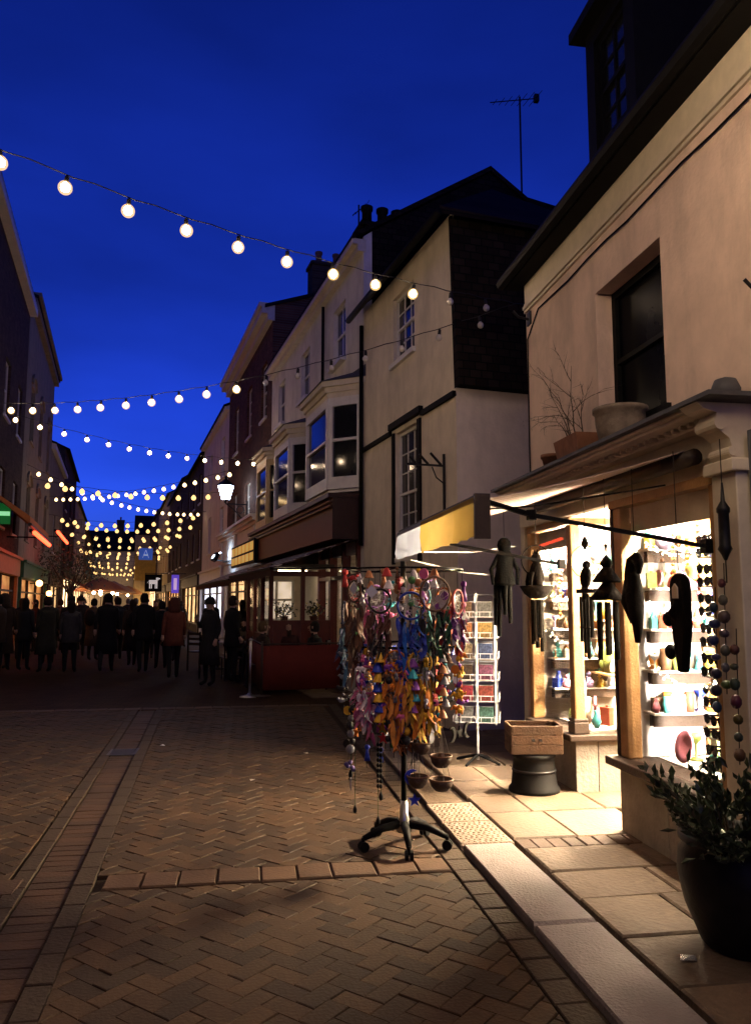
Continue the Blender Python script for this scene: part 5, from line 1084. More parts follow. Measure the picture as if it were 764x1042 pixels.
# ---- white house with three bays
h3 = hthing('white_bay_house', 'tall white house with three bay windows above a dark brown shopfront', rp(4.02))
WD3 = 8.9; w_ = MB(); u3 = [(1.2, 2.1, 6.42, 7.62), (4.2, 5.1, 6.42, 7.62), (7.0, 7.9, 6.42, 7.62)]; RID = 10.08; DP3 = 5.2
wall_grid(w_, 0, WD3, 0, 8.35, u3 + [(.2, 3.0, .55, 2.5)], .14); w_.quad((0, WD3, 0), (DP3, WD3, 0), (DP3, WD3, 8.35), (0, WD3, 8.35)); w_.quad((0, 0, 0), (0, 0, 6.8), (DP3, 0, 6.8), (DP3, 0, 0)); w_.quad((0, 0, 6.8), (0, 0, 8.35), (.16, 0, 8.47), (.16, 0, 6.8)); w_.build('wall', M_WHITE, h3, world=False)
gw = MB(); gw.prism([(.16, 6.5), (.16, 8.47), (DP3 / 2, 10.06), (3.25, 9.72), (4.4, 9.58), (4.4, 6.5)], lambda p: (p[0], -.02, p[1]), lambda p: (p[0], 1.6, p[1] - .15)); gw.build('gable_tiles', M_TILES, h3, world=False)
r_ = MB(); gable_roof(r_, WD3, DP3, 8.4, RID, .22); ro3 = r_.build('roof', M_TILE, h3, world=False)
ch = MB(); ch.box(.02, .1, 8.0, .95, .6, 8.72); ch.box(-.03, .05, 8.62, 1.0, .65, 8.70); sub(ro3, 'chimney', ch, M_TILES); pots(ro3, (.17, .48, .78), .35, 8.72, M_BLACK)
cb = MB(); cb.box(-.22, -.02, 8.18, .04, WD3, 8.28); cb.box(-.12, -.02, 8.05, .04, WD3, 8.18); cb.build('eaves_cornice', M_TRIM, h3, world=False)
for a in u3: sash(h3, *a, .08, 2, 1, M_WTRIM, DG, .055, .02, world=False, sill=.2)
MB().tube([(-.06, 2.75, 8.0), (-.06, 2.75, 5.5)], .035, 8).build('downpipe', M_BLACK, h3, True, world=False)
def bay(y0, zb, zt, wdf, out=.48, cant=.5, tm=M_WTRIM, cm=M_TRIM):
    f = MB(); P = [(0, y0), (-out, y0 + cant), (-out, y0 + cant + wdf), (0, y0 + 2 * cant + wdf)]
    def panel(a, b, fw):
        a = Vector((a[0], a[1], 0)); b = Vector((b[0], b[1], 0)); d = (b - a); L_ = d.length; d.normalize(); n = Vector((-d.y, d.x, 0)) * -1
        q = lambda u, z, o=0: a + d * u + Vector((0, 0, z)) - n * o
        for u0, u1, za, zb2 in ((0, fw, zb, zt), (L_ - fw, L_, zb, zt), (fw, L_ - fw, zb, zb + .22), (fw, L_ - fw, zt - .16, zt), (fw, L_ - fw, (zb + zt) / 2 + .03, (zb + zt) / 2 + .08)):
            f.add([q(u0, za, -.04), q(u1, za, -.04), q(u1, zb2, -.04), q(u0, zb2, -.04), q(u0, za, .05), q(u1, za, .05), q(u1, zb2, .05), q(u0, zb2, .05)], [(0, 1, 2, 3), (4, 7, 6, 5), (0, 4, 5, 1), (1, 5, 6, 2), (2, 6, 7, 3), (3, 7, 4, 0)])
        ps = []
        for za, zb2 in ((zb + .22, (zb + zt) / 2 + .03), ((zb + zt) / 2 + .08, zt - .16)): ps.append([q(fw, za, .0), q(L_ - fw, za, .0), q(L_ - fw, zb2, 0), q(fw, zb2, 0)])
        return ps
    pan = []
    for a, b, fw in ((P[0], P[1], .09), (P[1], P[2], .10), (P[2], P[3], .09)): pan += panel(a, b, fw)
    f.add([(p[0], p[1], zb) for p in P] + [(p[0], p[1], zb - .06) for p in P], [(0, 1, 2, 3), (4, 7, 6, 5), (0, 4, 5, 1), (1, 5, 6, 2), (2, 6, 7, 3)])
    o = f.build('bay_window', tm, h3, world=False)
    for p in pan: sub(o, 'pane', MB().add(p, [(0, 1, 2, 3)]), DG)
    c_ = MB(); e = .14
    for k, (za, zb2, ee) in enumerate(((zt, zt + .1, .05), (zt + .1, zt + .2, .10), (zt + .2, zt + .30, .17))):
        Q = [(0, y0 - ee), (-out - ee, y0 + cant - ee * .4), (-out - ee, y0 + cant + wdf + ee * .4), (0, y0 + 2 * cant + wdf + ee)]
        c_.add([(p[0], p[1], za) for p in Q] + [(p[0], p[1], zb2) for p in Q], [(0, 1, 2, 3), (4, 7, 6, 5), (0, 4, 5, 1), (1, 5, 6, 2), (2, 6, 7, 3)])
    sub(o, 'bay_cornice', c_, cm)
    Q = [(0, y0 - .2), (-out - .2, y0 + cant - .1), (-out - .2, y0 + cant + wdf + .1), (0, y0 + 2 * cant + wdf + .2)]; zr = zt + .30
    sub(o, 'bay_roof', MB().add([(p[0], p[1], zr + .001) for p in Q] + [(p[0] * .1, p[1], zr + .22) for p in Q], [(3, 2, 1, 0), (4, 5, 6, 7), (0, 1, 5, 4), (1, 2, 6, 5), (2, 3, 7, 6)]), M_LEAD)
    cu = MB()
    for k, (x_, y_) in enumerate(((-out * .45, y0 + cant * .75), (-out * .75, y0 + cant * 1.25))): cu.tube([(x_ + .15, y_ + .02, zb + .2), (x_ + .15, y_ + .02, zt - .1)], .04, 6)
    sub(o, 'curtain', cu, mat('grey_curtain', (.25, .23, .22), .9))
bay(.06, 3.66, 5.36, 1.7); bay(3.45, 3.6, 5.30, 1.7); bay(6.2, 3.55, 5.3, 1.5, tm=mat('ochre_paint', (.55, .42, .2), .5))
M_BROWN = mat('oxblood_paint', (.032, .011, .008), .45, .25, 8, stain=.3)
fs = MB(); fs.box(-.56, .02, 2.72, .01, WD3 - .05, 3.45); fs.box(-.64, 0, 3.45, .01, WD3 - .03, 3.53); fs.build('fascia', M_BROWN, h3, world=False)
fs = MB()
for zz in (3.30, 3.38): fs.tube([(-.60, .02, zz), (-.60, WD3 - .05, zz)], .025, 6)
fs.build('fascia_moulding', mat('brown_moulding', (.08, .04, .02), .4), h3, world=False)
# cafe window: timber frame, lit room with white sash window and flowers
cf = MB(); M_CAFE = mat('dark_red_paint', (.10, .018, .012), .45, .2, 8)
for yy in (.2, 1.15, 2.1, 3.0): cf.box(-.06, yy - .05, .0, .10, yy + .05, 2.72)
cf.box(-.05, .2, .5, .09, 3.0, .6); cf.box(-.05, .2, 2.05, .09, 3.0, 2.12); cw_ = cf.build('shop_window', M_CAFE, h3, world=False)
for k, (a, b) in enumerate(((.25, 1.1), (1.2, 2.05), (2.15, 2.95))): sub(cw_, 'pane', MB().box(.02, a, .6, .03, b, 2.05), M_GLASS); sub(cw_, 'pane', MB().box(.02, a, 2.12, .03, b, 2.5), M_GLASS)
ci_ = MB(); ci_.quad((2.5, -.0, 0), (2.5, 4, 0), (2.5, 4, 2.7), (2.5, 0, 2.7)); ci_.quad((.16, 4, 0), (2.5, 4, 0), (2.5, 4, 2.7), (.16, 4, 2.7)); ci_.quad((.16, .03, 0), (.16, .03, 2.7), (2.5, .03, 2.7), (2.5, .03, 0)); ci_.quad((.16, 0, 2.69), (2.5, 0, 2.69), (2.5, 4, 2.69), (.16, 4, 2.69)); ci_.build('cafe_room', mat('cafe_cream', (.62, .52, .40), .8), h3, world=False)
cp = MB(); cp.box(1.2, .8, 2.6, 1.3, 2.8, 2.64); cp.build('ceiling_light', emit('cafe_tube', (1, .75, .42), 16), h3, world=False)
sash(h3, 1.3, 2.3, 1.0, 2.2, 2.4, 2, 2, M_WTRIM, M_LITC, .05, .03, world=False)
r4 = random.Random(3)
for k, (yy, lab) in enumerate(((.95, 'flowering plant on the street side of the cafe porch window'), (.35, 'flowering plant on the house side of the cafe porch window'))):
    p = rp(6.2, yy, 1.2); t = thing('window_plant', lab, 'pot plant', tuple(p)); MB().lathe([(.06, 0), (.08, .12), (.09, .12), (.09, .14)], 12, tuple(p)).build('pot', M_TERRA, t, True); lf_ = MB(); fl_ = MB()
    for j in range(130):
        q = p + Vector((r4.gauss(0, .11), r4.gauss(0, .05), .26 + r4.gauss(0, .08))); d = Vector((r4.uniform(-1, 1), r4.uniform(-1, 1), r4.uniform(-1, 1))).normalized(); s2 = d.orthogonal().normalized(); tgt = fl_ if j % 6 == 0 else lf_; L_ = .07
        tgt.add([q, q + d * L_ * .5 + s2 * .02, q + d * L_, q + d * L_ * .5 - s2 * .02], [(0, 1, 2, 3)])
    lf_.build('leaves', M_LEAF, t); fl_.build('blossoms', paint((.6, .5, .1), .6), t); st_ = MB()
    for j in range(7): st_.tube([p + Vector((0, 0, .12)), p + Vector((r4.gauss(0, .08), r4.gauss(0, .04), .3))], .006, 4)
    st_.build('stems', M_LEAF, t)
po = MB(); sy = 2.0
for xx in (-.03, -.62, -1.25): po.box(xx - .04, sy - .04, 0, xx + .04, sy + .04, 2.3)
po.box(-1.25, sy - .03, 1.18, -.03, sy + .03, 1.26); po.box(-1.25, sy - .03, 2.12, -.03, sy + .03, 2.22); po.box(-1.2, sy - .015, 0, -.05, sy + .015, 1.18)
for yy in (2.9, 3.8, 4.7): po.box(-1.29, yy - .04, 0, -1.21, yy + .04, 2.3)
po.box(-1.27, sy + .04, .9, -1.23, 4.7, .98); po.box(-1.265, sy + .04, .0, -1.235, 4.7, .9); pf = po.build('porch_frame', M_CAFE, h3, world=False)
for a, b in ((-.58, -.07), (-1.21, -.66)): sub(pf, 'pane', MB().box(a, sy - .004, 1.26, b, sy + .004, 2.12), M_GLASS)
for a, b in ((2.04, 2.86), (2.94, 3.76), (3.84, 4.66)): sub(pf, 'pane', MB().box(-1.254, a, .98, -1.246, b, 2.2), M_GLASS)
MB().box(-1.25, 4.7, 0, -.02, 4.78, 2.4).build('porch_wall', mat('cafe_cream', (.62, .52, .40), .8), h3, world=False)
MB().box(-1.28, sy - .1, 2.3, .0, 4.8, 2.36).build('porch_roof', M_DARKW, h3, world=False)
wf = MB(); 
for a in (-1.0, -.62, -.24): wf.box(a - .025, 4.62, 1.2, a + .025, 4.68, 2.1)
for zz in (1.2, 1.65, 2.08): wf.box(-1.0, 4.63, zz, -.24, 4.67, zz + .04)
wo = wf.build('inner_window', M_WTRIM, h3, world=False)
for a in (-.975, -.595):
    for zz in (1.24, 1.69): sub(wo, 'pane', MB().box(a, 4.685, zz, a + .33, 4.69, zz + .4), emit('porch_pane', (1.0, .82, .62), .7, .5, 4))
MB().box(-.9, 3.0, 2.24, -.3, 3.1, 2.28).build('ceiling_light', emit('porch_tube', (1, .74, .42), 22), h3, world=False)
MB().box(-1.2, sy + .06, 1.16, -.08, sy + .3, 1.2).build('plant_shelf', M_DARKW, h3, world=False)
# striped cafe awnings
M_AWN2 = bands('cafe_awning_stripes', [(0, (.06, .028, .024)), (.62, (.50, .42, .38))], 0, 4.2, trans=.2)
def cafe_awning(s0, s1, zt, zf, out, lab):
    t = thing('cafe_awning', lab, 'awning', tuple(rp(s0, 0, zf)), BEND, 'striped awnings along the cafe fronts', flat=False); L_ = s1 - s0; dz = zt - zf
    MB().add([(-.02, 0, dz), (-.02, L_, dz), (-out, L_, 0), (-out, 0, 0), (-.02, 0, dz - .015), (-.02, L_, dz - .015), (-out, L_, -.015), (-out, 0, -.015)], [(0, 1, 2, 3), (7, 6, 5, 4), (0, 3, 7, 4), (1, 5, 6, 2), (3, 2, 6, 7), (0, 4, 5, 1)]).build('canopy', M_AWN2, t, world=False)
    v = MB(); n_ = int(L_ / .22)
    for k in range(n_):
        a = L_ * k / n_; b = L_ * (k + 1) / n_; v.add([(-out - .004, a, 0), (-out - .004, b, 0), (-out - .004, b, -.14), (-out - .004, (a + b) / 2, -.18), (-out - .004, a, -.14)], [(0, 1, 2, 3, 4)])
    v.build('valance', M_AWN2, t, world=False); MB().box(-out - .02, 0, -.03, -out + .03, L_, .015).build('front_bar', M_BLACK, t, world=False)
    for yy in (.1, L_ - .1): MB().bar((-.02, yy, dz - .55), (-out, yy, -.02), .025).build('arm', M_BLACK, t, world=False)
cafe_awning(4.1, 9.2, 2.78, 2.2, 1.62, 'nearer striped awning sloping over the red cafe barrier'); cafe_awning(9.4, 17.6, 2.75, 2.15, 1.6, 'farther striped awning beyond the one over the red barrier')

# ---- the rest of the right row
def wins(y0s, wd, zs, ht, cc, rr, pm=DG): return [(a, a + wd, z, z + ht, cc, rr, pm) for z in zs for a in y0s]
house('brick_house', 'tall dark brick house with a pale cornice and chimney pots', rp(12.96), BEND, 9.2, 7, 10.35, 11.6, M_BRICK, wins((.8, 3.6, 6.6), 1.0, (3.9, 7.2), 1.75, 2, 2), M_SLATE,
      [(.16, 9.9, 10.1), (.34, 10.1, 10.3), (.42, 10.3, 10.42)], [(.1, .7, 1.2, 3.4, 12.0, 4)], dict(y0=.6, y1=8.6, pane=M_LITW, n=4, fascia=mat('pale_grey_paint', (.42, .42, .42), .5)), M_TRIM)
house('pale_house', 'narrow pale rendered house beyond the brick house', rp(22.2), BEND, 9.4, 7, 9.6, 11.2, M_WHITE, wins((1.2, 5.6), 1.1, (3.9, 6.9), 1.7, 2, 2), M_SLATE, [(.2, 9.4, 9.6)], [(.0, .7, .5, 2.2, 12.0, 3)], dict(y0=.6, y1=8.8, pane=M_LITC, n=3, fascia=M_WTRIM))
house('dark_gabled_house', 'dark brown brick house with a steep roof past the pale house', rp(31.65), BEND, 12, 8, 9.4, 12.2, M_BRICKB, wins((1.2, 4.4, 8.2), 1.1, (3.9, 6.9), 1.6, 2, 1), M_TILE, None, [(.5, 1.2, 2.4, 4.6, 13.2, 3)], dict(y0=.7, y1=11, pane=M_LITW, n=4))
house('brown_chimney_house', 'brown brick house with two chimneys halfway along the street', rp(43.7), BEND, 16, 8, 9.9, 12.4, M_BRICKB, wins((1.5, 5, 9, 13), 1.2, (4, 7), 1.6, 1, 1), M_SLATE, None, [(.5, 1.3, 2.4, 4.6, 13.6, 3), (14, 14.8, 2.4, 4.6, 13.6, 3)], dict(y0=.7, y1=15, pane=M_LITA, n=5, fascia=M_GREYR))
house('ochre_house', 'ochre fronted house far along the street beside the yellow banner', rp(59.8), BEND, 18, 8, 11.0, 13.0, M_YELLR, wins((2, 6, 10, 14), 1.3, (4.2, 7.6), 1.7, 1, 1, M_LITA), M_SLATE, None, None, dict(y0=.7, y1=17, pane=M_LITW, n=6))
house('far_terrace_house', 'far dark terrace with a row of chimneys near the end of the street', rp(77.9), BEND, 24, 9, 11.6, 14.4, M_BRICKB, wins((2, 8, 14, 20), 1.4, (4.2, 7.6), 1.7, 1, 1), M_SLATE, None, [(1, 2, 3, 6, 15.6, 4), (11, 12, 3, 6, 15.6, 4), (22, 23, 3, 6, 15.6, 4)], dict(y0=.7, y1=23, pane=M_LITB, n=6, z1=3.1))
# street end
house('street_end_house', 'grey house with chimneys closing the far end of the street', lp(118, -8.0), BEND - R(90), 13.4, 8, 8.6, 11.4, M_GREYR, wins((2, 5, 8, 11), 1.2, (4.4, 6.4), 1.4, 1, 1, M_LITA), M_SLATE, None, [(1, 2, 3, 5, 13.0, 3), (11, 12, 3, 5, 13.0, 3)], dict(y0=.8, y1=12.6, pane=M_LITB, n=5, z1=3.4))
house('tall_end_house', 'taller ochre house closing the far end of the street', lp(117, 5.45), BEND - R(90), 15, 8, 10.8, 13.6, M_YELLR, wins((2, 5, 8, 11), 1.2, (4.4, 7.4), 1.7, 1, 1, M_LITA), M_SLATE, None, [(5, 6, 3, 5, 15.2, 3)], dict(y0=.8, y1=14, pane=M_LITB, n=6, z1=3.4))
# ---- left row (frames turned round: inward is away from the street, y runs towards the camera)
def lhouse(name, label, s0, s1, *a, **k): return house(name, label, lp(s1), BEND + math.pi, s1 - s0, *a, **k)
lhouse('tall_brick_house', 'tall brown brick house beside the viewpoint on the left side', -9, 11.9, 8, 10.6, 12.9, M_BRICKB, wins((1, 5, 9, 13), 1.1, (3.8, 7.0), 1.7, 1, 1), M_TILE, [(.25, 10.3, 10.6)], None, None)
lhouse('brown_brick_house', 'dark brown brick house cut by the left edge of the picture', 12, 28.6, 8, 12.0, 13.6, M_BRICKB, wins((1, 4, 7.5, 11), 1.1, (3.8, 7.0), 1.7, 1, 1), M_TILE, [(.25, 11.7, 12.0)], None, dict(y0=.6, y1=9, pane=M_LITA, n=3, fascia=mat('orange_fascia', (.45, .16, .04), .5)))
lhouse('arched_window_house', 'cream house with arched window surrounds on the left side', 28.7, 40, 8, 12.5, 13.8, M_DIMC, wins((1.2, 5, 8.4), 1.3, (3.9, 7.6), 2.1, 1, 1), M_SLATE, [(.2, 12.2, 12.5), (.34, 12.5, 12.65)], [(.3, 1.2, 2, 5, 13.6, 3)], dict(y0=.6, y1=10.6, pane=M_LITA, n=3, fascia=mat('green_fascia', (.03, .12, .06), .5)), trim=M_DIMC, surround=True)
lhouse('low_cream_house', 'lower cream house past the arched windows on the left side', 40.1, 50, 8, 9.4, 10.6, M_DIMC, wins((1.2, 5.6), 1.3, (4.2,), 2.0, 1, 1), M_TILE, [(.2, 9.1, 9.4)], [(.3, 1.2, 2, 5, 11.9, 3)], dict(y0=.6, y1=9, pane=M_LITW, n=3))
lhouse('tall_brown_house', 'tall brown house farther along the left side', 50.1, 64, 8, 11.0, 12.8, M_BRICKB, wins((1.2, 6, 11), 1.3, (4.2, 7.4), 1.8, 1, 1), M_TILE, None, None, dict(y0=.6, y1=13, pane=M_LITB, n=4, z1=3.1))
lhouse('grey_terrace_house', 'far grey terrace on the left side of the street', 64.1, 84, 8, 9.8, 12.0, M_GREYR, wins((2, 8, 15), 1.3, (4.2, 7.2), 1.8, 1, 1), M_SLATE, None, None, dict(y0=.6, y1=19, pane=M_LITB, n=6, z1=3.1))
lhouse('farthest_left_house', 'farthest brown terrace on the left side of the street', 84.1, 116, 8, 9.4, 12.0, M_BRICKB, wins((2, 10, 18, 26), 1.3, (4.2, 7.2), 1.8, 1, 1), M_SLATE, None, None, dict(y0=.6, y1=31, pane=M_LITB, n=8, z1=3.1))
# TV aerials
for base, top, arm, lab, el in ((tuple(rp(4.6, -3.65, 9.2)), 12.3, (tuple(rp(4.6, -2.95)), tuple(rp(4.6, -4.05))), 'tall television aerial on the dark roof beside the shop', 7), (tuple(rp(7.6, -1.0, 9.0)), 10.95, (tuple(rp(7.6, -.85)), tuple(rp(7.6, -1.2))), 'small television aerial above the white house roof', 5)):
    t = thing('tv_aerial', lab, 'aerial', base); MB().tube([base, (base[0], base[1], top)], .02, 6).build('mast', M_IRON, t)
    a = Vector((arm[0][0], arm[0][1], top - .28)); b = Vector((arm[1][0], arm[1][1], top + .05)); MB().tube([a, b], .012, 5).build('boom', M_IRON, t); n_ = (b - a).cross(Vector((0, 0, 1))).normalized(); e_ = MB()
    for k in range(el): p = a.lerp(b, .1 + .88 * k / (el - 1)); hl = .1 + .03 * k; e_.tube([p - n_ * hl, p + n_ * hl], .006, 4)
    e_.build('rods', M_IRON, t)
    if el == 7: MB().obox(b, (.1, .1, .16)).build('reflector', M_IRON, t)
# ---- wall lantern on the brick house
M_LAMP = emit('cold_lamp_glow', (.62, .74, 1.0), 38)
t = thing('wall_lantern', 'glowing blue white wall lantern on a scrolled bracket of the brick house', 'lantern', tuple(rp(17.0, .75, 5.3)), BEND, flat=False)
MB().lathe([(.13, -.28), (.26, .18), (.24, .20), (.11, -.26)], 6).build('glass_body', M_LAMP, t, world=False); MB().lathe([(.29, .18), (.27, .24), (.1, .38), (.04, .42), (.05, .5), (0, .54)], 6).build('cap', M_IRON, t, world=False); MB().lathe([(.0, -.42), (.04, -.38), (.05, -.3), (.15, -.28)], 6).build('foot', M_IRON, t, world=False)
br = MB(); br.bar((0, 0, -.42), (.75, 0, -.42), .04); br.tube([(.05, 0, -.44), (.3, 0, -.62), (.55, 0, -.9), (.74, 0, -1.0)], .018, 6); br.torus((.5, 0, -.60), .12, .014, 18, 5, RX(R(90))); br.box(.70, -.04, -1.1, .75, .04, -.3); br.build('bracket', M_IRON, t, world=False)
# flood lamp beside it; glowing strip on its back is added glare
t = thing('flood_lamp', 'bright blue white flood lamp washing the pale shop cornice', 'lamp', tuple(rp(19.0, .8, 3.2)), BEND, flat=False)
MB().obox((0, 0, 0), (.14, .7, .3), RY(R(25))).build('housing', M_BLACK, t, world=False); MB().obox((.085, 0, .04), (.02, .64, .26), RY(R(25))).build('lens', emit('flood_lens', (.62, .78, 1), 45), t, world=False); MB().bar((.02, 0, -.1), (.8, 0, -.2), .04).build('arm', M_IRON, t, world=False); MB().obox((-.085, 0, .02), (.015, .5, .12), RY(R(25))).build('glare_strip', emit('flood_glare', (.62, .78, 1), 9), t, world=False)
t = thing('shop_cornice', 'pale moulded shop cornice below the wall lantern', 'cornice', tuple(rp(13.4, 0, 0)), BEND, flat=False)
MB().box(-.28, 0, 3.12, -.005, 8.2, 3.9).build('frieze', M_WTRIM, t, world=False); cc_ = MB()
for d, a, b in ((.34, 3.9, 4.0), (.44, 4.0, 4.1), (.52, 4.1, 4.18)): cc_.box(-d, -.05, a, -.005, 8.25, b)
cc_.build('moulding', M_WTRIM, t, world=False)
for yy in (.2, 4.0, 7.7): MB().box(-.34, yy, 3.2, -.281, yy + .3, 3.88).build('console', M_WTRIM, t, world=False)
# ---- shop signs along the street
def sign(nm, lab, pos, wd, ht, m, rot=BEND, th=.08, frame=None):
    t = thing(nm, lab, 'sign', tuple(pos), rot, flat=False); MB().box(-wd / 2, -th / 2, -ht / 2, wd / 2, th / 2, ht / 2).build('panel', m, t, world=False, bevel=.01); f = MB(); f.bar((-wd / 2, 0, ht / 2 + .06), (wd / 2 + .35, 0, ht / 2 + .06), .04)
    for q in (-wd / 2 + .05, wd / 2 - .05): f.bar((q, 0, ht / 2 + .06), (q, 0, ht / 2 - .01), .02)
    f.build('bracket', M_IRON, t, world=False); return t
t = sign('animal_sign', 'black hanging sign with a white four legged animal', rp(40, 2.0, 2.75), 1.0, 1.05, M_BLACK)
an = MB(); an.box(-.25, -.062, -.06, .24, -.042, .18); an.box(.15, -.0621, .18, .3, -.0421, .33); an.box(.27, -.0622, .23, .39, -.0422, .3)
for q in (-.24, -.14, .09, .18): an.box(q, -.0601, -.33, q + .06, -.0461, -.06)
an.bar((-.25, -.052, .15), (-.36, -.052, .0), .036, .016); an.build('animal', emit('sign_white', (1, 1, 1), .3), t, world=False)
t = sign('yellow_banner', 'yellow banner with a lit blue sign above it far up the street', rp(46, 2.3, 3.9), 1.35, 1.7, mat('banner_yellow', (.62, .40, .06), .7)); bl = MB().box(-.45, -.13, .55, .45, -.05, 1.35); bl.build('blue_panel', emit('sign_blue', (.05, .18, .8), .22), t, world=False)
lt = MB(); lt.bar((-.2, -.145, .68), (0, -.145, 1.22), .08, .02); lt.bar((.2, -.145, .68), (0, -.145, 1.22), .08, .02); lt.box(-.14, -.156, .84, .14, -.136, .91); lt.build('letter', emit('sign_white2', (.8, .9, 1), .3), t, world=False)
t = sign('violet_sign', 'glowing violet sign beside a shop door on the right side', rp(33, 1.2, 2.55), .38, .95, emit('sign_violet', (.16, .08, .8), .4)); MB().box(-.08, -.06, -.3, .08, -.045, .3).build('symbol', emit('sign_pink', (.9, .6, 1), .4), t, world=False)
t = sign('small_violet_sign', 'low pink and violet lit sign below the glowing violet sign', rp(33.6, 1.2, 1.15), .34, .7, emit('sign_magenta', (.5, .06, .5), .7)); MB().box(-.09, -.06, -.18, .09, -.045, .18).build('symbol', MATS['sign_pink'], t, world=False)
# sign on the brick house shopfront, its golden panels glowing on their own
t = thing('golden_sign', 'black fascia sign with two rows of glowing golden panels above the cafe awning', 'sign', tuple(rp(11.6, .62, 2.98)), BEND, flat=False); MB().box(-.04, 0, -.3, .04, 4.4, .34).build('panel', M_BLACK, t, world=False); M_GOLDEN = emit('golden_glow', (1.0, .58, .12), .35)
for k in range(6):
    for z0, z1 in ((-.24, -.02), (.04, .28)): MB().box(-.055, .15 + k * .7, z0, -.041, .15 + k * .7 + .56, z1).build('golden_panel', M_GOLDEN, t, world=False, bevel=.02)
# left side: pub front with orange canopy, red tube and green cross sign
t = thing('pub_canopy', 'orange lit canopy of the pub at the left edge', 'canopy', tuple(lp(22, 0, 0)), BEND, flat=False)
MB().add([(0, 0, 4.6), (0, 6, 4.6), (1.0, 6, 3.9), (1.0, 0, 3.9), (0, 0, 4.5), (0, 6, 4.5), (1.0, 6, 3.7), (1.0, 0, 3.7)], [(0, 1, 2, 3), (7, 6, 5, 4), (0, 3, 7, 4), (1, 5, 6, 2), (3, 2, 6, 7)]).build('canvas', mat('orange_canvas', (.55, .19, .05), .8), t, world=False); MB().tube([(1.0, 0, 3.68), (1.0, 6, 3.68)], .05, 8).build('front_bar', M_DARKW, t, world=False)
for lab, s0, ln, z in (('glowing red neon tube along the pub canopy', 22.5, 5, 3.5), ('farther glowing red neon tube along the left side', 31.0, 6, 4.25)):
    t = thing('neon_tube', lab, 'neon tube', tuple(lp(s0, 1.08, z)), BEND, 'red neon tubes on the left side', flat=False); MB().tube([(0, 0, 0), (0, ln, 0)], .06, 8).build('tube', emit('neon_red', (1.0, .06, .02), 7), t, True, world=False); MB().box(-.14, 0, .02, -.07, ln, .1).build('holder', M_BLACK, t, world=False); MB().bar((-1.0, ln / 2, .06), (-.1, ln / 2, .06), .04).build('arm', M_BLACK, t, world=False)
t = sign('green_sign', 'small green lit sign at the left edge of the picture', lp(24.0, .1, 4.15), .35, .6, emit('sign_green', (.02, .3, .06), .2), BEND + math.pi); MB().box(-.16, .045, -.06, .16, .06, .06).build('symbol', emit('sign_greenw', (.4, 1, .5), .7), t, world=False)
for lab, s0, zz in (('round amber wall lamp low on the left side', 33, 2.35), ('second amber wall lamp low on the left side', 38, 2.0)):
    t = thing('wall_lamp', lab, 'lamp', tuple(lp(s0, .35, zz)), BEND, flat=False); MB().ball((0, 0, 0), .13, 10).build('globe', emit('amber_globe', (1, .5, .15), 9), t, True, world=False); MB().bar((-.35, 0, .0), (-.1, 0, 0), .05).build('arm', M_IRON, t, world=False)
# far market parasols and awnings on the left; lamps added to brighten parasols
for k, (s0, o_, m, lab) in enumerate(((60, 2.2, (.55, .25, .12), 'far peach market parasol on the left side'), (70, 3.0, (.6, .45, .3), 'far cream market parasol on the left side'), (66, 1.6, (.5, .14, .08), 'far red market parasol on the left side'), (78, 3.4, (.6, .5, .38), 'farther white market parasol on the left side'), (90, 4.5, (.6, .3, .12), 'farthest amber market parasol in mid street'), (84, 1.8, (.55, .4, .2), 'farthest ochre market parasol on the left side'))):
    p = lp(s0, o_, 0); t = thing('market_parasol', lab, 'parasol', tuple(p), 0, 'market parasols far up the street', flat=False); MB().tube([(0, 0, 0), (0, 0, 3.3)], .03, 6).build('pole', M_DARKW, t, world=False); MB().lathe([(1.7, 2.45), (1.68, 2.5), (.9, 3.0), (.02, 3.4)], 8).build('canopy', mat('parasol_%d' % k, m, .8), t, world=False); MB().lathe([(.3, 0), (.3, .08), (.04, .12)], 12).build('base', M_IRON, t, True, world=False); MB().ball((.0, -.25, 2.35), .13, 10).build('lamp', emit('added_parasol_lamp', (1.0, .66, .34), 70), t, True, world=False)
for k, (s0, s1, m, lab) in enumerate(((51, 57, (.30, .10, .06), 'far rust shop awning on the left side'), (58, 63, (.45, .36, .26), 'far beige shop awning on the left side'), (84, 94, (.45, .3, .16), 'farthest tan shop awning on the left side'))):
    t = thing('shop_awning', lab, 'awning', tuple(lp(s0, 0, 0)), BEND, 'shop awnings far up the left side', flat=False); L_ = s1 - s0
    MB().add([(0, 0, 3.3), (0, L_, 3.3), (1.5, L_, 2.6), (1.5, 0, 2.6), (0, 0, 3.27), (0, L_, 3.27), (1.5, L_, 2.4), (1.5, 0, 2.4)], [(0, 1, 2, 3), (7, 6, 5, 4), (0, 3, 7, 4), (1, 5, 6, 2), (3, 2, 6, 7)]).build('canopy', mat('awn_%d' % k, m, .8), t, world=False); MB().bar((0, .1, 2.5), (1.45, .1, 2.5), .03).build('arm', M_IRON, t, world=False)
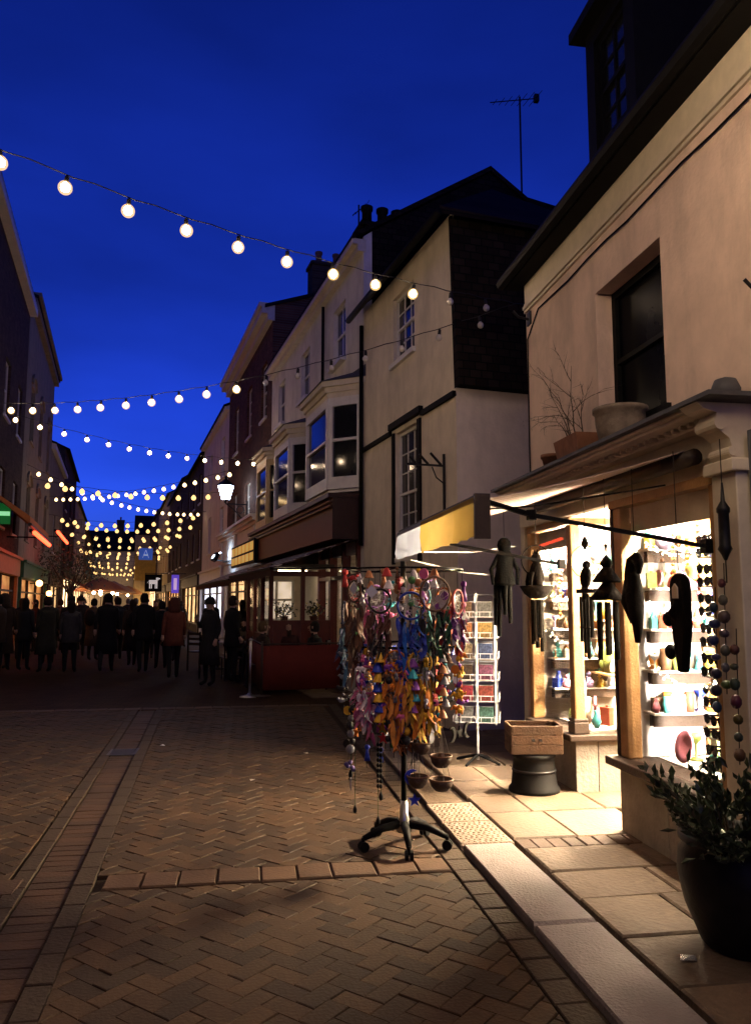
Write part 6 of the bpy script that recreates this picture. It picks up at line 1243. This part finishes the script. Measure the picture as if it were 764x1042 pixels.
# small street tree on the left
t = thing('street_tree', 'small dark street tree growing by the pub on the left side', 'tree', tuple(lp(36, 1.3)), 0); p = lp(36, 1.3); MB().tube([p, p + Vector((.05, 0, 1.2)), p + Vector((0, .1, 2.4))], [.1, .08, .05], 8).build('trunk', M_TWIG, t, True); lv = MB(); lb = MB()
for k in range(9):
    a = k * .7; e = p + Vector((math.cos(a) * .9, math.sin(a) * .9, 3.0 + .25 * (k % 3))); lb.tube([p + Vector((0, .05, 1.9)), e], [.04, .012], 5)
    for j in range(130):
        q = e + Vector((r4.gauss(0, .4), r4.gauss(0, .4), r4.gauss(0, .38))); d = Vector((r4.uniform(-1, 1), r4.uniform(-1, 1), r4.uniform(-1, 1))).normalized(); s2 = d.orthogonal().normalized(); lv.add([q, q + d * .06 + s2 * .035, q + d * .12, q + d * .06 - s2 * .035], [(0, 1, 2, 3)])
lv.build('crown', M_LEAF, t); lb.build('limbs', M_TWIG, t)

# ================================================================== FESTOON LIGHTS
M_BULB = emit('festoon_bulb', (1.0, .71, .45), BULB_L); M_BULBF = emit('far_festoon_bulb', (1.0, .60, .21), 1.9); M_BULBM = emit('mid_festoon_bulb', (1.0, .66, .30), 5.0); M_BULBOFF = mat('unlit_bulb_glass', (.55, .52, .48), .15, .05, 20, spec=.7); M_CABLE = mat('black_cable', (.01, .01, .012), .6, .2, 20)
def bulb_mesh(r, m):
    b = MB(); prof = [(0, -r)] + [(r * math.sin(math.pi * k / 8), -r * math.cos(math.pi * k / 8)) for k in range(1, 7)] + [(r * .45, r * 1.0), (.018, r * 1.25)]; b.lathe(prof, 10, (0, 0, -.075 - r)); return b.mesh('bulb', m, True)
bm_on = bulb_mesh(.040, M_BULB); bm_off = bulb_mesh(.042, M_BULBOFF); bm_far = bulb_mesh(.10, M_BULBF); bm_mid = bulb_mesh(.075, M_BULBM)
M_HALO = bpy.data.materials.new('bulb_halo'); M_HALO.use_nodes = True; _t = M_HALO.node_tree; _t.nodes.clear(); _N = _t.nodes.new  # glowing shell added round each lit bulb to stand in for its halo
_o = _N('ShaderNodeOutputMaterial'); _e = _N('ShaderNodeEmission'); _e.inputs[0].default_value = (1.0, .60, .22, 1); _e.inputs[1].default_value = 2.4; _tr = _N('ShaderNodeBsdfTransparent'); _mx = _N('ShaderNodeMixShader'); _mx.inputs[0].default_value = .30
_t.links.new(_tr.outputs[0], _mx.inputs[1]); _t.links.new(_e.outputs[0], _mx.inputs[2]); _t.links.new(_mx.outputs[0], _o.inputs[0])
_g = MB(); _r = .062; _g.lathe([(0, -_r)] + [(_r * math.sin(math.pi * k / 12), -_r * math.cos(math.pi * k / 12)) for k in range(1, 11)] + [(.02, _r)], 16, (0, 0, -.118)); halo_me = _g.mesh('halo_shell', M_HALO, True)
sock = MB().lathe([(.012, 0), (.02, -.01), (.022, -.07), (.016, -.075)], 8).mesh('socket', M_CABLE, True)
def festoon(label, fn, k0, k1, unlit=(), me=bm_on, thick=.006):
    p0 = Vector(fn(k0)); t = thing('festoon_string', label, 'string lights', tuple(p0), 0, 'festoon strings across the street'); n_ = int((k1 - k0) * 3)
    pts = []
    for i in range(n_ + 1):
        k = k0 + (k1 - k0) * i / n_; p = Vector(fn(k)); pts.append(p)
    MB().tube(pts, thick, 5).build('cable', M_CABLE, t, True)
    k = math.ceil(k0 + .3)
    while k <= k1 - .3:
        p = Vector(fn(k)); off = k in unlit; b = inst('bulb', bm_off if off else me, p - p0, t, (rng.uniform(-.12, .12), rng.uniform(-.12, .12), 0)); s_ = inst('socket', sock, (0, 0, 0), b)
        if me is bm_on and not off: inst('halo_shell', halo_me, (0, 0, 0), b)
        k += 1
def s1(k): return (1.81 - .4975 * k, 8.47 - .229 * k, 5.255 + .0054 * (k - 2.2) ** 2 + .028 * abs(math.sin(math.pi * k)))
festoon('nearest string of large round bulbs running to the cream cottage', s1, -3.25, 13, (-3, -2, -1), bm_on)
def s2(k): return (-.27 - .447 * k, 11.6 + .32 * k, 4.90 + (.0050 if k > 2 else .0048) * (k - 2) ** 2 + .022 * abs(math.sin(math.pi * k)))
festoon('second string, lit over the street and unlit before the cream cottage', s2, -7.9, 12.2, tuple(range(-8, 0)), bm_on)
def straight(a, b, sag):
    a, b = Vector(a), Vector(b); n_ = max(6, round((b - a).length / sp_)); return (lambda k: a.lerp(b, k / n_) - Vector((0, 0, sag * 4 * (k / n_) * (1 - k / n_) - .02 * abs(math.sin(math.pi * k))))), n_
sp_ = .55
ends = [(lp(17.6, .0, 5.95), rp(13.3, 0, 5.75), .32, .55), (lp(40, 0, 6.7), rp(18.5, .0, 6.4), .28, .7), (lp(30, 0, 6.6), rp(31, 0, 6.2), .55, .6)]
for k in range(20):
    d = 33 + k * 3.9 + (k % 3) * 1.1; ends.append((lp(d + rng.uniform(-2, 4), 0, 6.1 - .045 * k + rng.uniform(-.3, .3)), rp(d - 8.5 + rng.uniform(-3, 2), 0, 6.0 - .045 * k + rng.uniform(-.2, .3)), rng.uniform(.25, .5), .62 + .02 * k))
ordn = ['third', 'fourth', 'fifth', 'sixth', 'seventh', 'eighth', 'ninth', 'tenth', 'eleventh', 'twelfth', 'thirteenth', 'fourteenth', 'fifteenth', 'sixteenth', 'seventeenth', 'eighteenth', 'nineteenth', 'twentieth', 'twenty first', 'twenty second', 'twenty third', 'twenty fourth', 'twenty fifth']
for k, (a, b, sg, sp_) in enumerate(ends):
    fn, n_ = straight(a, b, sg); nm = ordn[k] + (' string of bulbs, ending at the white bay house' if k == 0 else ' string of bulbs, ending near the blue white lantern' if k == 1 else ' string of golden bulbs counting up the street')
    festoon(nm, fn, 0, n_, (), bm_on if k == 0 else bm_mid if k < 3 else bm_far, .006 if k == 0 else .009)
# unseen strings added overhead and behind, lit beside the shop to brighten its wall
sp_ = .36
for nm, a, b in (('added unseen string of bulbs lighting the shop wall, right above the viewpoint', (-4.2, 2.2, 5.9), (2.76, 3.0, 4.55)), ('added unseen string of bulbs lighting the shop wall, just behind the viewpoint', (-4.0, 1.2, 5.6), (2.76, 2.6, 4.5)), ('added unseen string of bulbs lighting the shop wall, directly behind the viewpoint', (-4.0, -.6, 5.6), (2.76, 1.7, 4.5)), ('added unseen string of bulbs lighting the shop wall, farther behind the viewpoint', (-4.0, -2.4, 5.7), (2.76, .5, 4.5))):
    fn, n_ = straight(a, b, .35); festoon(nm, fn, 0, n_, tuple(range(0, int(n_ * .48))), bm_on)

# ================================================================== CAFE TABLES, BARRIER
M_BARR = mat('red_canvas', (.14, .020, .011), .8, .15, 6, .15, 60)
t = thing('cafe_barrier', 'low red canvas cafe barrier below the striped awning', 'barrier', (.95, 14.0, 0))
pA, pB, pC = Vector((.22, 13.75, 0)), Vector((1.62, 14.0, 0)), Vector((.05, 15.6, 0))
def cloth_panel(a, b, nm='canvas_panel'):
    m = MB(); n_ = 10; d = (b - a); nn = Vector((-d.y, d.x, 0)).normalized(); vs = []
    for i in range(n_ + 1):
        for z in (.10, .48, .86): vs.append(a + d * i / n_ + nn * (.012 * math.sin(i * 1.7) * (1 if z == .48 else .3)) + Vector((0, 0, z)))
    fs = []
    for i in range(n_):
        for j in range(2): q = i * 3 + j; fs.append((q, q + 3, q + 4, q + 1))
    m.add(vs, fs); o = m.build(nm, M_BARR, t, True); so = o.modifiers.new('thick', 'SOLIDIFY'); so.thickness = .008
cloth_panel(pA, pB); cloth_panel(pC, pA)
for p in (pA, pB, pC): MB().tube([p + Vector((0, 0, .02)), p + Vector((0, 0, .94))], .022, 8).build('post', M_DARKW, t, True); MB().lathe([(.16, 0), (.16, .02), (.03, .04)], 16, tuple(p)).build('base', M_DARKW, t, True)
for a, b in ((pA, pB), (pC, pA)): MB().tube([a + Vector((0, 0, .89)), b + Vector((0, 0, .89))], .014, 6).build('rail', M_DARKW, t)
t = thing('barrier_post', 'slim steel barrier post standing beside the red cafe barrier', 'post', (.02, 13.75, 0)); MB().tube([(.02, 13.75, .03), (.02, 13.75, .96)], .024, 10).build('post', M_STEEL, t, True); MB().lathe([(.17, 0), (.17, .015), (.05, .04), (.03, .07)], 20, (.02, 13.75, 0)).build('base', M_STEEL, t, True); MB().lathe([(.03, .95), (.034, .98), (0, 1.0)], 12, (.02, 13.75, 0)).build('cap', M_STEEL, t, True)
def table(x, y, lab):
    t = thing('cafe_table', lab, 'table', (x, y, 0), 0, 'cafe tables along the right side'); MB().lathe([(.34, .72), (.35, .735), (.34, .75)], 24, (x, y, 0)).build('table_top', mat('pale_table', (.42, .36, .28), .4), t, True); MB().tube([(x, y, .03), (x, y, .72)], .03, 8).build('pedestal', M_IRON, t, True); MB().lathe([(.22, .0), (.22, .02), (.04, .05)], 16, (x, y, 0)).build('base', M_IRON, t, True)
    return t
def chair(x, y, rz, lab):
    t = thing('cafe_chair', lab, 'chair', (x, y, 0), rz, 'cafe chairs along the right side', flat=False); MB().box(-.21, -.21, .43, .21, .21, .46).build('seat', M_DARKW, t, world=False, bevel=.01); b = MB()
    for zz in (.6, .72, .84): b.box(-.19, -.225, zz, .19, -.205, zz + .06)
    b.build('backrest', M_DARKW, t, world=False)
    for sx in (-.19, .19):
        MB().bar((sx, -.215, 0), (sx, -.215, .92), .03).build('leg', M_IRON, t, world=False); MB().bar((sx, .19, 0), (sx, .19, .43), .03).build('leg', M_IRON, t, world=False)
T1, T2, T3, T4 = (.75, 14.9), (-.35, 17.6), (-.75, 19.6), (1.25, 16.0)
table(*T1, 'round cafe table just behind the red barrier'); table(*T2, 'round cafe table with plates beyond the red barrier'); table(*T3, 'round cafe table farthest from the red barrier')
for (x, y), nm in ((T2, 'second'), (T3, 'farthest')):
    o = MB().lathe([(0, 0), (.08, .005), (.12, .02), (.118, .025), (.07, .012), (0, .008)], 20).build('plate', paint((.7, .68, .62), .3), None, True); o.location = (x - .1, y - .08, .752); tag(o, 'white plate on the %s cafe table' % nm, 'plate', 'plates on cafe tables')
    o = MB().lathe([(.035, 0), (.006, .01), (.006, .09), (.04, .13), (.036, .2)], 12).build('wine_glass', glass('stemware', (.95, .95, .95)), None, True); o.location = (x + .12, y + .02, .752); tag(o, 'wine glass on the %s cafe table' % nm, 'glass', 'glasses on cafe tables')
ch_sp = [((.75, 15.5), R(180), 'cafe chair behind the table at the red barrier'), ((1.25, 14.75), R(75), 'cafe chair at the shop end of the red barrier'), ((.2, 15.1), R(-80), 'cafe chair at the street end of the red barrier'),
         ((-.75, 17.2), R(-40), 'empty cafe chair on the street side of the second table'), ((-.1, 18.2), R(160), 'cafe chair behind the second table'), ((-1.15, 19.2), R(-40), 'empty cafe chair at the farthest table'), ((-.35, 16.9), R(10), 'empty cafe chair in front of the second table')]
for (x, y), rz, lab in ch_sp: chair(x, y, rz, lab)

# ================================================================== PEOPLE
def body(pose):
    V = []; E_ = []; Rr = []
    def v(p, r, par=None):
        V.append(p); Rr.append(r if isinstance(r, tuple) else (r, r)); i = len(V) - 1
        if par is not None: E_.append((par, i))
        return i
    sit = pose == 'sit'; hz = .52 if sit else .93; lean = .05 if pose == 'walk' else 0
    pel = v((0, 0, hz), (.155, .115)); wa = v((0, .01 + lean * .2, hz + .17), (.135, .10), pel); chs = v((0, .01 + lean * .6, hz + .36), (.165, .115), wa); uc = v((0, lean, hz + .48), (.14, .095), chs)
    nk = v((0, lean + .015, hz + .565), (.055, .055), uc); hb = v((0, lean + .03, hz + .63), (.072, .082), nk); hd = v((0, lean + .035, hz + .70), (.08, .098), hb); v((0, lean + .025, hz + .775), (.055, .07), hd)
    hands = []
    for s_ in (-1, 1):
        sh = v((s_ * .175, lean, hz + .475), (.068, .064), uc)
        if sit: el = v((s_ * .23, .08, hz + .22), .046, sh); wr = v((s_ * .15, .30, hz + .23), .03, el)
        elif pose == 'walk': el = v((s_ * .225, -.04 + s_ * .08, hz + .20), .047, sh); wr = v((s_ * .235, .06 + s_ * .15, hz + .01), .031, el)
        elif pose == 'phone' and s_ == 1: el = v((s_ * .24, .06, hz + .22), .047, sh); wr = v((s_ * .14, .24, hz + .38), .031, el)
        else: el = v((s_ * .225, -.03, hz + .20), .047, sh); wr = v((s_ * .22, .06, hz - .02), .031, el)
        hands.append((V[el], V[wr], s_))
        hp = v((s_ * .09, 0, hz - .06), (.098, .10), pel)
        if sit: kn = v((s_ * .12, .42, hz - .03), .068, hp); an = v((s_ * .12, .42, .09), .045, kn); v((s_ * .125, .56, .045), (.04, .035), an)
        elif pose == 'walk':
            f = s_; kn = v((s_ * .095, .06 + .13 * f, .49), .064, hp); an = v((s_ * .095, .0 + .24 * f, .10 if f > 0 else .16), .043, kn); v((s_ * .10, .15 + .24 * f, .05 if f > 0 else .09), (.042, .034), an)
        else: kn = v((s_ * .10, .02, .49), .064, hp); an = v((s_ * .11, 0, .09), .043, kn); v((s_ * .12, .15, .045), (.042, .034), an)
    me = bpy.data.meshes.new('skel'); me.from_pydata(V, E_, []); o = bpy.data.objects.new('skel', me); col.objects.link(o); o.modifiers.new('skin', 'SKIN')
    if not me.skin_vertices:
        bpy.context.view_layer.objects.active = o; o.select_set(True); bpy.ops.mesh.customdata_skin_add()
    for i, r in enumerate(Rr): me.skin_vertices[0].data[i].radius = r; me.skin_vertices[0].data[i].use_root = (i == 0)
    ss = o.modifiers.new('sub', 'SUBSURF'); ss.levels = 1; ss.render_levels = 1
    dg = bpy.context.evaluated_depsgraph_get(); out = bpy.data.meshes.new_from_object(o.evaluated_get(dg)); bpy.data.objects.remove(o)
    mb = MB(); mb.v = [tuple(p.co) for p in out.vertices]; mb.f = [tuple(p.vertices) for p in out.polygons]; nb = len(mb.f)
    headz = hz + .70; hy = lean + .035
    mb.ball((0, hy + .10, headz - .01), .018, 6, (.8, 1, 1.3))                                   # nose
    for s_ in (-1, 1): mb.ball((s_ * .082, hy, headz), .026, 6, (.4, .8, 1.2)); mb.ball((s_ * .032, hy + .088, headz + .015), .012, 6)
    mb.ball((0, hy + .092, headz - .055), .02, 6, (1.2, .4, .35))
    for el, wr, s_ in hands:                                                                       # palm, four fingers and a thumb
        d = (Vector(wr) - Vector(el)).normalized(); sd = d.cross(Vector((s_, 0, 0))).normalized(); nn = sd.cross(d); w0 = Vector(wr)
        mb.tube([w0 - d * .02, w0 + d * .03, w0 + d * .085], [.026, .036, .034], 8)
        for k in range(4):
            b0 = w0 + d * .08 + sd * (k - 1.5) * .018; ln = (.065, .078, .075, .058)[k]; mb.tube([b0, b0 + d * ln * .5, b0 + d * ln - nn * s_ * .022], [.0095, .009, .007], 6)
        b0 = w0 + d * .03 - sd * .03; mb.tube([b0, b0 + d * .035 - sd * .02, b0 + d * .062 - sd * .02], [.011, .010, .008], 6)
    out2 = mb.mesh('body', None, True); bpy.data.meshes.remove(out)
    for m in (M_SKIN, M_BLACK, M_BLACK, M_BLACK): out2.materials.append(m)
    hw = [Vector(h[1]) for h in hands]
    for p in out2.polygons:
        c = p.center; i_ = 1
        if c.z > hz + .575: i_ = 0
        elif any((c - (w_ + (w_ - Vector(h[0])).normalized() * .05)).length < .075 for w_, h in zip(hw, hands)): i_ = 0
        elif c.z < .12 if not sit else c.z < .11: i_ = 3
        elif c.z < hz - .02 and abs(c.x) < .2 or (sit and c.y > .14 and c.z < hz + .07): i_ = 2
        p.material_index = i_
    return out2
BODY = {k: body(k) for k in ('walk', 'stand', 'phone', 'sit')}
def hair_mesh(long):
    b = MB(); b.lathe([(0, .125), (.05, .115), (.088, .06), (.096, .0), (.09, -.05), (.085, -.07 if not long else -.19), (.06, -.09 if not long else -.25), (0, -.06)], 14, (0, -.022, 0), .98, 1.0); return b
def hat_mesh():
    b = MB(); b.lathe([(.102, -.01), (.106, .02), (.10, .08), (.06, .13), (0, .145)], 14, (0, 0, 0), .95, 1.08); b.ball((0, 0, .155), .028, 7); return b
def hood_mesh():
    b = MB(); b.lathe([(.14, -.18), (.13, -.1), (.118, 0), (.108, .08), (.06, .135), (0, .145)], 14, (0, -.03, 0), .95, 1.05); return b
HAIR = {k: f().mesh(n, M_BLACK, True) for k, f, n in (('short', lambda: hair_mesh(False), 'hair'), ('long', lambda: hair_mesh(True), 'hair'), ('hat', hat_mesh, 'hat'), ('hood', hood_mesh, 'hood'))}
def coat_mesh(long, sit=False):
    b = MB(); pr = [(.175, .50), (.205, .40), (.20, .22), (.185, .1), (.205, -.06), (.225, -.20 if not long else -.25)] + ([(.25, -.5)] if long else [])
    if sit: pr = pr[:4] + [(.2, .02)]
    b.lathe([(r, z) for r, z in pr] + [(pr[-1][0] * .93, pr[-1][1])] + [(r * .93, z) for r, z in reversed(pr[:-1])], 16, (0, .01, 0), 1.0, .72); return b.mesh('coat', M_BLACK, True)
COAT = {'short': coat_mesh(False), 'long': coat_mesh(True), 'sit': coat_mesh(False, True)}
def cloth(c):
    c = tuple(v * .38 for v in c); return mat('cloth_%d_%d_%d' % tuple(v * 1000 for v in c), c, .9, .25, 12, .2, 60)
K, CH, NV, RU, OLV, GY, BRN, TAN, MR = (.012, .012, .014), (.03, .03, .033), (.015, .02, .04), (.22, .062, .035), (.06, .06, .035), (.11, .105, .10), (.07, .042, .026), (.17, .12, .075), (.09, .02, .02)
HC = {'dark': (.015, .010, .008), 'brown': (.06, .032, .018), 'fair': (.25, .16, .07), 'grey': (.2, .19, .18)}
PG = 'people walking in the street'; PS = 'people seated at the cafe'
def person(x, y, heading, pose, coatc, legs, hairk, hairc, coat, label, scale=1.0, bag=None, group=PG, z=0.0):
    t = inst('person', BODY[pose], (x, y, z), None, (0, 0, heading), (scale,) * 3); tag(t, label, 'person', group)
    setmat(t, M_SKIN, 0); setmat(t, cloth(coatc), 1); setmat(t, cloth(legs), 2); setmat(t, cloth(K), 3)
    hz = .52 if pose == 'sit' else .93; ly = .05 if pose == 'walk' else 0
    h = inst('hair' if hairk in ('short', 'long') else hairk, HAIR[hairk], (0, ly + .03, hz + .70), t); setmat(h, cloth(HC[hairc]) if hairk in ('short', 'long') else cloth(hairc if isinstance(hairc, tuple) else coatc))
    c = inst('coat', COAT['sit' if pose == 'sit' else coat], (0, ly * .4, hz), t); setmat(c, cloth(coatc))
    if bag == 'backpack':
        b = inst('backpack', BAG, (0, -.19, hz + .28), t); setmat(b, cloth(K if coatc != K else NV))
    elif bag == 'handbag': b = inst('handbag', HBAG, (.27, .02, hz - .08), t); setmat(b, cloth(BRN))
    return t
bg_ = MB().ball((0, 0, 0), .2, 12, (.85, .5, 1.15)); BAG = bg_.mesh('backpack', M_BLACK, True)
hb_ = MB(); hb_.box(-.05, -.15, -.12, .05, .15, .1); hb_.tube([(0, -.12, .1), (0, -.1, .38), (0, .1, .38), (0, .12, .1)], .012, 6); HBAG = hb_.mesh('handbag', M_BLACK)
AW = BEND      # walking up the street
P_ = person
P_(-1.56, 16.9, AW, 'walk', (.34, .09, .05), K, 'hood', RU, 'short', 'person in a rust orange hooded jacket and black leggings walking away', .97)
P_(-2.35, 18.3, AW + .1, 'walk', K, K, 'short', 'dark', 'short', 'tall person in black walking beside the rust jacket', 1.04)
P_(-3.2, 18.6, AW - .1, 'walk', K, CH, 'short', 'dark', 'long', 'person in a long black coat walking beside the tall person in black', 1.04)
P_(-4.05, 18.9, AW + .05, 'stand', GY, K, 'long', 'brown', 'short', 'person in a grey jacket with long brown hair seen from behind', .95)
P_(-4.6, 19.0, AW + .5, 'phone', OLV, CH, 'short', 'brown', 'long', 'person in an olive parka standing beside the grey jacket', 1.0)
P_(-5.25, 19.6, AW - .4, 'stand', CH, K, 'long', 'dark', 'short', 'person in a charcoal jacket near the left side', .98)
P_(-5.9, 20.4, AW + 2.4, 'stand', K, NV, 'hat', MR, 'long', 'person in a long black coat and maroon bobble hat near the left side', 1.0)
P_(-5.35, 18.0, AW + 1.2, 'phone', BRN, K, 'short', 'dark', 'short', 'person in a brown jacket at the left edge of the picture', 1.02)
P_(-6.6, 22.0, AW, 'walk', NV, K, 'short', 'grey', 'short', 'grey haired person in a navy jacket by the left row', 1.0)
P_(-3.6, 22.5, AW, 'walk', NV, CH, 'short', 'dark', 'short', 'person in navy walking ahead of the black coats', 1.0)
P_(-2.7, 23.5, AW + math.pi, 'walk', BRN, K, 'long', 'fair', 'long', 'fair haired person in a brown coat walking towards the viewer', .96)
P_(-4.9, 24.0, AW, 'walk', CH, K, 'hat', CH, 'short', 'person in charcoal with a dark bobble hat in mid street', 1.02)
P_(-5.8, 25.5, AW, 'stand', TAN, K, 'short', 'brown', 'long', 'person in a tan coat in the crowd before the pub', .98)
P_(-2.3, 26.0, AW, 'walk', K, K, 'short', 'brown', 'short', 'person in black beyond the fair haired walker', 1.0)
P_(-6.9, 27.0, AW + 2, 'stand', MR, K, 'long', 'dark', 'short', 'person in a maroon jacket by the pub front', .97)
P_(-3.9, 28.0, AW, 'walk', GY, NV, 'short', 'grey', 'long', 'grey haired person in a grey coat far up the street', 1.0, None)
P_(-5.2, 30.0, AW, 'walk', NV, K, 'hood', NV, 'short', 'person in a navy hooded jacket far up the street', 1.0)
P_(-3.0, 31.0, AW, 'walk', CH, K, 'long', 'dark', 'long', 'person in a long charcoal coat far up the street', .97)
P_(-6.6, 33.0, AW + 3, 'walk', OLV, K, 'short', 'brown', 'short', 'person in an olive jacket walking towards the viewer, far off', 1.0)
P_(-4.4, 35.0, AW, 'walk', K, K, 'hat', RU, 'short', 'person in black with a rust bobble hat, far off', 1.0)
P_(-7.6, 38.0, AW, 'walk', TAN, K, 'long', 'fair', 'long', 'fair haired person in a tan coat, farthest of the crowd', .97)
P_(-5.8, 41.0, AW, 'walk', CH, K, 'short', 'dark', 'short', 'person in charcoal, far off between the lit shops', 1.0)
P_(-1.0, 20.9, AW - .6, 'stand', K, K, 'short', 'dark', 'short', 'waiter in black standing by the farthest cafe table', 1.0)
P_(-.2, 22.4, AW + 1.4, 'stand', CH, K, 'long', 'brown', 'short', 'person standing under the farther striped awning', .96)
r8 = random.Random(4); cnames = [('black', K), ('charcoal', CH), ('navy', NV), ('brown', BRN), ('olive', OLV), ('grey', GY), ('maroon', MR), ('tan', TAN)]
heads = [('short', 'dark', 'short dark hair'), ('long', 'brown', 'long brown hair'), ('hood', None, 'the hood up'), ('hat', CH, 'a dark bobble hat'), ('short', 'grey', 'grey hair')]; q_ = 0
for (x, y) in ((-2.0, 19.6), (-2.9, 20.3), (-3.5, 19.5), (-4.3, 20.6), (-5.0, 21.4), (-4.4, 22.6), (-6.1, 22.9), (-3.2, 24.8), (-4.3, 26.4), (-2.1, 21.6), (-6.5, 24.6), (-5.5, 27.4), (-3.4, 29.3), (-6.2, 30.5), (-4.9, 33.2), (-2.5, 28.6), (-7.2, 29.4), (-5.6, 19.2)):
    cn2, cc2 = cnames[(q_ * 3) % 8]; hk, hc, hd_ = heads[q_ % 5]
    P_(x + r8.uniform(-.2, .2), y, AW + r8.choice((0, 0, 0, .4, -.4, 1.4, math.pi)) + r8.uniform(-.2, .2), r8.choice(('walk', 'walk', 'stand', 'phone')), cc2, r8.choice((K, CH, NV)), hk, hc or cc2, r8.choice(('short', 'long')), 'person in %s with %s among the walking crowd' % (cn2, hd_), r8.uniform(.93, 1.05), r8.choice((None, 'backpack', 'handbag', None))); q_ += 1
P_(-.35, 16.1, AW - 1.2, 'stand', K, K, 'short', 'brown', 'short', 'person in black standing at the street end of the red barrier', 1.0)
P_(-.75, 15.6, AW + 2.2, 'phone', CH, K, 'hat', CH, 'long', 'person in a dark coat and bobble hat beside the steel barrier post', .97)
for (x, y), rz, cc, hk, hc, lab in (((.75, 15.46), R(180), MR, 'long', 'brown', 'person in a maroon jumper seated behind the red barrier'), ((1.22, 14.78), R(75), K, 'short', 'dark', 'person in black seated at the shop end of the red barrier'), ((.24, 15.1), R(-80), BRN, 'short', 'fair', 'fair haired person in brown seated at the street end of the barrier'), ((-.1, 18.16), R(160), TAN, 'long', 'dark', 'dark haired person in tan seated at the second cafe table')):
    P_(x, y, rz, 'sit', cc, K, hk, hc, 'short', lab, .97, None, PS, -.04)

for o in bpy.data.objects:
    if '_flat' in o.keys(): del o['_flat']
